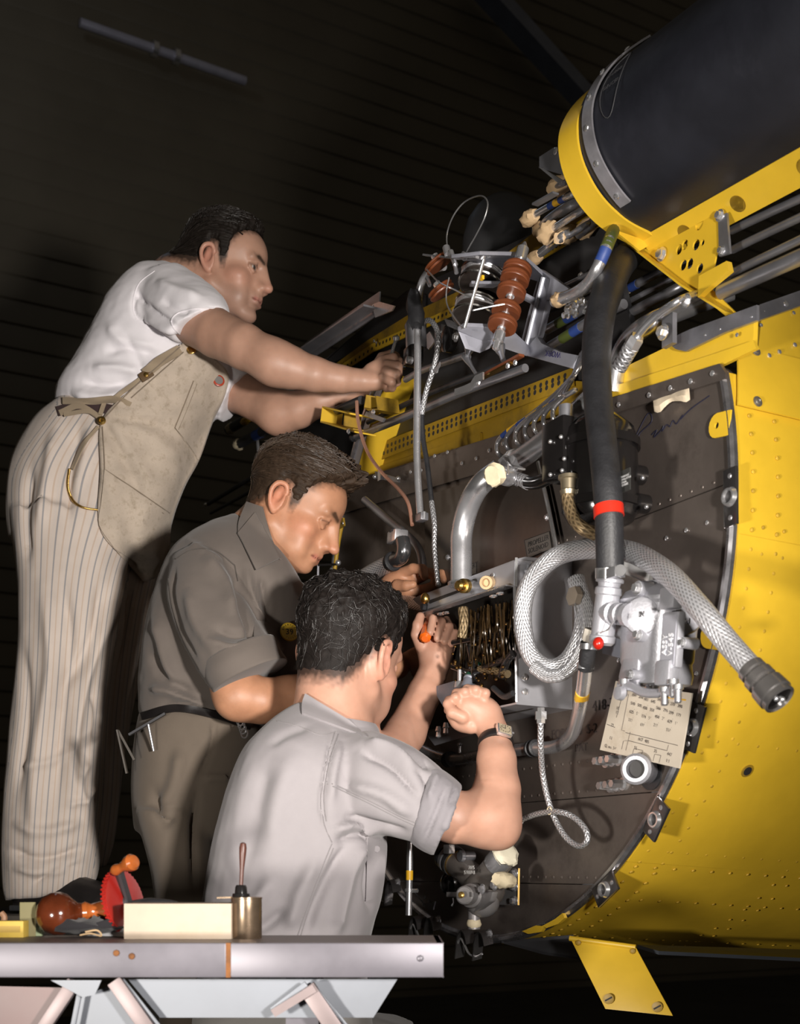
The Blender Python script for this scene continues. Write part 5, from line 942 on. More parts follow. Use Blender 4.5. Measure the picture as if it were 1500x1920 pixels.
def drape(tree, left, right, nu, nv, off=.004, th=.002, sm=6, wav=0., fall=0.):
    def res(pts, n):
        q = catmull(np.array(pts, float), 8); L = np.concatenate([[0], np.cumsum(np.linalg.norm(np.diff(q, axis=0), axis=1))]); t = np.linspace(0, L[-1], n); return np.stack([np.interp(t, L, q[:, d]) for d in (0, 1)], 1)
    a, b = res(left, nu), res(right, nu); u = np.linspace(0, 1, nv)[None, :, None]; G = a[:, None] * (1 - u) + b[:, None] * u; D = np.full(G.shape[:2], np.nan)
    for i in range(nu):
        for j in range(nv):
            r = Vector(((G[i, j, 0] - 750) / FPX, 1, (HOR - G[i, j, 1]) / FPX)); h = tree.ray_cast(Vector((0, 0, CZ)), r.normalized())
            if h[0] is not None: D[i, j] = h[0].y
    if np.isnan(D).all(): D[:] = 2.3
    for _ in range(nu + nv):
        m = np.isnan(D)
        if not m.any(): break
        E = np.pad(D, 1, constant_values=np.nan); nb = np.stack([E[:-2, 1:-1], E[2:, 1:-1], E[1:-1, :-2], E[1:-1, 2:]])
        ok = ~np.isnan(nb); c = ok.sum(0); av = np.where(c > 0, np.nansum(np.where(ok, nb, 0), 0) / np.maximum(c, 1), np.nan); D = np.where(m & (c > 0), av + fall, D)
    D0 = D.copy()
    for _ in range(sm):
        E = np.pad(D, 1, mode='edge'); D = .5 * D + .125 * (E[:-2, 1:-1] + E[2:, 1:-1] + E[1:-1, :-2] + E[1:-1, 2:])
    D = np.minimum(D, D0 + .004) - off
    return np.array([[P(G[i, j, 0], G[i, j, 1], D[i, j]) for j in range(nv)] for i in range(nu)]), G
def cloth(grid, th=.002): return M().grid(grid, th)
def ribbon(tree, pts, w, off=.004, th=.0025, nu=24): # strap laid over the body along a line of pixels
    q = catmull(np.array(pts, float), 6); t = np.gradient(q, axis=0); t /= np.linalg.norm(t, axis=1, keepdims=True); nn = np.stack([-t[:, 1], t[:, 0]], 1)
    g, _ = drape(tree, q - nn * w, q + nn * w, nu, 4, off, th, 2); return M().grid(g, th)
def dline(tree, pts, r, off=.001, n=6): # stitching or piping
    q = catmull(np.array(pts, float), 6); out = []
    for x, y in q:
        h = tree.ray_cast(Vector((0, 0, CZ)), Vector(((x - 750) / FPX, 1, (HOR - y) / FPX)).normalized())
        if h[0] is not None: out.append(P(x, y, h[0].y - off))
    return M().tube(out, r, n) if len(out) > 2 else None
# ------------------------------------------------------------------ head
class Head:
    def __init__(s, C, pitch, yaw, roll=0., sc=1.):
        cp, sp, cy, sy = math.cos(pitch), math.sin(pitch), math.cos(yaw), math.sin(yaw)
        s.F = np.array([cp * cy, cp * sy, -sp]); s.S = np.array([sy, -cy, 0.0]); s.U = np.cross(s.F, s.S) * -1; s.U = s.U if s.U[2] > 0 else -s.U
        if roll: c_, s_ = math.cos(roll), math.sin(roll); s.U, s.S = s.U * c_ + s.S * s_, s.S * c_ - s.U * s_
        s.C = np.asarray(C, float); s.k = sc
    def w(s, f, t, u): return s.C + (s.F * f + s.S * t + s.U * u) * s.k
    def loc(s, v): d = (v - s.C) / s.k; return np.stack([d @ s.F, d @ s.S, d @ s.U], -1)
    def build(s, B, jaw=1., nose=1., chin=0., cheek=1.):
        k = s.k; AX = np.array([s.F, s.S, s.U]); W = s.w
        def E(f, t, u, a, b, c, kk=.014, sub=False, ax=AX): B.ell(W(f, t, u), np.array([a, b, c]) * k, ax, kk * k, sub)
        def Cp(a, b, ra, rb, kk=.010, sub=False): B.cap(W(*a), W(*b), ra * k, rb * k, kk * k, sub)
        E(-.004, 0, .042, .098, .0755, .080, .004); E(.046, 0, .045, .050, .060, .052); E(.036, 0, -.022, .056, .056, .080, .02)
        for t in (-1, 1):
            Cp((.000, .052 * t * jaw, -.050), (.070, .018 * t, -.092 - chin), .017, .014, .022); E(.052, .044 * t, -.022, .026, .019 * cheek, .020, .016)
            Cp((.090, .010 * t, .024), (.080, .044 * t, .026), .0095, .008, .012)
            E(.094, .031 * t, .006, .011, .016, .0105, .012, True)
            E(.0765, .031 * t, .006, .0118, .0120, .0112, .002)
            Cp((.0865, .020 * t, .010), (.0885, .031 * t, .0145), .0032, .0036, .003); Cp((.0885, .031 * t, .0145), (.079, .045 * t, .009), .0036, .003, .003)
            Cp((.086, .021 * t, .0005), (.086, .034 * t, -.004), .0028, .003, .004); Cp((.086, .034 * t, -.004), (.078, .045 * t, .004), .003, .0028, .004)
            B.ell(W(-.010, .075 * t, -.004), np.array([.017, .0065, .029]) * k, np.array([nrm(s.F * .95 + s.U * .22), nrm(s.S * t + -s.F * .35), nrm(s.U * .95 - s.F * .22)]), .006 * k)
            e = [W(.004, .078 * t, .012), W(-.006, .083 * t, .026), W(-.022, .085 * t, .022), W(-.027, .085 * t, .004), W(-.018, .081 * t, -.018), W(-.004, .076 * t, -.030)]
            e = catmull(e, 4); B.chain(e, np.interp(np.linspace(0, 5, len(e)), range(6), [.0035, .0042, .0045, .0042, .0042, .0050]) * k, .003 * k)
            B.ell(W(-.009, .084 * t, .002), np.array([.0085, .007, .014]) * k, AX, .004 * k, True)
            E(.105, .0115 * t, -.030, .010, .0075, .0075, .006); E(.1065, .0072 * t, -.0375, .0048, .0034, .0030, .002, True)
            E(.060, .034 * t, -.060, .022, .018, .024, .02)
        E(.086, 0, -.006, .024, .0125, .034, .012); E(.092, 0, -.026, .018, .0165, .016, .012); Cp((.096, 0, .018), (.1135 + .004 * nose, 0, -.023), .0065, .0092, .010); E(.1145 + .004 * nose, 0, -.0265, .0093, .0095, .0085, .005)
        E(.090, 0, -.055, .013, .026, .020, .014)
        Cp((.0985, -.012, -.0525), (.1005, 0, -.051), .0052, .0060, .005); Cp((.0985, .012, -.0525), (.1005, 0, -.051), .0052, .0060, .005); Cp((.0975, -.012, -.0655), (.0975, .012, -.0655), .0062, .0062, .006)
        for t in (-1, 1): Cp((.106, 0, -.0590), (.093, .0245 * t, -.0605), .0016, .0014, .003, True)
        Cp((.100, -.012, -.0775), (.100, .012, -.0775), .0035, .0035, .010, True)
        E(.083, 0, -.094 - chin, .017, .020, .015, .014)
    def paint(s, v, col, hair, tone=(1, 1, 1), stub=.85, whites=True):
        q = s.loc(v); f, t, u = q.T; near = (np.abs(q) < np.array([.14, .1, .15])).all(1); T = np.abs(t)
        def blob(c, r): return np.exp(-(((f - c[0]) / r[0]) ** 2 + ((T - c[1]) / r[1]) ** 2 + ((u - c[2]) / r[2]) ** 2)) * near
        def seg(a, b, w): a, b = np.array(a), np.array(b); ba = b - a; tt = np.clip(((np.stack([f, T, u], 1) - a) @ ba) / (ba @ ba), 0, 1); return np.exp(-(np.linalg.norm(np.stack([f, T, u], 1) - a - tt[:, None] * ba, axis=1) / w) ** 2) * near
        def mixc(w, c): col[:] = col * (1 - w[:, None]) + np.array(c) * w[:, None]
        mixc(.45 * blob((.055, .045, -.025), (.03, .03, .022)), (.62, .25, .17)); mixc(.5 * blob((.118, 0, -.028), (.015, .02, .015)), (.60, .26, .18)); mixc(.55 * blob((-.012, .082, .0), (.022, .012, .04)), (.62, .25, .18))
        jawm = np.clip((-.035 - u) / .03, 0, 1) * np.clip((f + .005) / .03, 0, 1) * near; mixc((1 - stub) * jawm, (.20, .14, .12))
        mixc(.75 * np.clip(seg((.103, 0, -.053), (.098, .020, -.058), .0045) + seg((.100, 0, -.065), (.096, .018, -.062), .005), 0, 1), (.42, .15, .12)); mixc(.8 * seg((.104, 0, -.0592), (.093, .0245, -.0605), .0020), (.14, .05, .04))
        mixc(np.clip(1.3 * (seg((.099, .012, .026), (.094, .030, .031), .0050) + seg((.094, .030, .031), (.080, .047, .026), .0042)), 0, .92), hair)
        mixc(.35 * blob((.09, .031, .006), (.02, .018, .012)), (.30, .15, .10))
        hw = np.clip((u - s.umin(f) + .012 + .006 * vnoise(q * 200, 2)) / .022, 0, 1) * near * (T < .0765) * np.clip((.075 - f) / .02 + (u > .05), 0, 1); mixc(.93 * hw, np.array(hair) * .8)
        if whites:
            d = np.linalg.norm(np.stack([f - .0765, T - .031, u - .006], 1), axis=1); w = ((d < .0129) & (u < .0108) & (u > .0010) & (f > .076)).astype(float) * near; mixc(w * .9, (.55, .50, .46)); dd = np.linalg.norm(np.stack([f - .0885, T - .034, u - .0055], 1), axis=1); mixc((dd < .0062) * w, (.05, .04, .035))
        mixc(.9 * np.clip(seg((.0885, .021, .0105), (.0905, .031, .0128), .0018) + seg((.0905, .031, .0128), (.080, .046, .0075), .0018), 0, 1), (.05, .03, .025))
        return col
    def umin(s, f): return np.interp(f, [-.12, -.07, -.045, -.026, -.012, .004, .014, .026, .034, .055, .075, .095, .12], s.HL)
    HL = [-.052, -.050, -.030, .010, .030, .028, -.006, -.002, .042, .070, .082, .090, .095]
    def rs(s, d):
        # how far out the bare head lies in each direction
        o = s.w(-.004, 0, .042); out = np.empty(len(d))
        for i, q in enumerate(d):
            w = s.F * q[0] + s.S * q[1] + s.U * q[2]; h = s.tree.ray_cast(Vector(o + w * .155), Vector(-w)); out[i] = (.155 - h[3]) / s.k if h[0] is not None else .09
        return np.minimum(out, .128)
    def hairshape(s, d, th, front, seed, wave, r0=None):
        r0 = s.rs(d) if r0 is None else r0; q = np.array([-.004, 0, .042]) + d * r0[:, None]; f, t, u = q.T
        um = s.umin(f + .005 * vnoise(q * 140, seed)) + .004 * vnoise(q * 260, seed + 4); h = np.clip((u - um) / .030, 0, 1); h = h * h * (3 - 2 * h)
        top = np.clip((u - .02) / .08, 0, 1); fr = np.clip((f - .02) / .06, 0, 1) * np.clip((u - .05) / .03, 0, 1)
        tt = .0030 + th * top + front * fr
        ang = np.arctan2(t, u - .02); cx = np.stack([ang * 9, f * 16 + 3 * np.sin(ang * 2), np.zeros_like(f)], 1)
        if wave: g = .6 * fbm(np.stack([f * 60 + 2 * t * 40, t * 60, u * 60], 1), 1.0, seed, 2) + .5 * fbm(np.stack([f, t, u], 1) * 170, 1, seed + 9, 2)
        else: g = .5 * vnoise(cx * np.array([2.6, .5, 1]), seed) + .5 * vnoise(cx * np.array([8, .8, 1]), seed + 3) + .3 * vnoise(cx * np.array([18, 1.2, 1]), seed + 5)
        tt = tt * (1 + .34 * g * (.35 + top)) + .0008 * g
        return r0 + tt * h - .004 * (1 - h), h, q
    def hair(s, parent, colr, th=.012, front=.008, seed=1, wave=False, quiff=0., nst=700, name='hair'):
        na, nb = 220, 120; m = M(); vs = []; a = np.linspace(0, 2 * math.pi, na, endpoint=False); b = np.linspace(.02, 2.5, nb); A_, B_ = np.meshgrid(a, b); d = np.stack([np.sin(B_) * np.cos(A_), np.sin(B_) * np.sin(A_), np.cos(B_)], -1).reshape(-1, 3)
        R0 = s.rs(d); r, h, q = s.hairshape(d, th, front, seed, wave, R0); pt = np.array([-.004, 0, .042]) + d * r[:, None]
        if quiff:
            fr = np.clip((pt[:, 0] - .045) / .05, 0, 1) * h; pt[:, 0] += quiff * fr; pt[:, 2] -= quiff * .65 * fr * np.clip((.115 - pt[:, 2]) / .04, 0, 1)
        v = s.C + (pt[:, :1] * s.F + pt[:, 1:2] * s.S + pt[:, 2:] * s.U) * s.k
        fs = [(i * na + j, i * na + (j + 1) % na, (i + 1) * na + (j + 1) % na, (i + 1) * na + j) for i in range(nb - 1) for j in range(na)]; hq = h.reshape(nb, na); fs = [f for f in fs if max(h[k] for k in f) > .10]; bad = (pt[:, 0] > .045) & (pt[:, 2] < s.umin(pt[:, 0]) - .010 - 1.5 * quiff); fs = [f for f in fs if not any(bad[k] for k in f)]
        m.add(v, fs); hm = mat('hair_' + str(seed), colr, .62, 0, var=.4, vs=80, bump=.5, bs=420, spec=.16, dist=.001); ho_ = part(m, name, hm, parent, sharp=80)
        # combed strands on top
        ms = M(); rg = np.random.default_rng(seed); c = 0
        while c < nst:
            f0, t0 = rg.uniform(-.09, .09), rg.uniform(-.074, .074); u0 = rg.uniform(-.03, .11); d0 = nrm(np.array([f0 / .098, t0 / .0755, u0 / .08]) * np.array([.098, .0755, .08])); step = rg.uniform(.10, .16); path = []; dd = d0.copy(); ln = rg.integers(4, 8)
            cdir = np.array([-1.0, .25 * np.sign(t0) , -.25]) if not wave else np.array([rg.normal(), rg.normal(), rg.normal()])
            for i in range(ln):
                bi = math.acos(max(-1, min(1, dd[2]))); gi = min(nb - 1, max(0, int(round((bi - .02) / 2.48 * (nb - 1))))); gj = int(round((math.atan2(dd[1], dd[0]) % (2 * math.pi)) / (2 * math.pi) * na)) % na; r_, h_ = [r[gi * na + gj]], [h[gi * na + gj]]
                if h_[0] < .25: break
                lift = .0004 + .0034 * (i / ln) * rg.uniform(.0, 1.); pp = np.array([-.004, 0, .042]) + dd * (r_[0] + lift)
                if quiff:
                    fr = np.clip((pp[0] - .045) / .05, 0, 1) * h_[0]; pp[0] += quiff * fr; pp[2] -= quiff * .65 * fr * np.clip((.115 - pp[2]) / .04, 0, 1)
                path.append(s.w(*pp)); tg = cdir - dd * (cdir @ dd); 
                if wave: tg = tg + np.cross(dd, tg) * .9 * math.sin(i * 1.7 + c)
                dd = nrm(dd + nrm(tg) * step)
            c += 1
            if len(path) > 2: ms.tube(path, [.0007 * s.k, .0008 * s.k, .0003 * s.k], 3, cap=False)
        part(ms, 'hair_strands', mat('strand_' + str(seed), tuple(min(1, x * 1.5 + .004) for x in colr), .35, 0, var=.5, vs=90, spec=.6), ho_, kind='stuff', sharp=180)
        return ho_
def skinmat(name, tint=(1, 1, 1)):
    m = mat(name, tint, .48, 0, var=.09, vs=38, bump=.10, bs=420, attr='Col', spec=.45, dist=.001); b = m.node_tree.nodes['Principled BSDF']; b.inputs['Subsurface Weight'].default_value = .12; b.inputs['Subsurface Radius'].default_value = (.012, .005, .003); b.inputs['Subsurface Scale'].default_value = .6; return m
def fabric(name, col, var=.10, vs=7, dirt=None, bump=.25, bs=700, **k): return mat(name, col, .85, 0, var=var, vs=vs, bump=bump, bs=bs, sheen=.15, spec=.2, dirt=dirt, dist=.0008, **k)
def finger(B, pts, rs, k=.003): B.chain([P(*q) for q in pts], [r * q[2] / FPX for r, q in zip(rs, pts)], k)
def pcap(B, pts, rs, k=.02): B.chain([P(*q) for q in pts], [r * q[2] / FPX for r, q in zip(rs, pts)], k)
def pell(B, px, py, d, rx, ry, rz, ang=0, k=.012, sub=False):
    s_ = d / FPX; c_, n_ = math.cos(ang), math.sin(ang); B.ell(P(px, py, d), np.array([rx * s_, rz, ry * s_]), np.array([[c_, 0, -n_], [0, 1, 0], [n_, 0, c_]]), k, sub)
def body_obj(B, h, label, loc, skin, base, heads, tone=None):
    v, f = B.mesh(h); v = smooth(v, f, 1, .4); col = np.tile(np.array(base, float), (len(v), 1))
    hd, hairc, kw = heads; hd.tree = BVHTree.FromPolygons(v.tolist(), f.tolist()); col = hd.paint(v, col, hairc, **kw)
    n = fbm(v, 60, 3, 2); col *= (1 + .05 * n)[:, None]
    if tone: col = tone(v, col)
    o = bpy.data.objects.new('person', make_mesh(arr(v, f), 'person', loc, skin, sharp=180, col=np.clip(col, 0, 1))); COL.objects.link(o); o.location = loc; ORG[o] = np.asarray(loc, float); tag(o, label, 'person'); return o, (v, f)
SKA = skinmat('skin_fair', (1, 1, 1))
# ================================================================== man on the platform, reaching right
D = 2.80
hA_ = Head(P(410, 482, 2.80) + np.array([0, .072, 0]), math.radians(11), math.radians(-10), 0, .95)
hA_.HL = [-.005, -.012, -.014, .008, .030, .028, -.008, -.004, .044, .074, .088, .100, .105]
B = Body(); hA_.build(B, jaw=1.08, cheek=1.15)
B.cap(hA_.w(-.030, 0, -.035), P(345, 548, 2.90), .056, .064, .03)
pcap(B, [(345, 560, 2.92), (300, 640, 2.94), (230, 770, 2.94)], [80, 110, 105], .04)                       # trunk inside the shirt
pcap(B, [(345, 585, 2.74), (405, 625, 2.68), (458, 650, 2.64), (515, 680, 2.62)], [50, 43, 41, 37], .03)    # near arm
pcap(B, [(515, 680, 2.62), (548, 690, 2.62), (590, 702, 2.62), (640, 711, 2.63), (684, 714, 2.64)], [37, 36, 31, 24, 20], .03)
pell(B, 712, 702, 2.645, 32, 22, .020, .35)                                                             # near hand
pell(B, 722, 690, 2.645, 22, 20, .022, .3); pell(B, 705, 716, 2.635, 20, 15, .018, .1)
finger(B, [(716, 676, 2.64), (738, 671, 2.63), (748, 676, 2.645), (744, 684, 2.66)], [9, 8.5, 7, 6])
finger(B, [(726, 684, 2.625), (746, 687, 2.62), (747, 704, 2.63), (736, 708, 2.65)], [9.5, 9, 8, 7])
finger(B, [(724, 696, 2.62), (743, 702, 2.615), (744, 716, 2.63), (733, 719, 2.65)], [9.5, 8.5, 8, 7])
finger(B, [(718, 708, 2.62), (735, 716, 2.615), (735, 727, 2.63), (724, 729, 2.65)], [9, 8, 7.5, 6.5])
finger(B, [(700, 694, 2.66), (716, 670, 2.67), (734, 664, 2.68), (744, 668, 2.68)], [10, 9, 8, 7])
pcap(B, [(405, 680, 3.00), (450, 735, 2.95), (522, 775, 2.88)], [44, 38, 35], .03)                          # far arm
pcap(B, [(522, 775, 2.88), (560, 768, 2.86), (600, 752, 2.84), (640, 742, 2.83), (672, 733, 2.82)], [35, 33, 27, 20, 18], .03)
pell(B, 700, 728, 2.80, 26, 16, .022, .1)
finger(B, [(712, 726, 2.79), (736, 724, 2.78), (748, 727, 2.77)], [9, 8, 7]); finger(B, [(712, 734, 2.79), (734, 736, 2.78), (744, 734, 2.77)], [8.5, 8, 7]); finger(B, [(705, 720, 2.79), (724, 712, 2.78), (740, 712, 2.77)], [9, 8, 7]); finger(B, [(706, 740, 2.79), (724, 743, 2.78), (734, 741, 2.77)], [8, 7, 6.5])
pA, bodyA = body_obj(B, .0026, 'man in white T-shirt and pale bib apron standing on the platform, reaching right', (P(120, 1700, 2.86)[0], 2.86, .855), SKA, (.47, .27, .19), (hA_, (.030, .020, .014), dict(stub=.72)))
pA['label'] = 'man in white T-shirt and bib apron standing tall, reaching right'
hA_.hair(pA, (.012, .009, .007), th=.015, front=.003, seed=3, nst=600)
# T-shirt
m = M(); loft(m, [((318, 505), (408, 560), 2.88, .07), ((262, 516), (428, 612), 2.89, .13), ((212, 566), (432, 668), 2.90, .165), ((176, 634), (424, 716), 2.91, .17), ((140, 692), (404, 770), 2.92, .165), ((112, 735), (380, 800), 2.92, .155), ((108, 768), (366, 830), 2.92, .145)])
loft(m, [((262, 530), (345, 500), 2.80, .05), ((268, 590), (400, 540), 2.76, .075), ((300, 622), (424, 566), 2.72, .072), ((322, 634), (432, 590), 2.70, .066)], e=2.1)
loft(m, [((390, 628), (390, 735), 2.97, .075), ((436, 652), (398, 768), 2.97, .078), ((474, 700), (412, 790), 2.95, .074)], e=2.0)
loft(m, [((330, 470), (402, 520), 2.885, .050), ((320, 500), (415, 560), 2.885, .065), ((300, 530), (420, 600), 2.885, .07)], e=2.0) if False else None
v, f = remesh(m, .0052); v = smooth(v, f, 5)
v = strokes(v, f, [([(330, 610), (290, 585), (262, 560), (255, 540)], 5, -.006), ([(335, 622), (300, 612), (268, 592)], 6, .008), ([(345, 632), (310, 632), (272, 606)], 5, -.006), ([(255, 545), (250, 580), (268, 605), (330, 635)], 3.5, -.004), ([(300, 560), (330, 580), (360, 582)], 8, -.005), ([(290, 525), (330, 545), (380, 560)], 9, .005),
    ([(190, 660), (240, 650), (300, 670)], 9, -.007), ([(170, 690), (220, 690), (270, 700)], 9, .008), ([(150, 715), (200, 722), (250, 715)], 7, -.007), ([(130, 735), (190, 745), (250, 735)], 8, .009), ([(110, 752), (170, 762), (240, 752)], 6, -.008), ([(230, 620), (260, 680), (270, 730)], 7, -.004), ([(200, 600), (230, 640), (300, 650)], 10, .005), ([(260, 690), (310, 680), (340, 665)], 8, .006), ([(270, 715), (320, 700)], 6, -.005), ([(425, 690), (440, 720), (430, 755)], 6, -.005), ([(410, 700), (425, 740)], 6, .005)])
v = v + normals(v, f) * (.0022 * fbm(v * np.array([1, 1, 1.6]), 14, 5, 3))[:, None]
tsA = (v, f); TSH = fabric('white_cotton', (.82, .79, .82), var=.05, vs=12, bump=.18)
shA = part(arr(v, f), 'tshirt', TSH, pA, sharp=180)
tA = bvh(tsA)
q = dline(tA, [(424, 584), (400, 578), (370, 578), (340, 584), (322, 598), (326, 616), (345, 632)], .0016); part(q, 'sleeve_hem', TSH, shA) if q else None
q = dline(tA, [(290, 508), (262, 530), (250, 560), (252, 590), (275, 612), (310, 630)], .0014, 0); part(q, 'shoulder_seam', TSH, shA) if q else None
part(M().lathe(P(344, 530, 2.885), nrm(np.array([.45, -.1, .88])), [(0, .073), (.008, .071), (.012, .066), (.004, .062)], 32), 'collar', TSH, shA)
# trousers
m = M()
loft(m, [((112, 765), (370, 815), 2.93, .145), ((70, 800), (360, 850), 2.93, .155), ((32, 872), (335, 920), 2.93, .165), ((22, 950), (310, 985), 2.92, .165), ((26, 1020), (292, 1050), 2.92, .16)], e=2.4)
loft(m, [((22, 960), (245, 985), 2.86, .12), ((32, 1080), (235, 1090), 2.84, .115), ((36, 1170), (230, 1180), 2.83, .11), ((30, 1290), (205, 1300), 2.82, .105), ((18, 1400), (197, 1405), 2.82, .10), ((8, 1520), (190, 1525), 2.82, .095), ((4, 1600), (188, 1605), 2.82, .092), ((6, 1660), (180, 1650), 2.82, .085), ((12, 1690), (165, 1668), 2.82, .075)], e=2.3)
loft(m, [((150, 960), (315, 990), 3.02, .11), ((165, 1080), (288, 1095), 3.03, .10), ((160, 1200), (272, 1200), 3.04, .095), ((145, 1320), (250, 1325), 3.05, .09), ((130, 1450), (228, 1455), 3.06, .085), ((115, 1560), (212, 1565), 3.06, .08), ((100, 1630), (196, 1625), 3.06, .075)], e=2.2)
v, f = remesh(m, .0062); v = smooth(v, f, 5)
v = strokes(v, f, [([(190, 800), (200, 860), (215, 930), (220, 1000)], 10, .006), ([(150, 790), (132, 880), (130, 980)], 9, -.008), ([(110, 800), (90, 900), (70, 1000)], 12, .010), ([(170, 800), (160, 860), (140, 930)], 8, .007), ([(60, 870), (45, 960), (50, 1060)], 9, -.009), ([(225, 1060), (215, 1130), (170, 1240), (140, 1400), (130, 1560)], 11, .010), ([(190, 1080), (175, 1200), (110, 1300)], 12, -.010), ([(80, 1100), (95, 1250), (70, 1420), (60, 1600)], 13, .010), ([(120, 1090), (130, 1200), (115, 1350), (100, 1550)], 10, -.008), ([(40, 1200), (50, 1350), (30, 1500)], 9, -.007),
    ([(170, 1420), (150, 1470), (165, 1540)], 9, .008), ([(30, 1440), (90, 1430), (150, 1400)], 8, .006), ([(20, 1540), (80, 1560), (160, 1540)], 9, .008), ([(10, 1590), (80, 1610), (170, 1585)], 7, -.009), ([(20, 1625), (90, 1635), (150, 1610)], 7, .010), ([(60, 1660), (100, 1630), (150, 1620)], 6, -.008), ([(245, 1100), (238, 1160), (215, 1260)], 6, -.010), ([(275, 1090), (262, 1180), (235, 1290), (205, 1430)], 8, .008), ([(170, 1280), (188, 1340), (180, 1400)], 7, -.007), ([(185, 1470), (160, 1500), (120, 1510)], 6, .006)])
v = v + normals(v, f) * (.005 * fbm(v * np.array([1, 1, .35]), 9, 8, 3))[:, None]
pq = PXL(v); far = v[:, 1] > 2.955; kk_ = catmull(np.array([(760, 108, 375), (870, 32, 335), (960, 22, 300), (1080, 32, 240), (1300, 30, 205), (1520, 8, 190), (1690, 10, 165)], float), 10); lx = np.interp(pq[:, 1], kk_[:, 0], kk_[:, 1]); rx = np.interp(pq[:, 1], kk_[:, 0], kk_[:, 2]); lx = np.where(far & (pq[:, 1] > 1000), rx - 75, lx); rx = np.where(far & (pq[:, 1] > 1000), rx + 60, rx)
tt = np.clip(2 * (pq[:, 0] - lx) / (rx - lx) - 1, -1, 1); stripe = np.arcsin(tt * .97) * 4.2
trA = (v, f)
TRM = fabric('striped_cotton', (.60, .52, .46), var=.10, vs=6, dirt=(.34, .25, .17), ds=6, dth=(.64, .86))
nt = TRM.node_tree; N_ = nt.nodes; L_ = nt.links; at = N_.new('ShaderNodeAttribute'); at.attribute_name = 'stripe'
def _m(op, a, b):
    q_ = N_.new('ShaderNodeMath'); q_.operation = op
    for i_, x_ in enumerate((a, b)):
        if x_ is None: continue
        if isinstance(x_, (int, float)): q_.inputs[i_].default_value = x_
        else: L_.new(x_, q_.inputs[i_])
    return q_.outputs[0]
def stripe_mask(off, w): fr = _m('FRACT', _m('ADD', at.outputs['Fac'], off), None); return _m('LESS_THAN', _m('ABSOLUTE', _m('SUBTRACT', fr, .5), None), w)
src = N_['Principled BSDF'].inputs['Base Color'].links[0].from_socket
for off, w, c_, st_ in ((0, .055, (.13, .16, .20, 1), .62), (.5, .05, (.42, .27, .16, 1), .4), (.22, .03, (.60, .55, .52, 1), .4)):
    mx_ = N_.new('ShaderNodeMix'); mx_.data_type = 'RGBA'; L_.new(_m('MULTIPLY', stripe_mask(off, w), st_), mx_.inputs[0]); L_.new(src, mx_.inputs[6]); mx_.inputs[7].default_value = c_; src = mx_.outputs[2]
L_.new(src, N_['Principled BSDF'].inputs['Base Color'])
tro = part(arr(v, f), 'trousers', TRM, pA, sharp=180, flt={'stripe': stripe})
tall = bvh(tsA, trA)
APM = fabric('apron_canvas', (.50, .42, .34), var=.14, vs=30, dirt=(.24, .19, .13), ds=60, dth=(.50, .80), bump=.35, bs=500)
DARKB = fabric('belt_web', (.05, .03, .03))
q = ribbon(tall, [(108, 772), (140, 764), (180, 764), (215, 770)], 9, .006); part(q, 'belt', DARKB, tro)
g, G = drape(tall, [(338, 648), (290, 690), (240, 735), (190, 790), (188, 880), (186, 985), (230, 1045), (268, 1090)], [(345, 640), (422, 690), (424, 735), (398, 795), (374, 862), (346, 915), (322, 985), (318, 1030), (290, 1085)], 64, 30, .012, .003, 14, fall=.004)
gv = g.copy()
# bulge of the pocketed belly and the drawn folds
px_ = G.reshape(-1, 2); adv = np.zeros(len(px_))
def st2(pts, w, h):
    q_ = catmull(np.array(pts, float), 6); d_ = np.min(np.linalg.norm(px_[:, None] - q_[None], axis=2), axis=1); adv[:] += h * np.exp(-(d_ / w) ** 2)
st2([(330, 900), (300, 930)], 60, .030); st2([(200, 800), (235, 870), (262, 925)], 8, -.010); st2([(212, 800), (250, 850), (280, 900)], 9, .010); st2([(205, 790), (270, 810), (330, 850)], 8, .010); st2([(215, 785), (290, 795), (345, 830)], 7, -.008); st2([(225, 770), (300, 780)], 8, .008); st2([(200, 900), (215, 960), (225, 1030)], 8, .008); st2([(250, 930), (245, 990), (255, 1050)], 8, -.008); st2([(275, 950), (265, 1010), (262, 1070)], 7, .010); st2([(230, 910), (232, 990)], 6, -.006); st2([(300, 1000), (280, 1060)], 10, .010); st2([(330, 660), (380, 690)], 10, -.004)
rays = g.reshape(-1, 3) - np.array([0, 0, CZ]); rays = rays / np.linalg.norm(rays, axis=1, keepdims=True); gv = (g.reshape(-1, 3) - rays * adv[:, None]).reshape(g.shape)
ap = part(M().grid(gv, .003), 'apron', APM, pA, sharp=180)
apt = BVHTree.FromPolygons([tuple(map(float, x)) for x in gv.reshape(-1, 3)], [(i * 30 + j, i * 30 + j + 1, (i + 1) * 30 + j + 1, (i + 1) * 30 + j) for i in range(63) for j in range(29)])
g2, _ = drape(apt, [(363, 714), (345, 760), (328, 802)], [(408, 748), (394, 800), (372, 862)], 12, 10, .004, sm=1); part(M().grid(g2, .003), 'bib_pocket', APM, ap)
g2, _ = drape(apt, [(196, 880), (190, 940), (186, 984), (215, 1028)], [(318, 965), (320, 1000), (312, 1030), (285, 1075)], 16, 16, .006, sm=1); part(M().grid(g2, .003), 'lower_pocket', APM, ap)
for pts in ([(338, 650), (290, 692), (240, 737), (192, 788)], [(344, 660), (296, 702), (246, 746)], [(363, 714), (345, 760), (328, 802)], [(369, 720), (351, 766), (334, 806)], [(328, 802), (350, 830), (372, 862)], [(196, 880), (250, 915), (318, 962)], [(198, 888), (250, 922), (316, 970)], [(192, 800), (196, 880), (190, 940), (187, 984)]):
    q = dline(apt, pts, .0011, .003); part(q, 'stitching', fabric('stitch', (.24, .19, .14)), ap) if q else None
STR = fabric('strap_web', (.33, .26, .18), bump=.4)
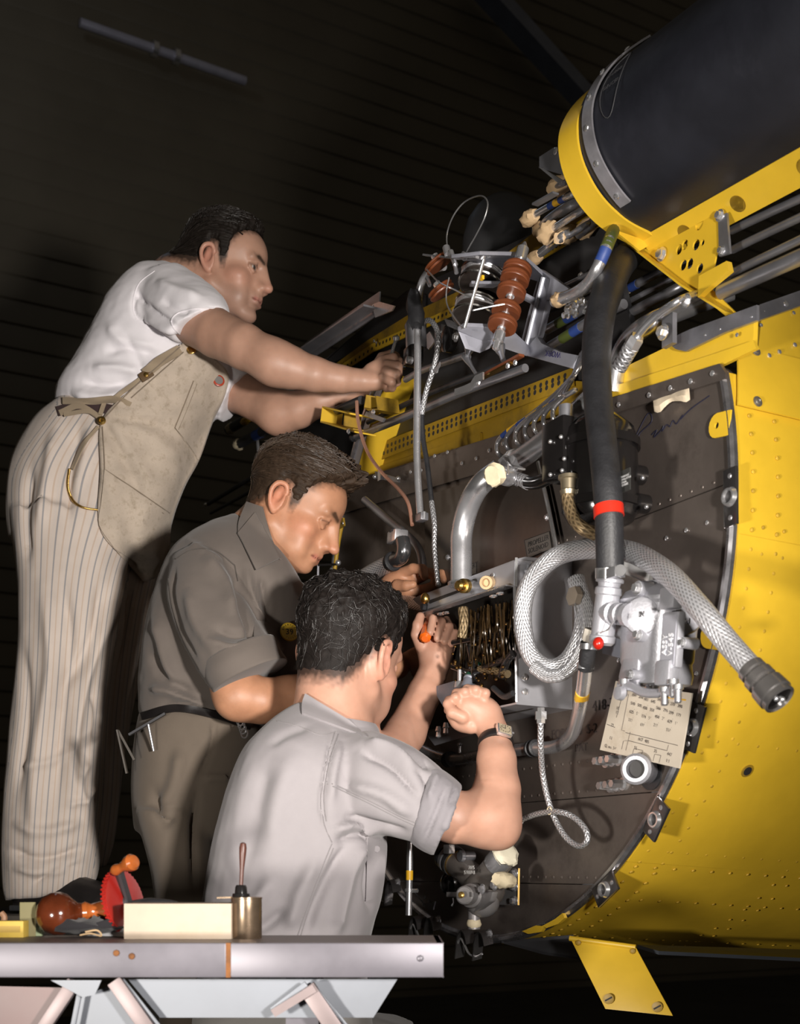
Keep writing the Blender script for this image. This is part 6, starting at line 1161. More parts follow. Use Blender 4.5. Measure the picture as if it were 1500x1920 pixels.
q = ribbon(tall, [(272, 700), (300, 678), (338, 655)], 9.5, .010); so_ = part(q, 'shoulder_strap', STR, pA); q = ribbon(tall, [(272, 702), (245, 725), (205, 752)], 4, .008); part(q, 'strap_tail', STR, so_)
part(M().lathe(P(274, 703, 2.715), (-.2, -1, .1), [(0, .011), (.003, .011), (.005, .006)], 16), 'strap_stud', BRASS, so_) if False else None
hh = tall.ray_cast(Vector((0, 0, CZ)), Vector(P(274, 703, 1) - np.array([0, 0, CZ])).normalized()); dd_ = hh[0].y if hh[0] else 2.75
part(M().box(P(274, 703, dd_ - .014), .015, .002, .010, nrm((.8, 0, .5)), (0, 1, 0), nrm((-.5, 0, .8))), 'strap_clip', mat('leather_tab', (.12, .07, .03), .6), so_, bevel=.002); part(M().lathe(P(274, 703, dd_ - .015), (0, -1, 0), [(0, .006), (.003, .005), (.004, .002)], 14), 'strap_stud', BRASS, so_)
q = ribbon(tall, [(112, 775), (150, 762), (190, 785)], 5, .010); part(q, 'waist_tie', STR, ap); q = ribbon(tall, [(190, 786), (165, 772), (120, 778)], 3.5, .013); part(q, 'waist_tie', STR, ap); q = ribbon(tall, [(188, 778), (196, 755)], 4, .014, nu=8); part(q, 'tie_end', STR, ap); q = ribbon(tall, [(118, 752), (165, 752), (215, 748), (245, 760)], 6, .012); part(q, 'waist_tie', STR, ap)
part(M().lathe(P(191, 789, gv[22, 0, 1] - .02), (0, -1, .1), [(0, .009), (.003, .009), (.004, .005), (.002, .003)], 16), 'tie_grommet', BRASS, ap)
for x, y, r_, m_ in ((359, 656, .010, BRASS), (410, 714, .013, mat('badge_red', (.40, .05, .02), .3))):
    h_ = apt.ray_cast(Vector((0, 0, CZ)), Vector(P(x, y, 1) - np.array([0, 0, CZ])).normalized()); d_ = (h_[0].y if h_[0] else 2.78) - .006; n_ = np.array([.35, -1, .1]) if x > 400 else np.array([0, -1, .2])
    bo_ = part(M().lathe(P(x, y, d_), n_, [(0, r_), (.002, r_), (.003, r_ * .85)], 20), 'button', m_, ap)
    if x > 400: part(M().lathe(P(x, y, d_) + nrm(n_) * .003, n_, [(0, r_ * .72), (.0006, r_ * .7)], 18), 'button_face', mat('badge_grey', (.2, .19, .18), .4), ap)
ch_ = []
for x, y in catmull(np.array([(130, 880), (127, 905), (130, 925), (140, 942), (158, 952), (184, 956)], float), 6):
    h_ = tall.ray_cast(Vector((0, 0, CZ)), Vector(P(x, y, 1) - np.array([0, 0, CZ])).normalized()); ch_.append(P(x, y, (h_[0].y if h_[0] else 2.8) - .006))
lk = M()
for i in range(len(ch_) - 1):
    for t_ in (.0, .5): c_ = ch_[i] + (ch_[i + 1] - ch_[i]) * t_; lk.ell(c_, (.0035, .0022, .0025), n=8, m=5)
part(lk, 'watch_chain', BRASS, tro)
q = ribbon(tall, [(185, 800), (160, 830), (136, 880)], 3, .008); part(q, 'chain_strap', STR, tro)
# shoe
shl = mat('black_leather', (.012, .010, .010), .35, 0, var=.3, bump=.2, bs=120)
for cx_2, cy_2, dd2, nm in ((135, 1680, 2.78, 0), (150, 1672, 3.02, 1)):
    c_ = P(cx_2, cy_2, dd2); m = M(); z0 = .872
    secs = [(-.13, .034, .03), (-.11, .040, .075), (-.04, .040, .085), (.03, .045, .062), (.09, .046, .046), (.13, .036, .036), (.15, .014, .022)]; vs = []
    for xx, w_, h_ in secs:
        for q_ in np.linspace(0, 2 * math.pi, 16, endpoint=False): vs.append((c_[0] + xx * .96, dd2 + w_ * math.cos(q_) + xx * -.15, z0 + max(0, math.sin(q_)) * h_ - (0 if math.sin(q_) > 0 else .0)))
    m.add(vs, [(i * 16 + j, i * 16 + (j + 1) % 16, (i + 1) * 16 + (j + 1) % 16, (i + 1) * 16 + j) for i in range(6) for j in range(16)] + [tuple(range(16))[::-1], tuple(range(96, 112))]); so2 = part(m, 'shoe', shl, pA, sharp=60)
    part(M().box((c_[0] + .01, dd2, z0 - .005), .135, .040, .006), 'shoe_sole', RUBBER, so2, bevel=.003)
# wrench in his hand
rt = root('small_wrench', 'slim steel wrench held in the reaching hand', 'wrench', P(735, 690, 2.66)); part(M().cyl(P(731, 676, 2.66), P(743, 634, 2.66), .0042, .0036, 10), 'shank', ALU, rt); part(M().lathe(P(743, 634, 2.66), nrm((.0, -.5, .8)), [(-.006, .004), (-.003, .0072), (.003, .0072), (.005, .004)], 14), 'ring_end', ALUB, rt); part(M().box(P(752, 680, 2.67), .010, .006, .012), 'jaw', DARKM, rt, bevel=.002)
# ================================================================== young man in the middle
hB_ = Head(P(538, 935, 2.36) + np.array([0, .073, 0]), math.radians(31), math.radians(-6), 0, .935)
B = Body(); hB_.build(B, jaw=.95, nose=1.7, cheek=.95, chin=-.010)
B.cap(hB_.w(-.028, 0, -.038), P(478, 1030, 2.46), .052, .060, .03)
pcap(B, [(470, 1050, 2.48), (430, 1150, 2.48), (390, 1320, 2.48)], [80, 115, 105], .04)
pcap(B, [(372, 1110, 2.36), (410, 1210, 2.30), (446, 1306, 2.26)], [50, 46, 40], .03)
pcap(B, [(446, 1306, 2.26), (490, 1314, 2.27), (540, 1304, 2.29), (620, 1285, 2.36), (700, 1262, 2.42), (745, 1250, 2.45)], [40, 42, 37, 30, 24, 23], .03)
pell(B, 778, 1240, 2.47, 30, 20, .022, .2); finger(B, [(790, 1232, 2.47), (812, 1225, 2.47), (826, 1228, 2.47)], [9, 8, 7]); finger(B, [(790, 1246, 2.47), (812, 1242, 2.47), (824, 1240, 2.47)], [9, 8, 7]); finger(B, [(786, 1256, 2.47), (806, 1258, 2.47), (818, 1254, 2.47)], [9, 8, 7]); finger(B, [(770, 1226, 2.46), (790, 1216, 2.45), (806, 1214, 2.45)], [9, 8.5, 7]); finger(B, [(778, 1262, 2.48), (796, 1268, 2.48), (806, 1266, 2.48)], [8, 7, 6])
pcap(B, [(560, 1160, 2.66), (640, 1200, 2.62), (690, 1150, 2.53), (734, 1098, 2.45)], [42, 36, 28, 22], .03)
pell(B, 752, 1090, 2.44, 28, 22, .022, -.1); pell(B, 768, 1108, 2.43, 22, 14, .018)
finger(B, [(746, 1098, 2.415), (762, 1098, 2.400), (774, 1096, 2.395)], [12, 10, 8]); finger(B, [(752, 1076, 2.430), (774, 1066, 2.410), (792, 1067, 2.400), (796, 1080, 2.390)], [11, 9.5, 9, 8]); finger(B, [(768, 1080, 2.440), (796, 1072, 2.430), (814, 1080, 2.420), (816, 1090, 2.410)], [10, 9, 8.5, 7.5]); finger(B, [(775, 1090, 2.440), (806, 1074, 2.435), (828, 1076, 2.430), (832, 1088, 2.420)], [10, 9, 8, 7]); finger(B, [(778, 1108, 2.430), (800, 1104, 2.420), (816, 1096, 2.415)], [10, 9, 8])
pB, bodyB = body_obj(B, .0026, 'young man', (P(400, 1700, 2.45)[0], 2.45, .02), skinmat('skin_tan', (.90, .80, .72)), (.47, .26, .165), (hB_, (.06, .035, .022), dict(stub=.93, whites=False)))
pB['label'] = 'young man in dark khaki shirt with 39 badge, head bowed'
hB_.hair(pB, (.034, .021, .013), th=.021, front=.016, seed=5, quiff=.014, nst=1300)
m = M(); loft(m, [((440, 965), (545, 1052), 2.45, .06), ((382, 996), (565, 1090), 2.46, .12), ((330, 1040), (582, 1130), 2.47, .16), ((296, 1110), (584, 1190), 2.48, .17), ((272, 1200), (572, 1260), 2.48, .165), ((264, 1280), (530, 1325), 2.48, .155), ((266, 1345), (500, 1372), 2.48, .145)], e=2.4)
loft(m, [((322, 1050), (430, 1020), 2.38, .06), ((316, 1120), (448, 1090), 2.34, .082), ((336, 1190), (476, 1150), 2.30, .082), ((366, 1250), (505, 1195), 2.27, .076), ((392, 1292), (528, 1222), 2.25, .072)], e=2.1)
loft(m, [((540, 1080), (560, 1180), 2.60, .06), ((580, 1100), (570, 1200), 2.63, .06), ((620, 1140), (600, 1230), 2.63, .055)], e=2.)
v, f = remesh(m, .0052); v = smooth(v, f, 5)
v = strokes(v, f, [([(330, 1060), (322, 1110), (335, 1180), (370, 1240)], 5, -.008), ([(380, 1040), (420, 1090), (440, 1160)], 11, .008), ([(440, 1080), (455, 1140), (480, 1200)], 7, -.008), ([(350, 1100), (370, 1170), (410, 1230)], 12, .007), ([(460, 1060), (475, 1130), (505, 1180)], 8, .008), ([(490, 1080), (500, 1150)], 6, -.008), ([(400, 1180), (440, 1190), (490, 1180)], 7, -.006), ([(390, 1200), (440, 1215), (500, 1195)], 8, .007), ([(290, 1150), (310, 1230), (330, 1300)], 11, .009), ([(280, 1220), (310, 1270), (370, 1310)], 9, -.009), ([(275, 1290), (330, 1300), (390, 1330)], 8, .010), ([(300, 1330), (350, 1320), (400, 1345)], 6, -.009), ([(345, 1010), (390, 1040), (420, 1060)], 6, .004)])
v = v + normals(v, f) * (.0026 * fbm(v, 13, 21, 3))[:, None]
khaki = fabric('khaki_twill', (.125, .105, .092), var=.08, vs=9, bump=.2); sB = part(arr(v, f), 'shirt', khaki, pB, sharp=180); tB = bvh((v, f))
# collar, yoke seam, pocket, badge, rolled cuff
g2, _ = drape(bvh((v, f), bodyB), [(462, 940), (448, 975), (446, 1000)], [(492, 950), (506, 1000), (528, 1048)], 12, 10, .012, sm=4); co_ = part(M().grid(g2, .003), 'collar', khaki, sB)
g2, _ = drape(bvh((v, f), bodyB), [(446, 998), (462, 1030), (480, 1068)], [(478, 960), (504, 1008), (524, 1046)], 12, 10, .016, sm=4); part(M().grid(g2, .003), 'collar_point', khaki, sB)
for pts in ([(330, 1048), (365, 1030), (405, 1034), (440, 1060)], [(316, 1085), (324, 1140), (345, 1200), (375, 1255)], [(440, 1060), (446, 1090)]):
    q = dline(tB, pts, .0014, .0); part(q, 'seam', fabric('dark_seam', (.07, .06, .052)), sB) if q else None
g2, _ = drape(tB, [(478, 1162), (476, 1190), (480, 1206)], [(536, 1172), (538, 1204), (530, 1224)], 8, 10, .005, sm=2); part(M().grid(g2, .003), 'pocket_flap', khaki, sB); g2, _ = drape(tB, [(482, 1206), (490, 1260)], [(528, 1222), (526, 1270)], 8, 8, .003, sm=2); part(M().grid(g2, .002), 'pocket', khaki, sB)
h_ = tB.ray_cast(Vector((0, 0, CZ)), Vector(P(534, 1180, 1) - np.array([0, 0, CZ])).normalized()); bd = P(542, 1185, (h_[0].y if h_[0] else 2.33) - .012); bn = nrm((.42, -1, .12))
bg = part(M().lathe(bd, bn, [(0, .0175), (.0015, .0175), (.003, .0160)], 30), 'badge', mat('badge_yellow', (.62, .40, .03), .3, 0, coat=.4), pB, label='round yellow badge numbered 39'); bx_ = nrm(np.cross(ZAX, bn)); bx_ = bx_ if bx_[0] > 0 else -bx_; by_ = np.cross(bn, bx_)
text('39', 'badge_number', bd + bn * .0034 - by_ * .001, bx_, by_, .0155, INK, bg, ext=.0002)
for i, ch in enumerate('AMERICAN'):
    a_ = math.radians(165 - i * 21); text(ch, 'badge_letter', bd + bn * .0034 + (bx_ * math.cos(a_) + by_ * math.sin(a_)) * .0128, bx_ * math.sin(a_) - by_ * math.cos(a_), bx_ * math.cos(a_) + by_ * math.sin(a_), .0046, INK, bg, ext=.0001)
for i in range(5): a_ = math.radians(-120 + i * 20); text('I', 'badge_letter', bd + bn * .0034 + (bx_ * math.cos(a_) + by_ * math.sin(a_)) * .0125, -bx_ * math.sin(a_) + by_ * math.cos(a_), -bx_ * math.cos(a_) - by_ * math.sin(a_), .005, INK, bg, ext=.0001)
m = M(); loft(m, [((380, 1252), (515, 1192), 2.262, .080), ((386, 1278), (524, 1214), 2.255, .084), ((402, 1302), (540, 1238), 2.25, .080)], e=2.1); cu = part(m, 'rolled_cuff', khaki, sB, sharp=60, bevel=.004)
m = M(); loft(m, [((268, 1335), (500, 1366), 2.48, .148), ((258, 1390), (495, 1420), 2.48, .155), ((252, 1480), (480, 1500), 2.48, .155), ((258, 1560), (460, 1570), 2.48, .15)], e=2.4); loft(m, [((258, 1520), (400, 1530), 2.42, .11), ((290, 1650), (420, 1650), 2.40, .10), ((300, 1850), (420, 1850), 2.40, .085), ((300, 2160), (400, 2160), 2.44, .075), ((310, 2530), (390, 2530), 2.45, .07)]); loft(m, [((330, 1520), (475, 1530), 2.56, .10), ((340, 1850), (460, 1850), 2.58, .08), ((350, 2440), (440, 2440), 2.58, .07)])
v, f = remesh(m, .007); v = smooth(v, f, 4); v = strokes(v, f, [([(405, 1345), (395, 1400), (370, 1460)], 5, -.008), ([(340, 1400), (330, 1470), (300, 1530)], 12, .010), ([(370, 1470), (362, 1560), (365, 1680)], 6, -.008), ([(380, 1460), (430, 1458)], 5, .006), ([(290, 1480), (310, 1540), (330, 1520)], 9, -.010)]); v = v + normals(v, f) * (.003 * fbm(v * np.array([1, 1, .5]), 9, 31, 3))[:, None]
tw = fabric('olive_trousers', (.125, .10, .078), var=.1, vs=8); tB2 = part(arr(v, f), 'trousers', tw, pB, sharp=180); tt_ = bvh((v, f)); q = ribbon(tt_, [(266, 1344), (330, 1328), (400, 1340), (470, 1362)], 7, .008); part(q, 'belt', mat('black_belt', (.012, .01, .01), .4), tB2) if q else None
for x0 in (330, 430):
    m = M(); c_ = P(x0 + 20, 2500, 2.42 + (.14 if x0 > 400 else 0)); m.box((c_[0] + .05, c_[1], .045), .14, .048, .045); part(m, 'shoe', shl, pB, bevel=.02)
# things in his back pocket
rt = root('pocket_rule', 'folding rule and pencils sticking from the back pocket', 'tools', P(262, 1440, 2.33)); part(M().bar(P(222, 1370, 2.32), P(252, 1425, 2.32), .005, .004), 'rule_leaf', mat('dark_wood', (.06, .05, .04), .5), rt); part(M().bar(P(220, 1368, 2.315), P(238, 1450, 2.325), .010, .003), 'rule_leaf', MATS['dark_wood'], rt); part(M().bar(P(242, 1378, 2.31), P(310, 1338, 2.31), .010, .004), 'scale_blade', DARKM, rt); part(M().cyl(P(278, 1358, 2.305), P(288, 1408, 2.315), .0024), 'pencil', ALU, rt)
rt = root('key_ring', 'small ring of bright keys on the dark belt', 'keys', P(455, 1390, 2.30)); 
for k in range(4): part(M().tube([P(450 + 3 * k, 1352 + 8 * k, 2.29) + np.array([.006 * math.cos(t), -.002 * k, .008 * math.sin(t)]) for t in np.linspace(0, 6.28, 12)], .0013, 5), 'key', ALUB, rt)
# ================================================================== man in front, back to the camera
hC_ = Head(P(652, 1236, 2.125), math.radians(8), math.radians(58), math.radians(6), 1.0)
hC_.HL = [-.060, -.056, -.030, .006, .028, .026, -.012, -.006, .040, .066, .076, .082, .085]
B = Body(); hC_.build(B, jaw=1.02, cheek=1.0)
B.cap(hC_.w(-.034, 0, -.030), P(622, 1385, 2.09), .058, .068, .03)
pcap(B, [(610, 1430, 2.10), (560, 1560, 2.10), (530, 1760, 2.10)], [90, 120, 120], .04)
pcap(B, [(668, 1450, 2.03), (760, 1500, 1.99), (852, 1532, 1.99), (922, 1538, 2.02)], [56, 52, 49, 46], .03)
pell(B, 944, 1560, 2.02, 24, 26, .024)
pcap(B, [(922, 1538, 2.02), (932, 1480, 2.035), (931, 1425, 2.055), (927, 1378, 2.085)], [46, 43, 36, 29], .035)
pell(B, 904, 1338, 2.095, 40, 34, .024, .55, .02); pell(B, 876, 1322, 2.095, 26, 24, .024, .5, .015)                   # fist seen from the back
for (a, b, c, d_) in (((905, 1318), (910, 1300), (896, 1294), (884, 1306)), ((892, 1312), (892, 1294), (876, 1292), (866, 1306)), ((876, 1312), (872, 1298), (856, 1300), (848, 1316)), ((864, 1318), (854, 1308), (842, 1316), (840, 1332))):
    finger(B, [(*a, 2.085), (*b, 2.078), (*c, 2.090), (*d_, 2.115)], [10, 9.5, 9, 8], .0025)
finger(B, [(868, 1345, 2.080), (848, 1336, 2.075), (840, 1320, 2.080), (842, 1312, 2.090)], [13, 11, 9.5, 8]); finger(B, [(884, 1362, 2.090), (858, 1352, 2.095), (846, 1340, 2.105)], [14, 12, 10]); pell(B, 872, 1350, 2.105, 26, 24, .02, .3)
pcap(B, [(690, 1440, 2.16), (730, 1420, 2.20), (760, 1375, 2.24), (796, 1300, 2.28), (816, 1250, 2.30)], [46, 44, 38, 31, 27], .03)       # far arm and fist
pell(B, 818, 1222, 2.30, 34, 26, .026, -.3, .018); pell(B, 802, 1204, 2.31, 26, 24, .024, .0, .015); pell(B, 832, 1216, 2.315, 18, 24, .020)
for k, ((a, b, c, d_), r) in enumerate(((((802, 1172), (802, 1156), (812, 1160), (806, 1186)), 8), (((818, 1174), (820, 1157), (829, 1166), (820, 1197)), 8.2), (((834, 1180), (837, 1163), (844, 1175), (834, 1203)), 7.8), (((846, 1190), (850, 1176), (855, 1187), (847, 1208)), 7))):
    finger(B, [(*a, 2.335), (*b, 2.310), (*c, 2.268), (*d_, 2.258)], [r, r, r, r * .92], .0018)
finger(B, [(790, 1210, 2.29), (781, 1190, 2.28), (783, 1172, 2.28), (788, 1156, 2.285)], [13, 11, 10, 8.5])
pC, bodyC = body_obj(B, .0026, 'man', (P(560, 1760, 2.08)[0], 2.08, .42), skinmat('skin_pink', (1.0, .96, .93)), (.50, .28, .20), (hC_, (.03, .02, .016), dict(stub=.9)))
pC['label'] = 'dark-haired man in light grey shirt, back turned, working on the wiring'
hC_.hair(pC, (.010, .0075, .0065), th=.017, front=.010, seed=8, wave=True, nst=900)
m = M(); loft(m, [((566, 1318), (676, 1372), 2.09, .07), ((520, 1345), (705, 1410), 2.09, .11), ((468, 1395), (720, 1455), 2.09, .15), ((432, 1470), (722, 1520), 2.09, .165), ((404, 1570), (724, 1600), 2.09, .165), ((384, 1670), (715, 1690), 2.09, .16), ((374, 1760), (694, 1770), 2.09, .155), ((372, 1860), (690, 1860), 2.09, .15)], e=2.35)
loft(m, [((640, 1372), (640, 1530), 2.04, .075), ((705, 1372), (660, 1555), 2.01, .085), ((775, 1400), (725, 1568), 1.995, .085), ((835, 1445), (790, 1584), 1.99, .080)], e=2.15)
loft(m, [((660, 1400), (655, 1480), 2.14, .06), ((710, 1400), (690, 1490), 2.17, .06), ((735, 1410), (720, 1480), 2.19, .055)], e=2.)
v, f = remesh(m, .005); v = smooth(v, f, 5)
v = strokes(v, f, [([(625, 1370), (612, 1440), (604, 1500), (612, 1555)], 4, -.006), ([(640, 1385), (625, 1450), (620, 1510)], 8, .005), ([(680, 1390), (740, 1410), (800, 1470)], 9, .009), ([(670, 1405), (730, 1435), (790, 1500)], 8, -.008), ([(720, 1380), (780, 1420), (810, 1445)], 7, -.006), ([(760, 1430), (800, 1470), (795, 1520)], 8, -.008), ([(650, 1470), (720, 1490), (780, 1530)], 10, .007), ([(640, 1530), (700, 1545), (770, 1560)], 8, -.007), ([(620, 1560), (660, 1548), (720, 1560)], 7, .009), ([(625, 1580), (670, 1565), (690, 1570)], 6, -.008), ([(690, 1570), (660, 1620), (640, 1700), (630, 1760)], 11, .010), ([(660, 1570), (620, 1640), (590, 1700), (570, 1760)], 10, -.008), ([(600, 1600), (560, 1680), (540, 1750)], 14, .008), ([(520, 1640), (470, 1700), (420, 1720)], 14, .007), ([(540, 1700), (490, 1740), (440, 1750)], 9, -.008), ([(500, 1420), (480, 1520), (450, 1640)], 22, -.006), ([(560, 1400), (520, 1500), (510, 1600)], 22, .005), ([(700, 1600), (690, 1660), (700, 1720)], 8, -.008), ([(715, 1590), (708, 1650)], 6, .008), ([(580, 1360), (540, 1375), (500, 1400)], 8, -.003)])
v = v + normals(v, f) * (.0026 * fbm(v, 12, 41, 3))[:, None]
grey = fabric('grey_chambray', (.285, .265, .275), var=.07, vs=10, bump=.2); sC = part(arr(v, f), 'shirt', grey, pC, sharp=180); tC = bvh((v, f))
SM = fabric('grey_seam', (.22, .205, .21))
for pts in ([(628, 1372), (612, 1430), (602, 1490), (606, 1540), (622, 1580)], [(634, 1376), (618, 1432), (608, 1492), (612, 1540)], [(520, 1352), (560, 1362), (600, 1378), (632, 1372)], [(612, 1465), (680, 1495), (740, 1525), (785, 1545)], [(614, 1470), (680, 1500), (740, 1530), (783, 1550)], [(622, 1582), (598, 1640), (572, 1710), (556, 1760)], [(625, 1590), (602, 1645), (577, 1712), (562, 1760)]):
    q = dline(tC, pts, .0010, .0); part(q, 'seam', SM, sC) if q else None
tCb = bvh((v, f), bodyC)
g2, _ = drape(tCb, [(572, 1300), (566, 1318), (566, 1336)], [(655, 1350), (680, 1372), (688, 1380)], 8, 14, .010, sm=3); part(M().grid(g2, .004), 'collar', grey, sC)
nb_ = P(622, 1362, 2.09); part(M().lathe(nb_ - ZAX * .012, nrm((.12, -.05, 1)), [(0, .082), (.016, .076), (.024, .070), (.014, .068)], 36), 'collar_band', grey, sC)
m = M(); loft(m, [((812, 1432), (766, 1578), 1.99, .086), ((838, 1450), (784, 1592), 1.985, .092), ((866, 1474), (812, 1606), 1.985, .088)], e=2.2, sub=6); vv_, ff_ = remesh(m, .004); vv_ = smooth(vv_, ff_, 2); vv_ = strokes(vv_, ff_, [([(840, 1470), (815, 1530), (790, 1585)], 5, -.005), ([(850, 1500), (830, 1560)], 6, .005), ([(855, 1470), (840, 1520)], 4, -.004), ([(820, 1450), (805, 1500)], 5, .005)]); vv_ += normals(vv_, ff_) * (.002 * fbm(vv_, 25, 3, 2))[:, None]; part(arr(vv_, ff_), 'rolled_cuff', fabric('grey_inner', (.235, .22, .235), var=.08, vs=12), sC, sharp=180)
g2, _ = drape(tC, [(690, 1570), (688, 1620), (686, 1690)], [(722, 1580), (722, 1640), (716, 1680)], 14, 8, .006, sm=3); part(M().grid(g2, .003), 'chest_pocket', grey, sC); part(M().lathe(P(706, 1592, float(g2[3, 4, 1]) - .004), (0.3, -1, 0), [(0, .005), (.002, .005)], 12), 'pocket_button', grey, sC)
m = M(); loft(m, [((372, 1830), (690, 1830), 2.09, .155), ((365, 1930), (700, 1930), 2.09, .17), ((370, 2010), (710, 2010), 2.10, .17)], e=2.6)
loft(m, [((400, 1900), (560, 1990), 2.02, .10), ((560, 1900), (640, 2010), 2.15, .10), ((700, 1900), (760, 2010), 2.30, .085)]); loft(m, [((700, 1900), (780, 1920), 2.30, .08), ((690, 2200), (770, 2200), 2.32, .07), ((690, 2620), (760, 2620), 2.32, .06)]); v, f = remesh(m, .008); v = smooth(v, f, 4); part(arr(v, f), 'trousers', fabric('grey_trousers', (.2, .19, .18)), pC, sharp=180)
m = M(); m.box(P(745, 2640, 2.30) + np.array([.0, .0, .02]), .05, .13, .045); part(m, 'shoe', shl, pC, bevel=.02)
rt = root('work_stool', 'wooden stool under the seated man behind the bench', 'stool', (P(540, 1760, 2.09)[0], 2.09, 0)); sx = P(540, 1760, 2.09)[0]; zt = float(P(540, 2010, 2.09)[2]) - .05
WD = mat('stool_wood', (.25, .15, .07), .6); part(M().lathe((sx, 2.09, zt - .03), ZAX, [(0, .15), (.004, .16), (.026, .16), (.03, .15)], 28), 'seat', WD, rt)
for a_ in range(4): q_ = a_ * math.pi / 2 + .78; part(M().cyl((sx + .11 * math.cos(q_), 2.09 + .11 * math.sin(q_), zt - .03), (sx + .16 * math.cos(q_), 2.09 + .16 * math.sin(q_), 0), .016), 'leg', WD, rt)
# wristwatch
wa, wb_ = P(931, 1415, 2.06), P(927, 1370, 2.09); wx = nrm(wb_ - wa); wc = P(929, 1392, 2.072); ws_ = M(); rr = 33.5 * 2.07 / FPX
xx_, yy_, _ = frame(wx); part(M().lathe(wc - wx * .0075, wx, [(0, rr * .99), (.002, rr * 1.03), (.013, rr * .98), (.015, rr * .94)], 30), 'watch_strap', mat('watch_leather', (.012, .010, .010), .4), pC)
wn = nrm(np.array([.42, -1, .25]) - wx * np.dot(np.array([.42, -1, .25]), wx)); wq = wc + wn * (rr + .002); wt = np.cross(wn, wx); wo_ = part(M().box(wq, .0105, .0135, .0042, wx, wt, wn), 'watch_case', ALUB, pC, bevel=.003, label='square steel wristwatch'); part(M().box(wq + wn * .0043, .0085, .0105, .0004, wx, wt, wn), 'watch_dial', mat('dial', (.35, .29, .2), .35), wo_)
for k in range(12): a_ = k * math.pi / 6; part(M().box(wq + wn * .0048 + (wx * math.cos(a_) * .0068 + wt * math.sin(a_) * .0085), .0007, .0007, .0003, wx, wt, wn), 'hour_mark', INK, wo_)
part(M().bar(wq + wn * .0050, wq + wn * .0050 + wx * .0055, .0008, .0004, wn), 'watch_hand', INK, wo_); part(M().bar(wq + wn * .0051, wq + wn * .0051 + wt * .0065 + wx * .002, .0007, .0004, wn), 'watch_hand', INK, wo_); part(M().cyl(wq - wt * .0135, wq - wt * .017, .0022), 'watch_crown', ALU, wo_)
# screwdrivers
rt = root('orange_screwdriver', 'screwdriver with orange handle gripped in the raised fist', 'screwdriver', P(800, 1200, 2.30)); oa, ob = P(797, 1196, 2.256), P(812, 1150, 2.33); part(M().lathe(oa, ob - oa, [(-.004, .006), (0, .0105), (.02, .011), (.06, .010), (.07, .007)], 8), 'handle', mat('orange_plastic', (.75, .13, .01), .2, 0, coat=.5), rt); part(M().cyl(ob, ob + nrm(ob - oa) * .06, .003), 'blade', ALU, rt)
rt = root('ratchet_driver', 'grey ratchet screwdriver held in the near fist', 'screwdriver', P(878, 1290, 2.11)); oa, ob = P(862, 1310, 2.105), P(892, 1248, 2.15); L = np.linalg.norm(ob - oa); part(M().lathe(oa, ob - oa, [(0, .0085), (L * .55, .0085), (L * .57, .010), (L * .68, .010), (L * .70, .0088), (L * .92, .0088), (L * .94, .0098), (L, .009)], 18), 'barrel', GREYC, rt)
for t in (.60, .95): part(M().lathe(oa + (ob - oa) * t, ob - oa, [(0, .0102), (.006, .0102)], 18), 'green_ring', mat('dark_green', (.01, .05, .03), .3), rt)
# ------------------------------------------------------------------ work stand in front, and the platform behind
WS = mat('galvanised', (.12, .112, .13), .42, .3, var=.2, vs=7, dirt=(.16, .11, .08), ds=6, dth=(.62, .85)); WS2 = mat('pale_blue_paint', (.20, .215, .245), .5, .1, var=.12, vs=6, dirt=(.22, .2, .18), ds=5, dth=(.6, .9))
DW = 1.50; zt = CZ + (HOR - 1768) / FPX * DW
xr = P(832, 0, DW)[0]; yb = 1.675
ws = root('work_stand', 'scuffed grey metal work stand across the bottom left foreground', 'bench', (-.2, 1.68, 0))
part(M().box(((xr - 1.1) / 2, (DW + .012 + yb) / 2, zt - .004), (xr + 1.1) / 2 - .002, (yb - DW - .012) / 2, .004), 'top_plate', mat('bench_top', (.16, .13, .12), .5, .3, var=.25, vs=6), ws)
xs = P(428, 0, DW)[0]; zb = CZ + (HOR - 1833) / FPX * DW
for x0, x1 in ((-1.1, xs - .0025), (xs + .0025, xr)): part(M().box(((x0 + x1) / 2, DW + .006, (zt + zb) / 2), (x1 - x0) / 2, .006, (zt - zb) / 2), 'edge_channel', WS, ws, bevel=.002)
part(M().box((xs, DW + .005, (zt + zb) / 2), .0028, .005, (zt - zb) / 2), 'rust_joint', mat('rust', (.16, .06, .015), .8, 0, var=.4, vs=80), ws)
part(M().box((xr - .004, (DW + yb) / 2, (zt + zb) / 2), .004, (yb - DW) / 2 - .002, (zt - zb) / 2), 'end_channel', WS, ws)
for px, py in ((788, 1797), (218, 1787), (247, 1793)): part(M().rivet(P(px, py, DW - .001), (0, -1, 0), .004), 'rivet', WS if px > 700 else MATS['rust'], ws)
def PL(px, py, d=DW + .05): return P(px, py, d)
part(M().prism([PL(240, 1836), PL(745, 1836), PL(700, 1908), PL(300, 1908)], .004, (0, 1, 0)), 'side_panel', WS2, ws); part(M().prism([PL(-60, 1848), PL(120, 1852), PL(40, 1960), PL(-60, 1960)], .004, (0, 1, 0)), 'side_panel', mat('pink_panel', (.20, .13, .125), .5), ws)
part(M().prism([PL(150, 1870), PL(215, 1845), PL(300, 1930), PL(120, 1960)], .004, (0, 1, 0)), 'side_panel', WS2, ws)
for a, b, w in (((140, 1840), (60, 1960), .016), ((215, 1838), (300, 1960), .018), ((575, 1850), (650, 1960), .020), ((575, 1845), (510, 1895), .008), ((150, 1858), (130, 1960), .006), ((590, 1850), (660, 1935), .004), ((230, 1836), (312, 1940), .004)):
    part(M().bar(PL(*a, DW + .03), PL(*b, DW + .03), w, w * .8, (0, 1, 0)), 'brace', mat('brace_steel', (.20, .16, .16), .45, .4) if w > .01 else WS2, ws, bevel=.001)
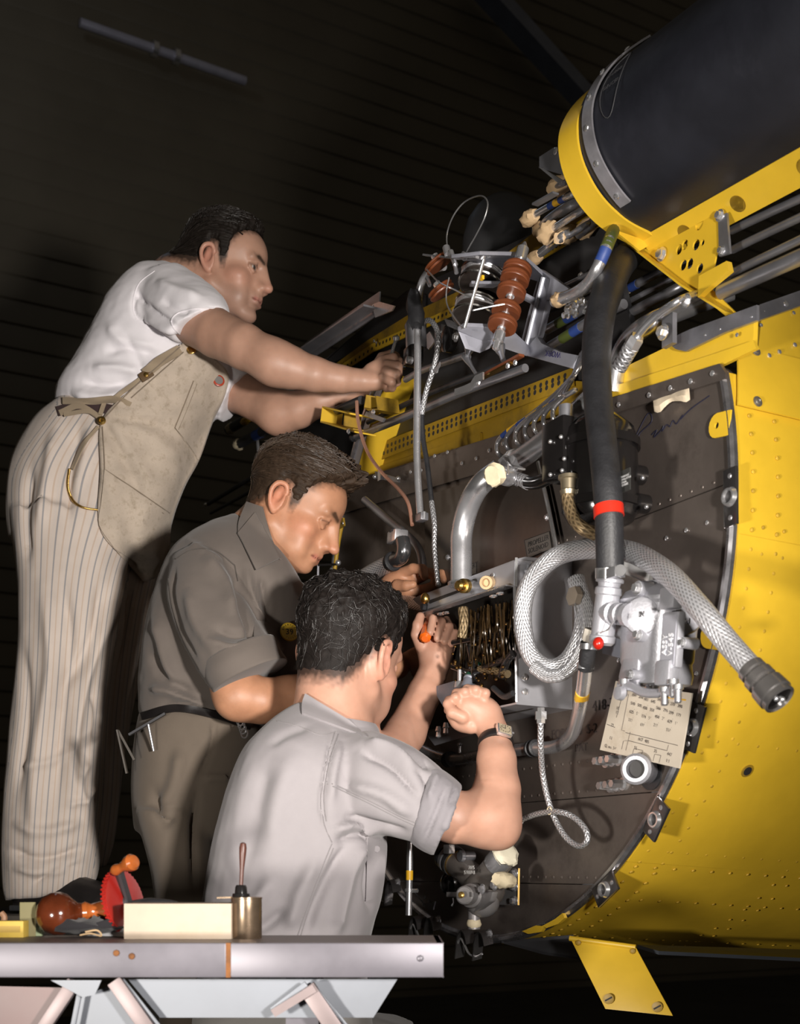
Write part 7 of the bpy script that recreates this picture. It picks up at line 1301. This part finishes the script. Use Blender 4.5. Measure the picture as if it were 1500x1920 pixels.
part(M().prism([PL(95, 1838, DW + .02), PL(190, 1838, DW + .02), PL(178, 1865, DW + .02), PL(155, 1870, DW + .02)], .003, (0, 1, 0)), 'gusset_plate', WS2, ws)
part(M().bar(PL(512, 1900, DW + .02), PL(590, 1852, DW + .02), .010, .006, (0, 1, 0)), 'brace', mat('brace_steel', (.20, .16, .16), .45, .4), ws)
for x in (-.95, -.12):
    for y in (DW + .09, yb - .02): part(M().box((x, y, (zb - .0) / 2), .02, .02, zb / 2), 'leg', WS, ws)
part(M().bar((-1.0, DW + .04, .25), (-.1, DW + .04, .25), .03, .03), 'rail', WS, ws)
pz = .855
pf = root('platform', 'dark plank platform the standing man stands on', 'platform', (-.8, 2.92, 0)); PWD = mat('dark_plank', (.06, .05, .04), .7, 0, var=.3, vs=6)
for k in range(5): part(M().box((-.85, 2.68 + k * .12, pz - .02), .42, .058, .02), 'plank', PWD, pf, bevel=.003)
for x in (-1.2, -.5):
    for y in (2.68, 3.16): part(M().box((x, y, (pz - .04) / 2), .03, .03, (pz - .04) / 2), 'leg', PWD, pf)
# ------------------------------------------------------------------ things on the stand
def ON(px, d): return np.array([P(px, 0, d)[0], d, zt])
rt = root('wooden_box', 'plain pale wooden box in front of the grey shirt', 'box', ON(335, 1.60)); WB = mat('pale_birch', (.42, .34, .26), .6, 0, var=.12, vs=14, dirt=(.36, .28, .19), ds=14, dth=(.5, .8))
a, b = ON(232, 1.58), ON(434, 1.58); hgt = (1757 - 1690) / FPX * 1.58; c = (a + b) / 2; hw = (b[0] - a[0]) / 2
part(M().box(c + np.array([0, .004, hgt / 2]), hw, .004, hgt / 2), 'front', WB, rt, bevel=.001); part(M().box(c + np.array([0, .056, hgt / 2]), hw, .004, hgt / 2), 'back', WB, rt); part(M().box(c + np.array([0, .030, hgt - .003]), hw, .022, .003), 'lid', WB, rt)
for k in (-1, 1): part(M().box(c + np.array([k * (hw - .004), .030, hgt / 2 - .003]), .004, .022, hgt / 2 - .003), 'side', WB, rt)
# oil can
o_ = ON(462, 1.60); rt = root('oil_can', 'small dull brass oil can with black plunger and wooden stem', 'oil can', o_); sc_ = 1.60 / FPX; TN = mat('tin_bronze', (.30, .22, .15), .26, .85, var=.3, vs=18, dirt=(.06, .04, .03), ds=10, dth=(.5, .8))
part(M().lathe(o_, ZAX, [(0, 28 * sc_), (.001, 29 * sc_), (74 * sc_, 29 * sc_), (75 * sc_, 30 * sc_), (77 * sc_, 30 * sc_), (78 * sc_, 27 * sc_), (79 * sc_, 10 * sc_)], 36), 'can', TN, rt); o2 = o_ + np.array([-10 * sc_, 0, 78 * sc_])
part(M().lathe(o2, ZAX, [(0, 17 * sc_), (6 * sc_, 16 * sc_), (7 * sc_, 12 * sc_), (18 * sc_, 11 * sc_), (22 * sc_, 9 * sc_), (22.5 * sc_, 4 * sc_)], 20), 'cap', BLACKP, rt); part(M().lathe(o2 + ZAX * 20 * sc_, nrm((.05, 0, 1)), [(0, 3.5 * sc_), (30 * sc_, 4 * sc_), (60 * sc_, 6.5 * sc_), (72 * sc_, 7 * sc_), (80 * sc_, 5.5 * sc_), (82 * sc_, 2 * sc_)], 14), 'stem', mat('dark_walnut', (.07, .022, .014), .4), rt)
part(M().bar(o_ + np.array([-55 * sc_, 0, 76 * sc_]), o_ + np.array([-20 * sc_, 0, 77 * sc_]), .006, .002), 'spout_lip', TN, rt)
# hand drill lying on the stand
rt = root('hand_drill', 'hand drill with red gear wheel and varnished wooden handles', 'hand drill', ON(170, 1.66)); s_ = 1.64 / FPX
def DP(px, py, d=1.64): return P(px, py, d)
VW = mat('dark_varnish', (.085, .018, .006), .14, 0, var=.5, vs=14, coat=.8); OW = mat('amber_varnish', (.33, .085, .018), .2, 0, var=.3, vs=20, coat=.8)
ka, kb = DP(66, 1716, 1.63), DP(210, 1707, 1.66); ax = nrm(kb - ka); part(M().lathe(ka, ax, [(0, 4 * s_), (4 * s_, 18 * s_), (14 * s_, 32 * s_), (30 * s_, 40 * s_), (46 * s_, 41 * s_), (60 * s_, 36 * s_), (70 * s_, 26 * s_), (78 * s_, 19 * s_), (84 * s_, 18 * s_)], 36), 'knob', VW, rt)
part(M().lathe(ka + ax * 82 * s_, ax, [(0, 16 * s_), (10 * s_, 20 * s_), (20 * s_, 15 * s_), (30 * s_, 17 * s_), (44 * s_, 20 * s_), (50 * s_, 14 * s_)], 28), 'handle_neck', OW, rt); part(M().lathe(ka + ax * 130 * s_, ax, [(0, 11 * s_), (12 * s_, 12 * s_), (16 * s_, 8 * s_), (60 * s_, 7 * s_)], 18), 'ferrule', DARKM, rt)
wc_ = DP(232, 1692, 1.655); wax = nrm((.90, -.36, .20)); RW_ = mat('red_enamel', (.27, .014, .010), .25, 0, var=.15, coat=.3)
part(M().lathe(wc_ - wax * .004, wax, [(0, .0365), (.001, .042), (.007, .042), (.008, .0365)], 44), 'gear_rim', RW_, rt); part(M().lathe(wc_ - wax * .002, wax, [(0, .037), (.003, .037), (.0031, .010), (.0005, .009)], 30), 'gear_disc', RW_, rt)
gx, gy, _ = frame(wax); m = M()
for k in range(44): q = 2 * math.pi * k / 44; dd_ = gx * math.cos(q) + gy * math.sin(q); m.box(wc_ + dd_ * .0425 - wax * .001, .0016, .0012, .003, dd_, np.cross(wax, dd_), wax)
part(m, 'gear_teeth', RW_, rt, kind='stuff'); part(M().lathe(wc_ - wax * .008, wax, [(0, .008), (.016, .008), (.018, .005)], 16), 'gear_hub', DARKM, rt)
ce = DP(226, 1636, 1.635); part(M().bar(wc_ + wax * .008, ce, .010, .004, wax), 'crank_arm', DARKM, rt); ha, hb = DP(212, 1634, 1.635), DP(270, 1606, 1.60); hx = nrm(hb - ha); L = np.linalg.norm(hb - ha)
part(M().lathe(ha, hx, [(0, 7 * s_), (5 * s_, 10 * s_), (12 * s_, 11 * s_), (22 * s_, 8.5 * s_), (34 * s_, 10 * s_), (46 * s_, 15 * s_), (56 * s_, 16 * s_), (62 * s_, 12 * s_), (64 * s_, 4 * s_)], 26), 'crank_handle', OW, rt)
part(M().lathe(wc_ + ax * .010 - ZAX * .006, ax, [(0, .008), (.02, .010), (.026, .010), (.05, .006), (.06, .003)], 16), 'chuck', DARKM, rt)
# small boxes, papers and rags
rt = thing(M().box(ON(24, 1.63) + np.array([0, 0, .0105]), .017, .012, .0105), 'matchbox', mat('matchbox_yellow', (.52, .36, .06), .6, 0, var=.1, vs=50), 'tiny yellow card box at the far left of the stand', 'box', bevel=.0008); part(M().box(ON(24, 1.63) + np.array([0, -.0122, .0105]), .013, .0004, .004), 'printed_band', mat('faded_print', (.38, .25, .05), .6), rt)
thing(M().box(ON(52, 1.65) + np.array([0, 0, .022]), .010, .008, .022, nrm((1, .3, 0)), nrm((-.3, 1, 0))), 'card_box', mat('olive_card', (.16, .14, .06), .7), 'dark olive carton behind the yellow card box', 'box', bevel=.0008)
thing(M().box(ON(66, 1.66) + np.array([0, 0, .008]), .010, .006, .008), 'green_carton', mat('green_card', (.25, .30, .18), .7), 'little pale green carton beside the drill knob', 'box', bevel=.0008)
m = M(); pa = ON(205, 1.64); m.prism([pa + np.array(q) for q in ((-.04, 0, .001), (.03, -.02, .001), (.035, .0, .022), (.0, .02, .028), (-.03, .02, .012))], .0012, (0, -1, .5)); thing(m, 'folded_paper', mat('white_paper', (.55, .55, .56), .7), 'folded white paper behind the red gear wheel', 'paper')
m = M(); rg = np.random.default_rng(4); c = ON(160, 1.64); vs = []
for i in range(9):
    for j in range(16): q = 2 * math.pi * j / 16; r_ = math.sin(math.pi * (i + .3) / 9.2); vs.append(c + np.array([.055 * r_ * math.cos(q) * (1 + .25 * rg.normal() * .5), .03 * r_ * math.sin(q), .001 + .016 * i / 8 * 1.4 * (1 + .2 * rg.normal())]))
m.add(vs, [(i * 16 + j, i * 16 + (j + 1) % 16, (i + 1) * 16 + (j + 1) % 16, (i + 1) * 16 + j) for i in range(8) for j in range(16)] + [tuple(range(16))[::-1], tuple(range(128, 144))]); thing(m, 'oily_rag', fabric('black_rag', (.015, .014, .016)), 'crumpled black rag behind the hand drill', 'rag')
m = M(); m.tube([ON(x, 1.66) + np.array([0, 0, z]) for x, z in ((2, .03), (8, .024), (6, .012), (14, .004))], .004, 8, smooth=5); thing(m, 'leather_thong', mat('thong', (.25, .13, .07), .6), 'brown leather thong at the left edge of the stand', 'strap')
m = M(); m.tube([ON(x, 1.60) + np.array([0, 0, z]) for x, z in ((150, .004), (170, .006), (190, .003), (182, .010), (160, .008))], .0012, 6, smooth=5); thing(m, 'loose_string', PAPER, 'bit of loose string beside the drill handle', 'string')
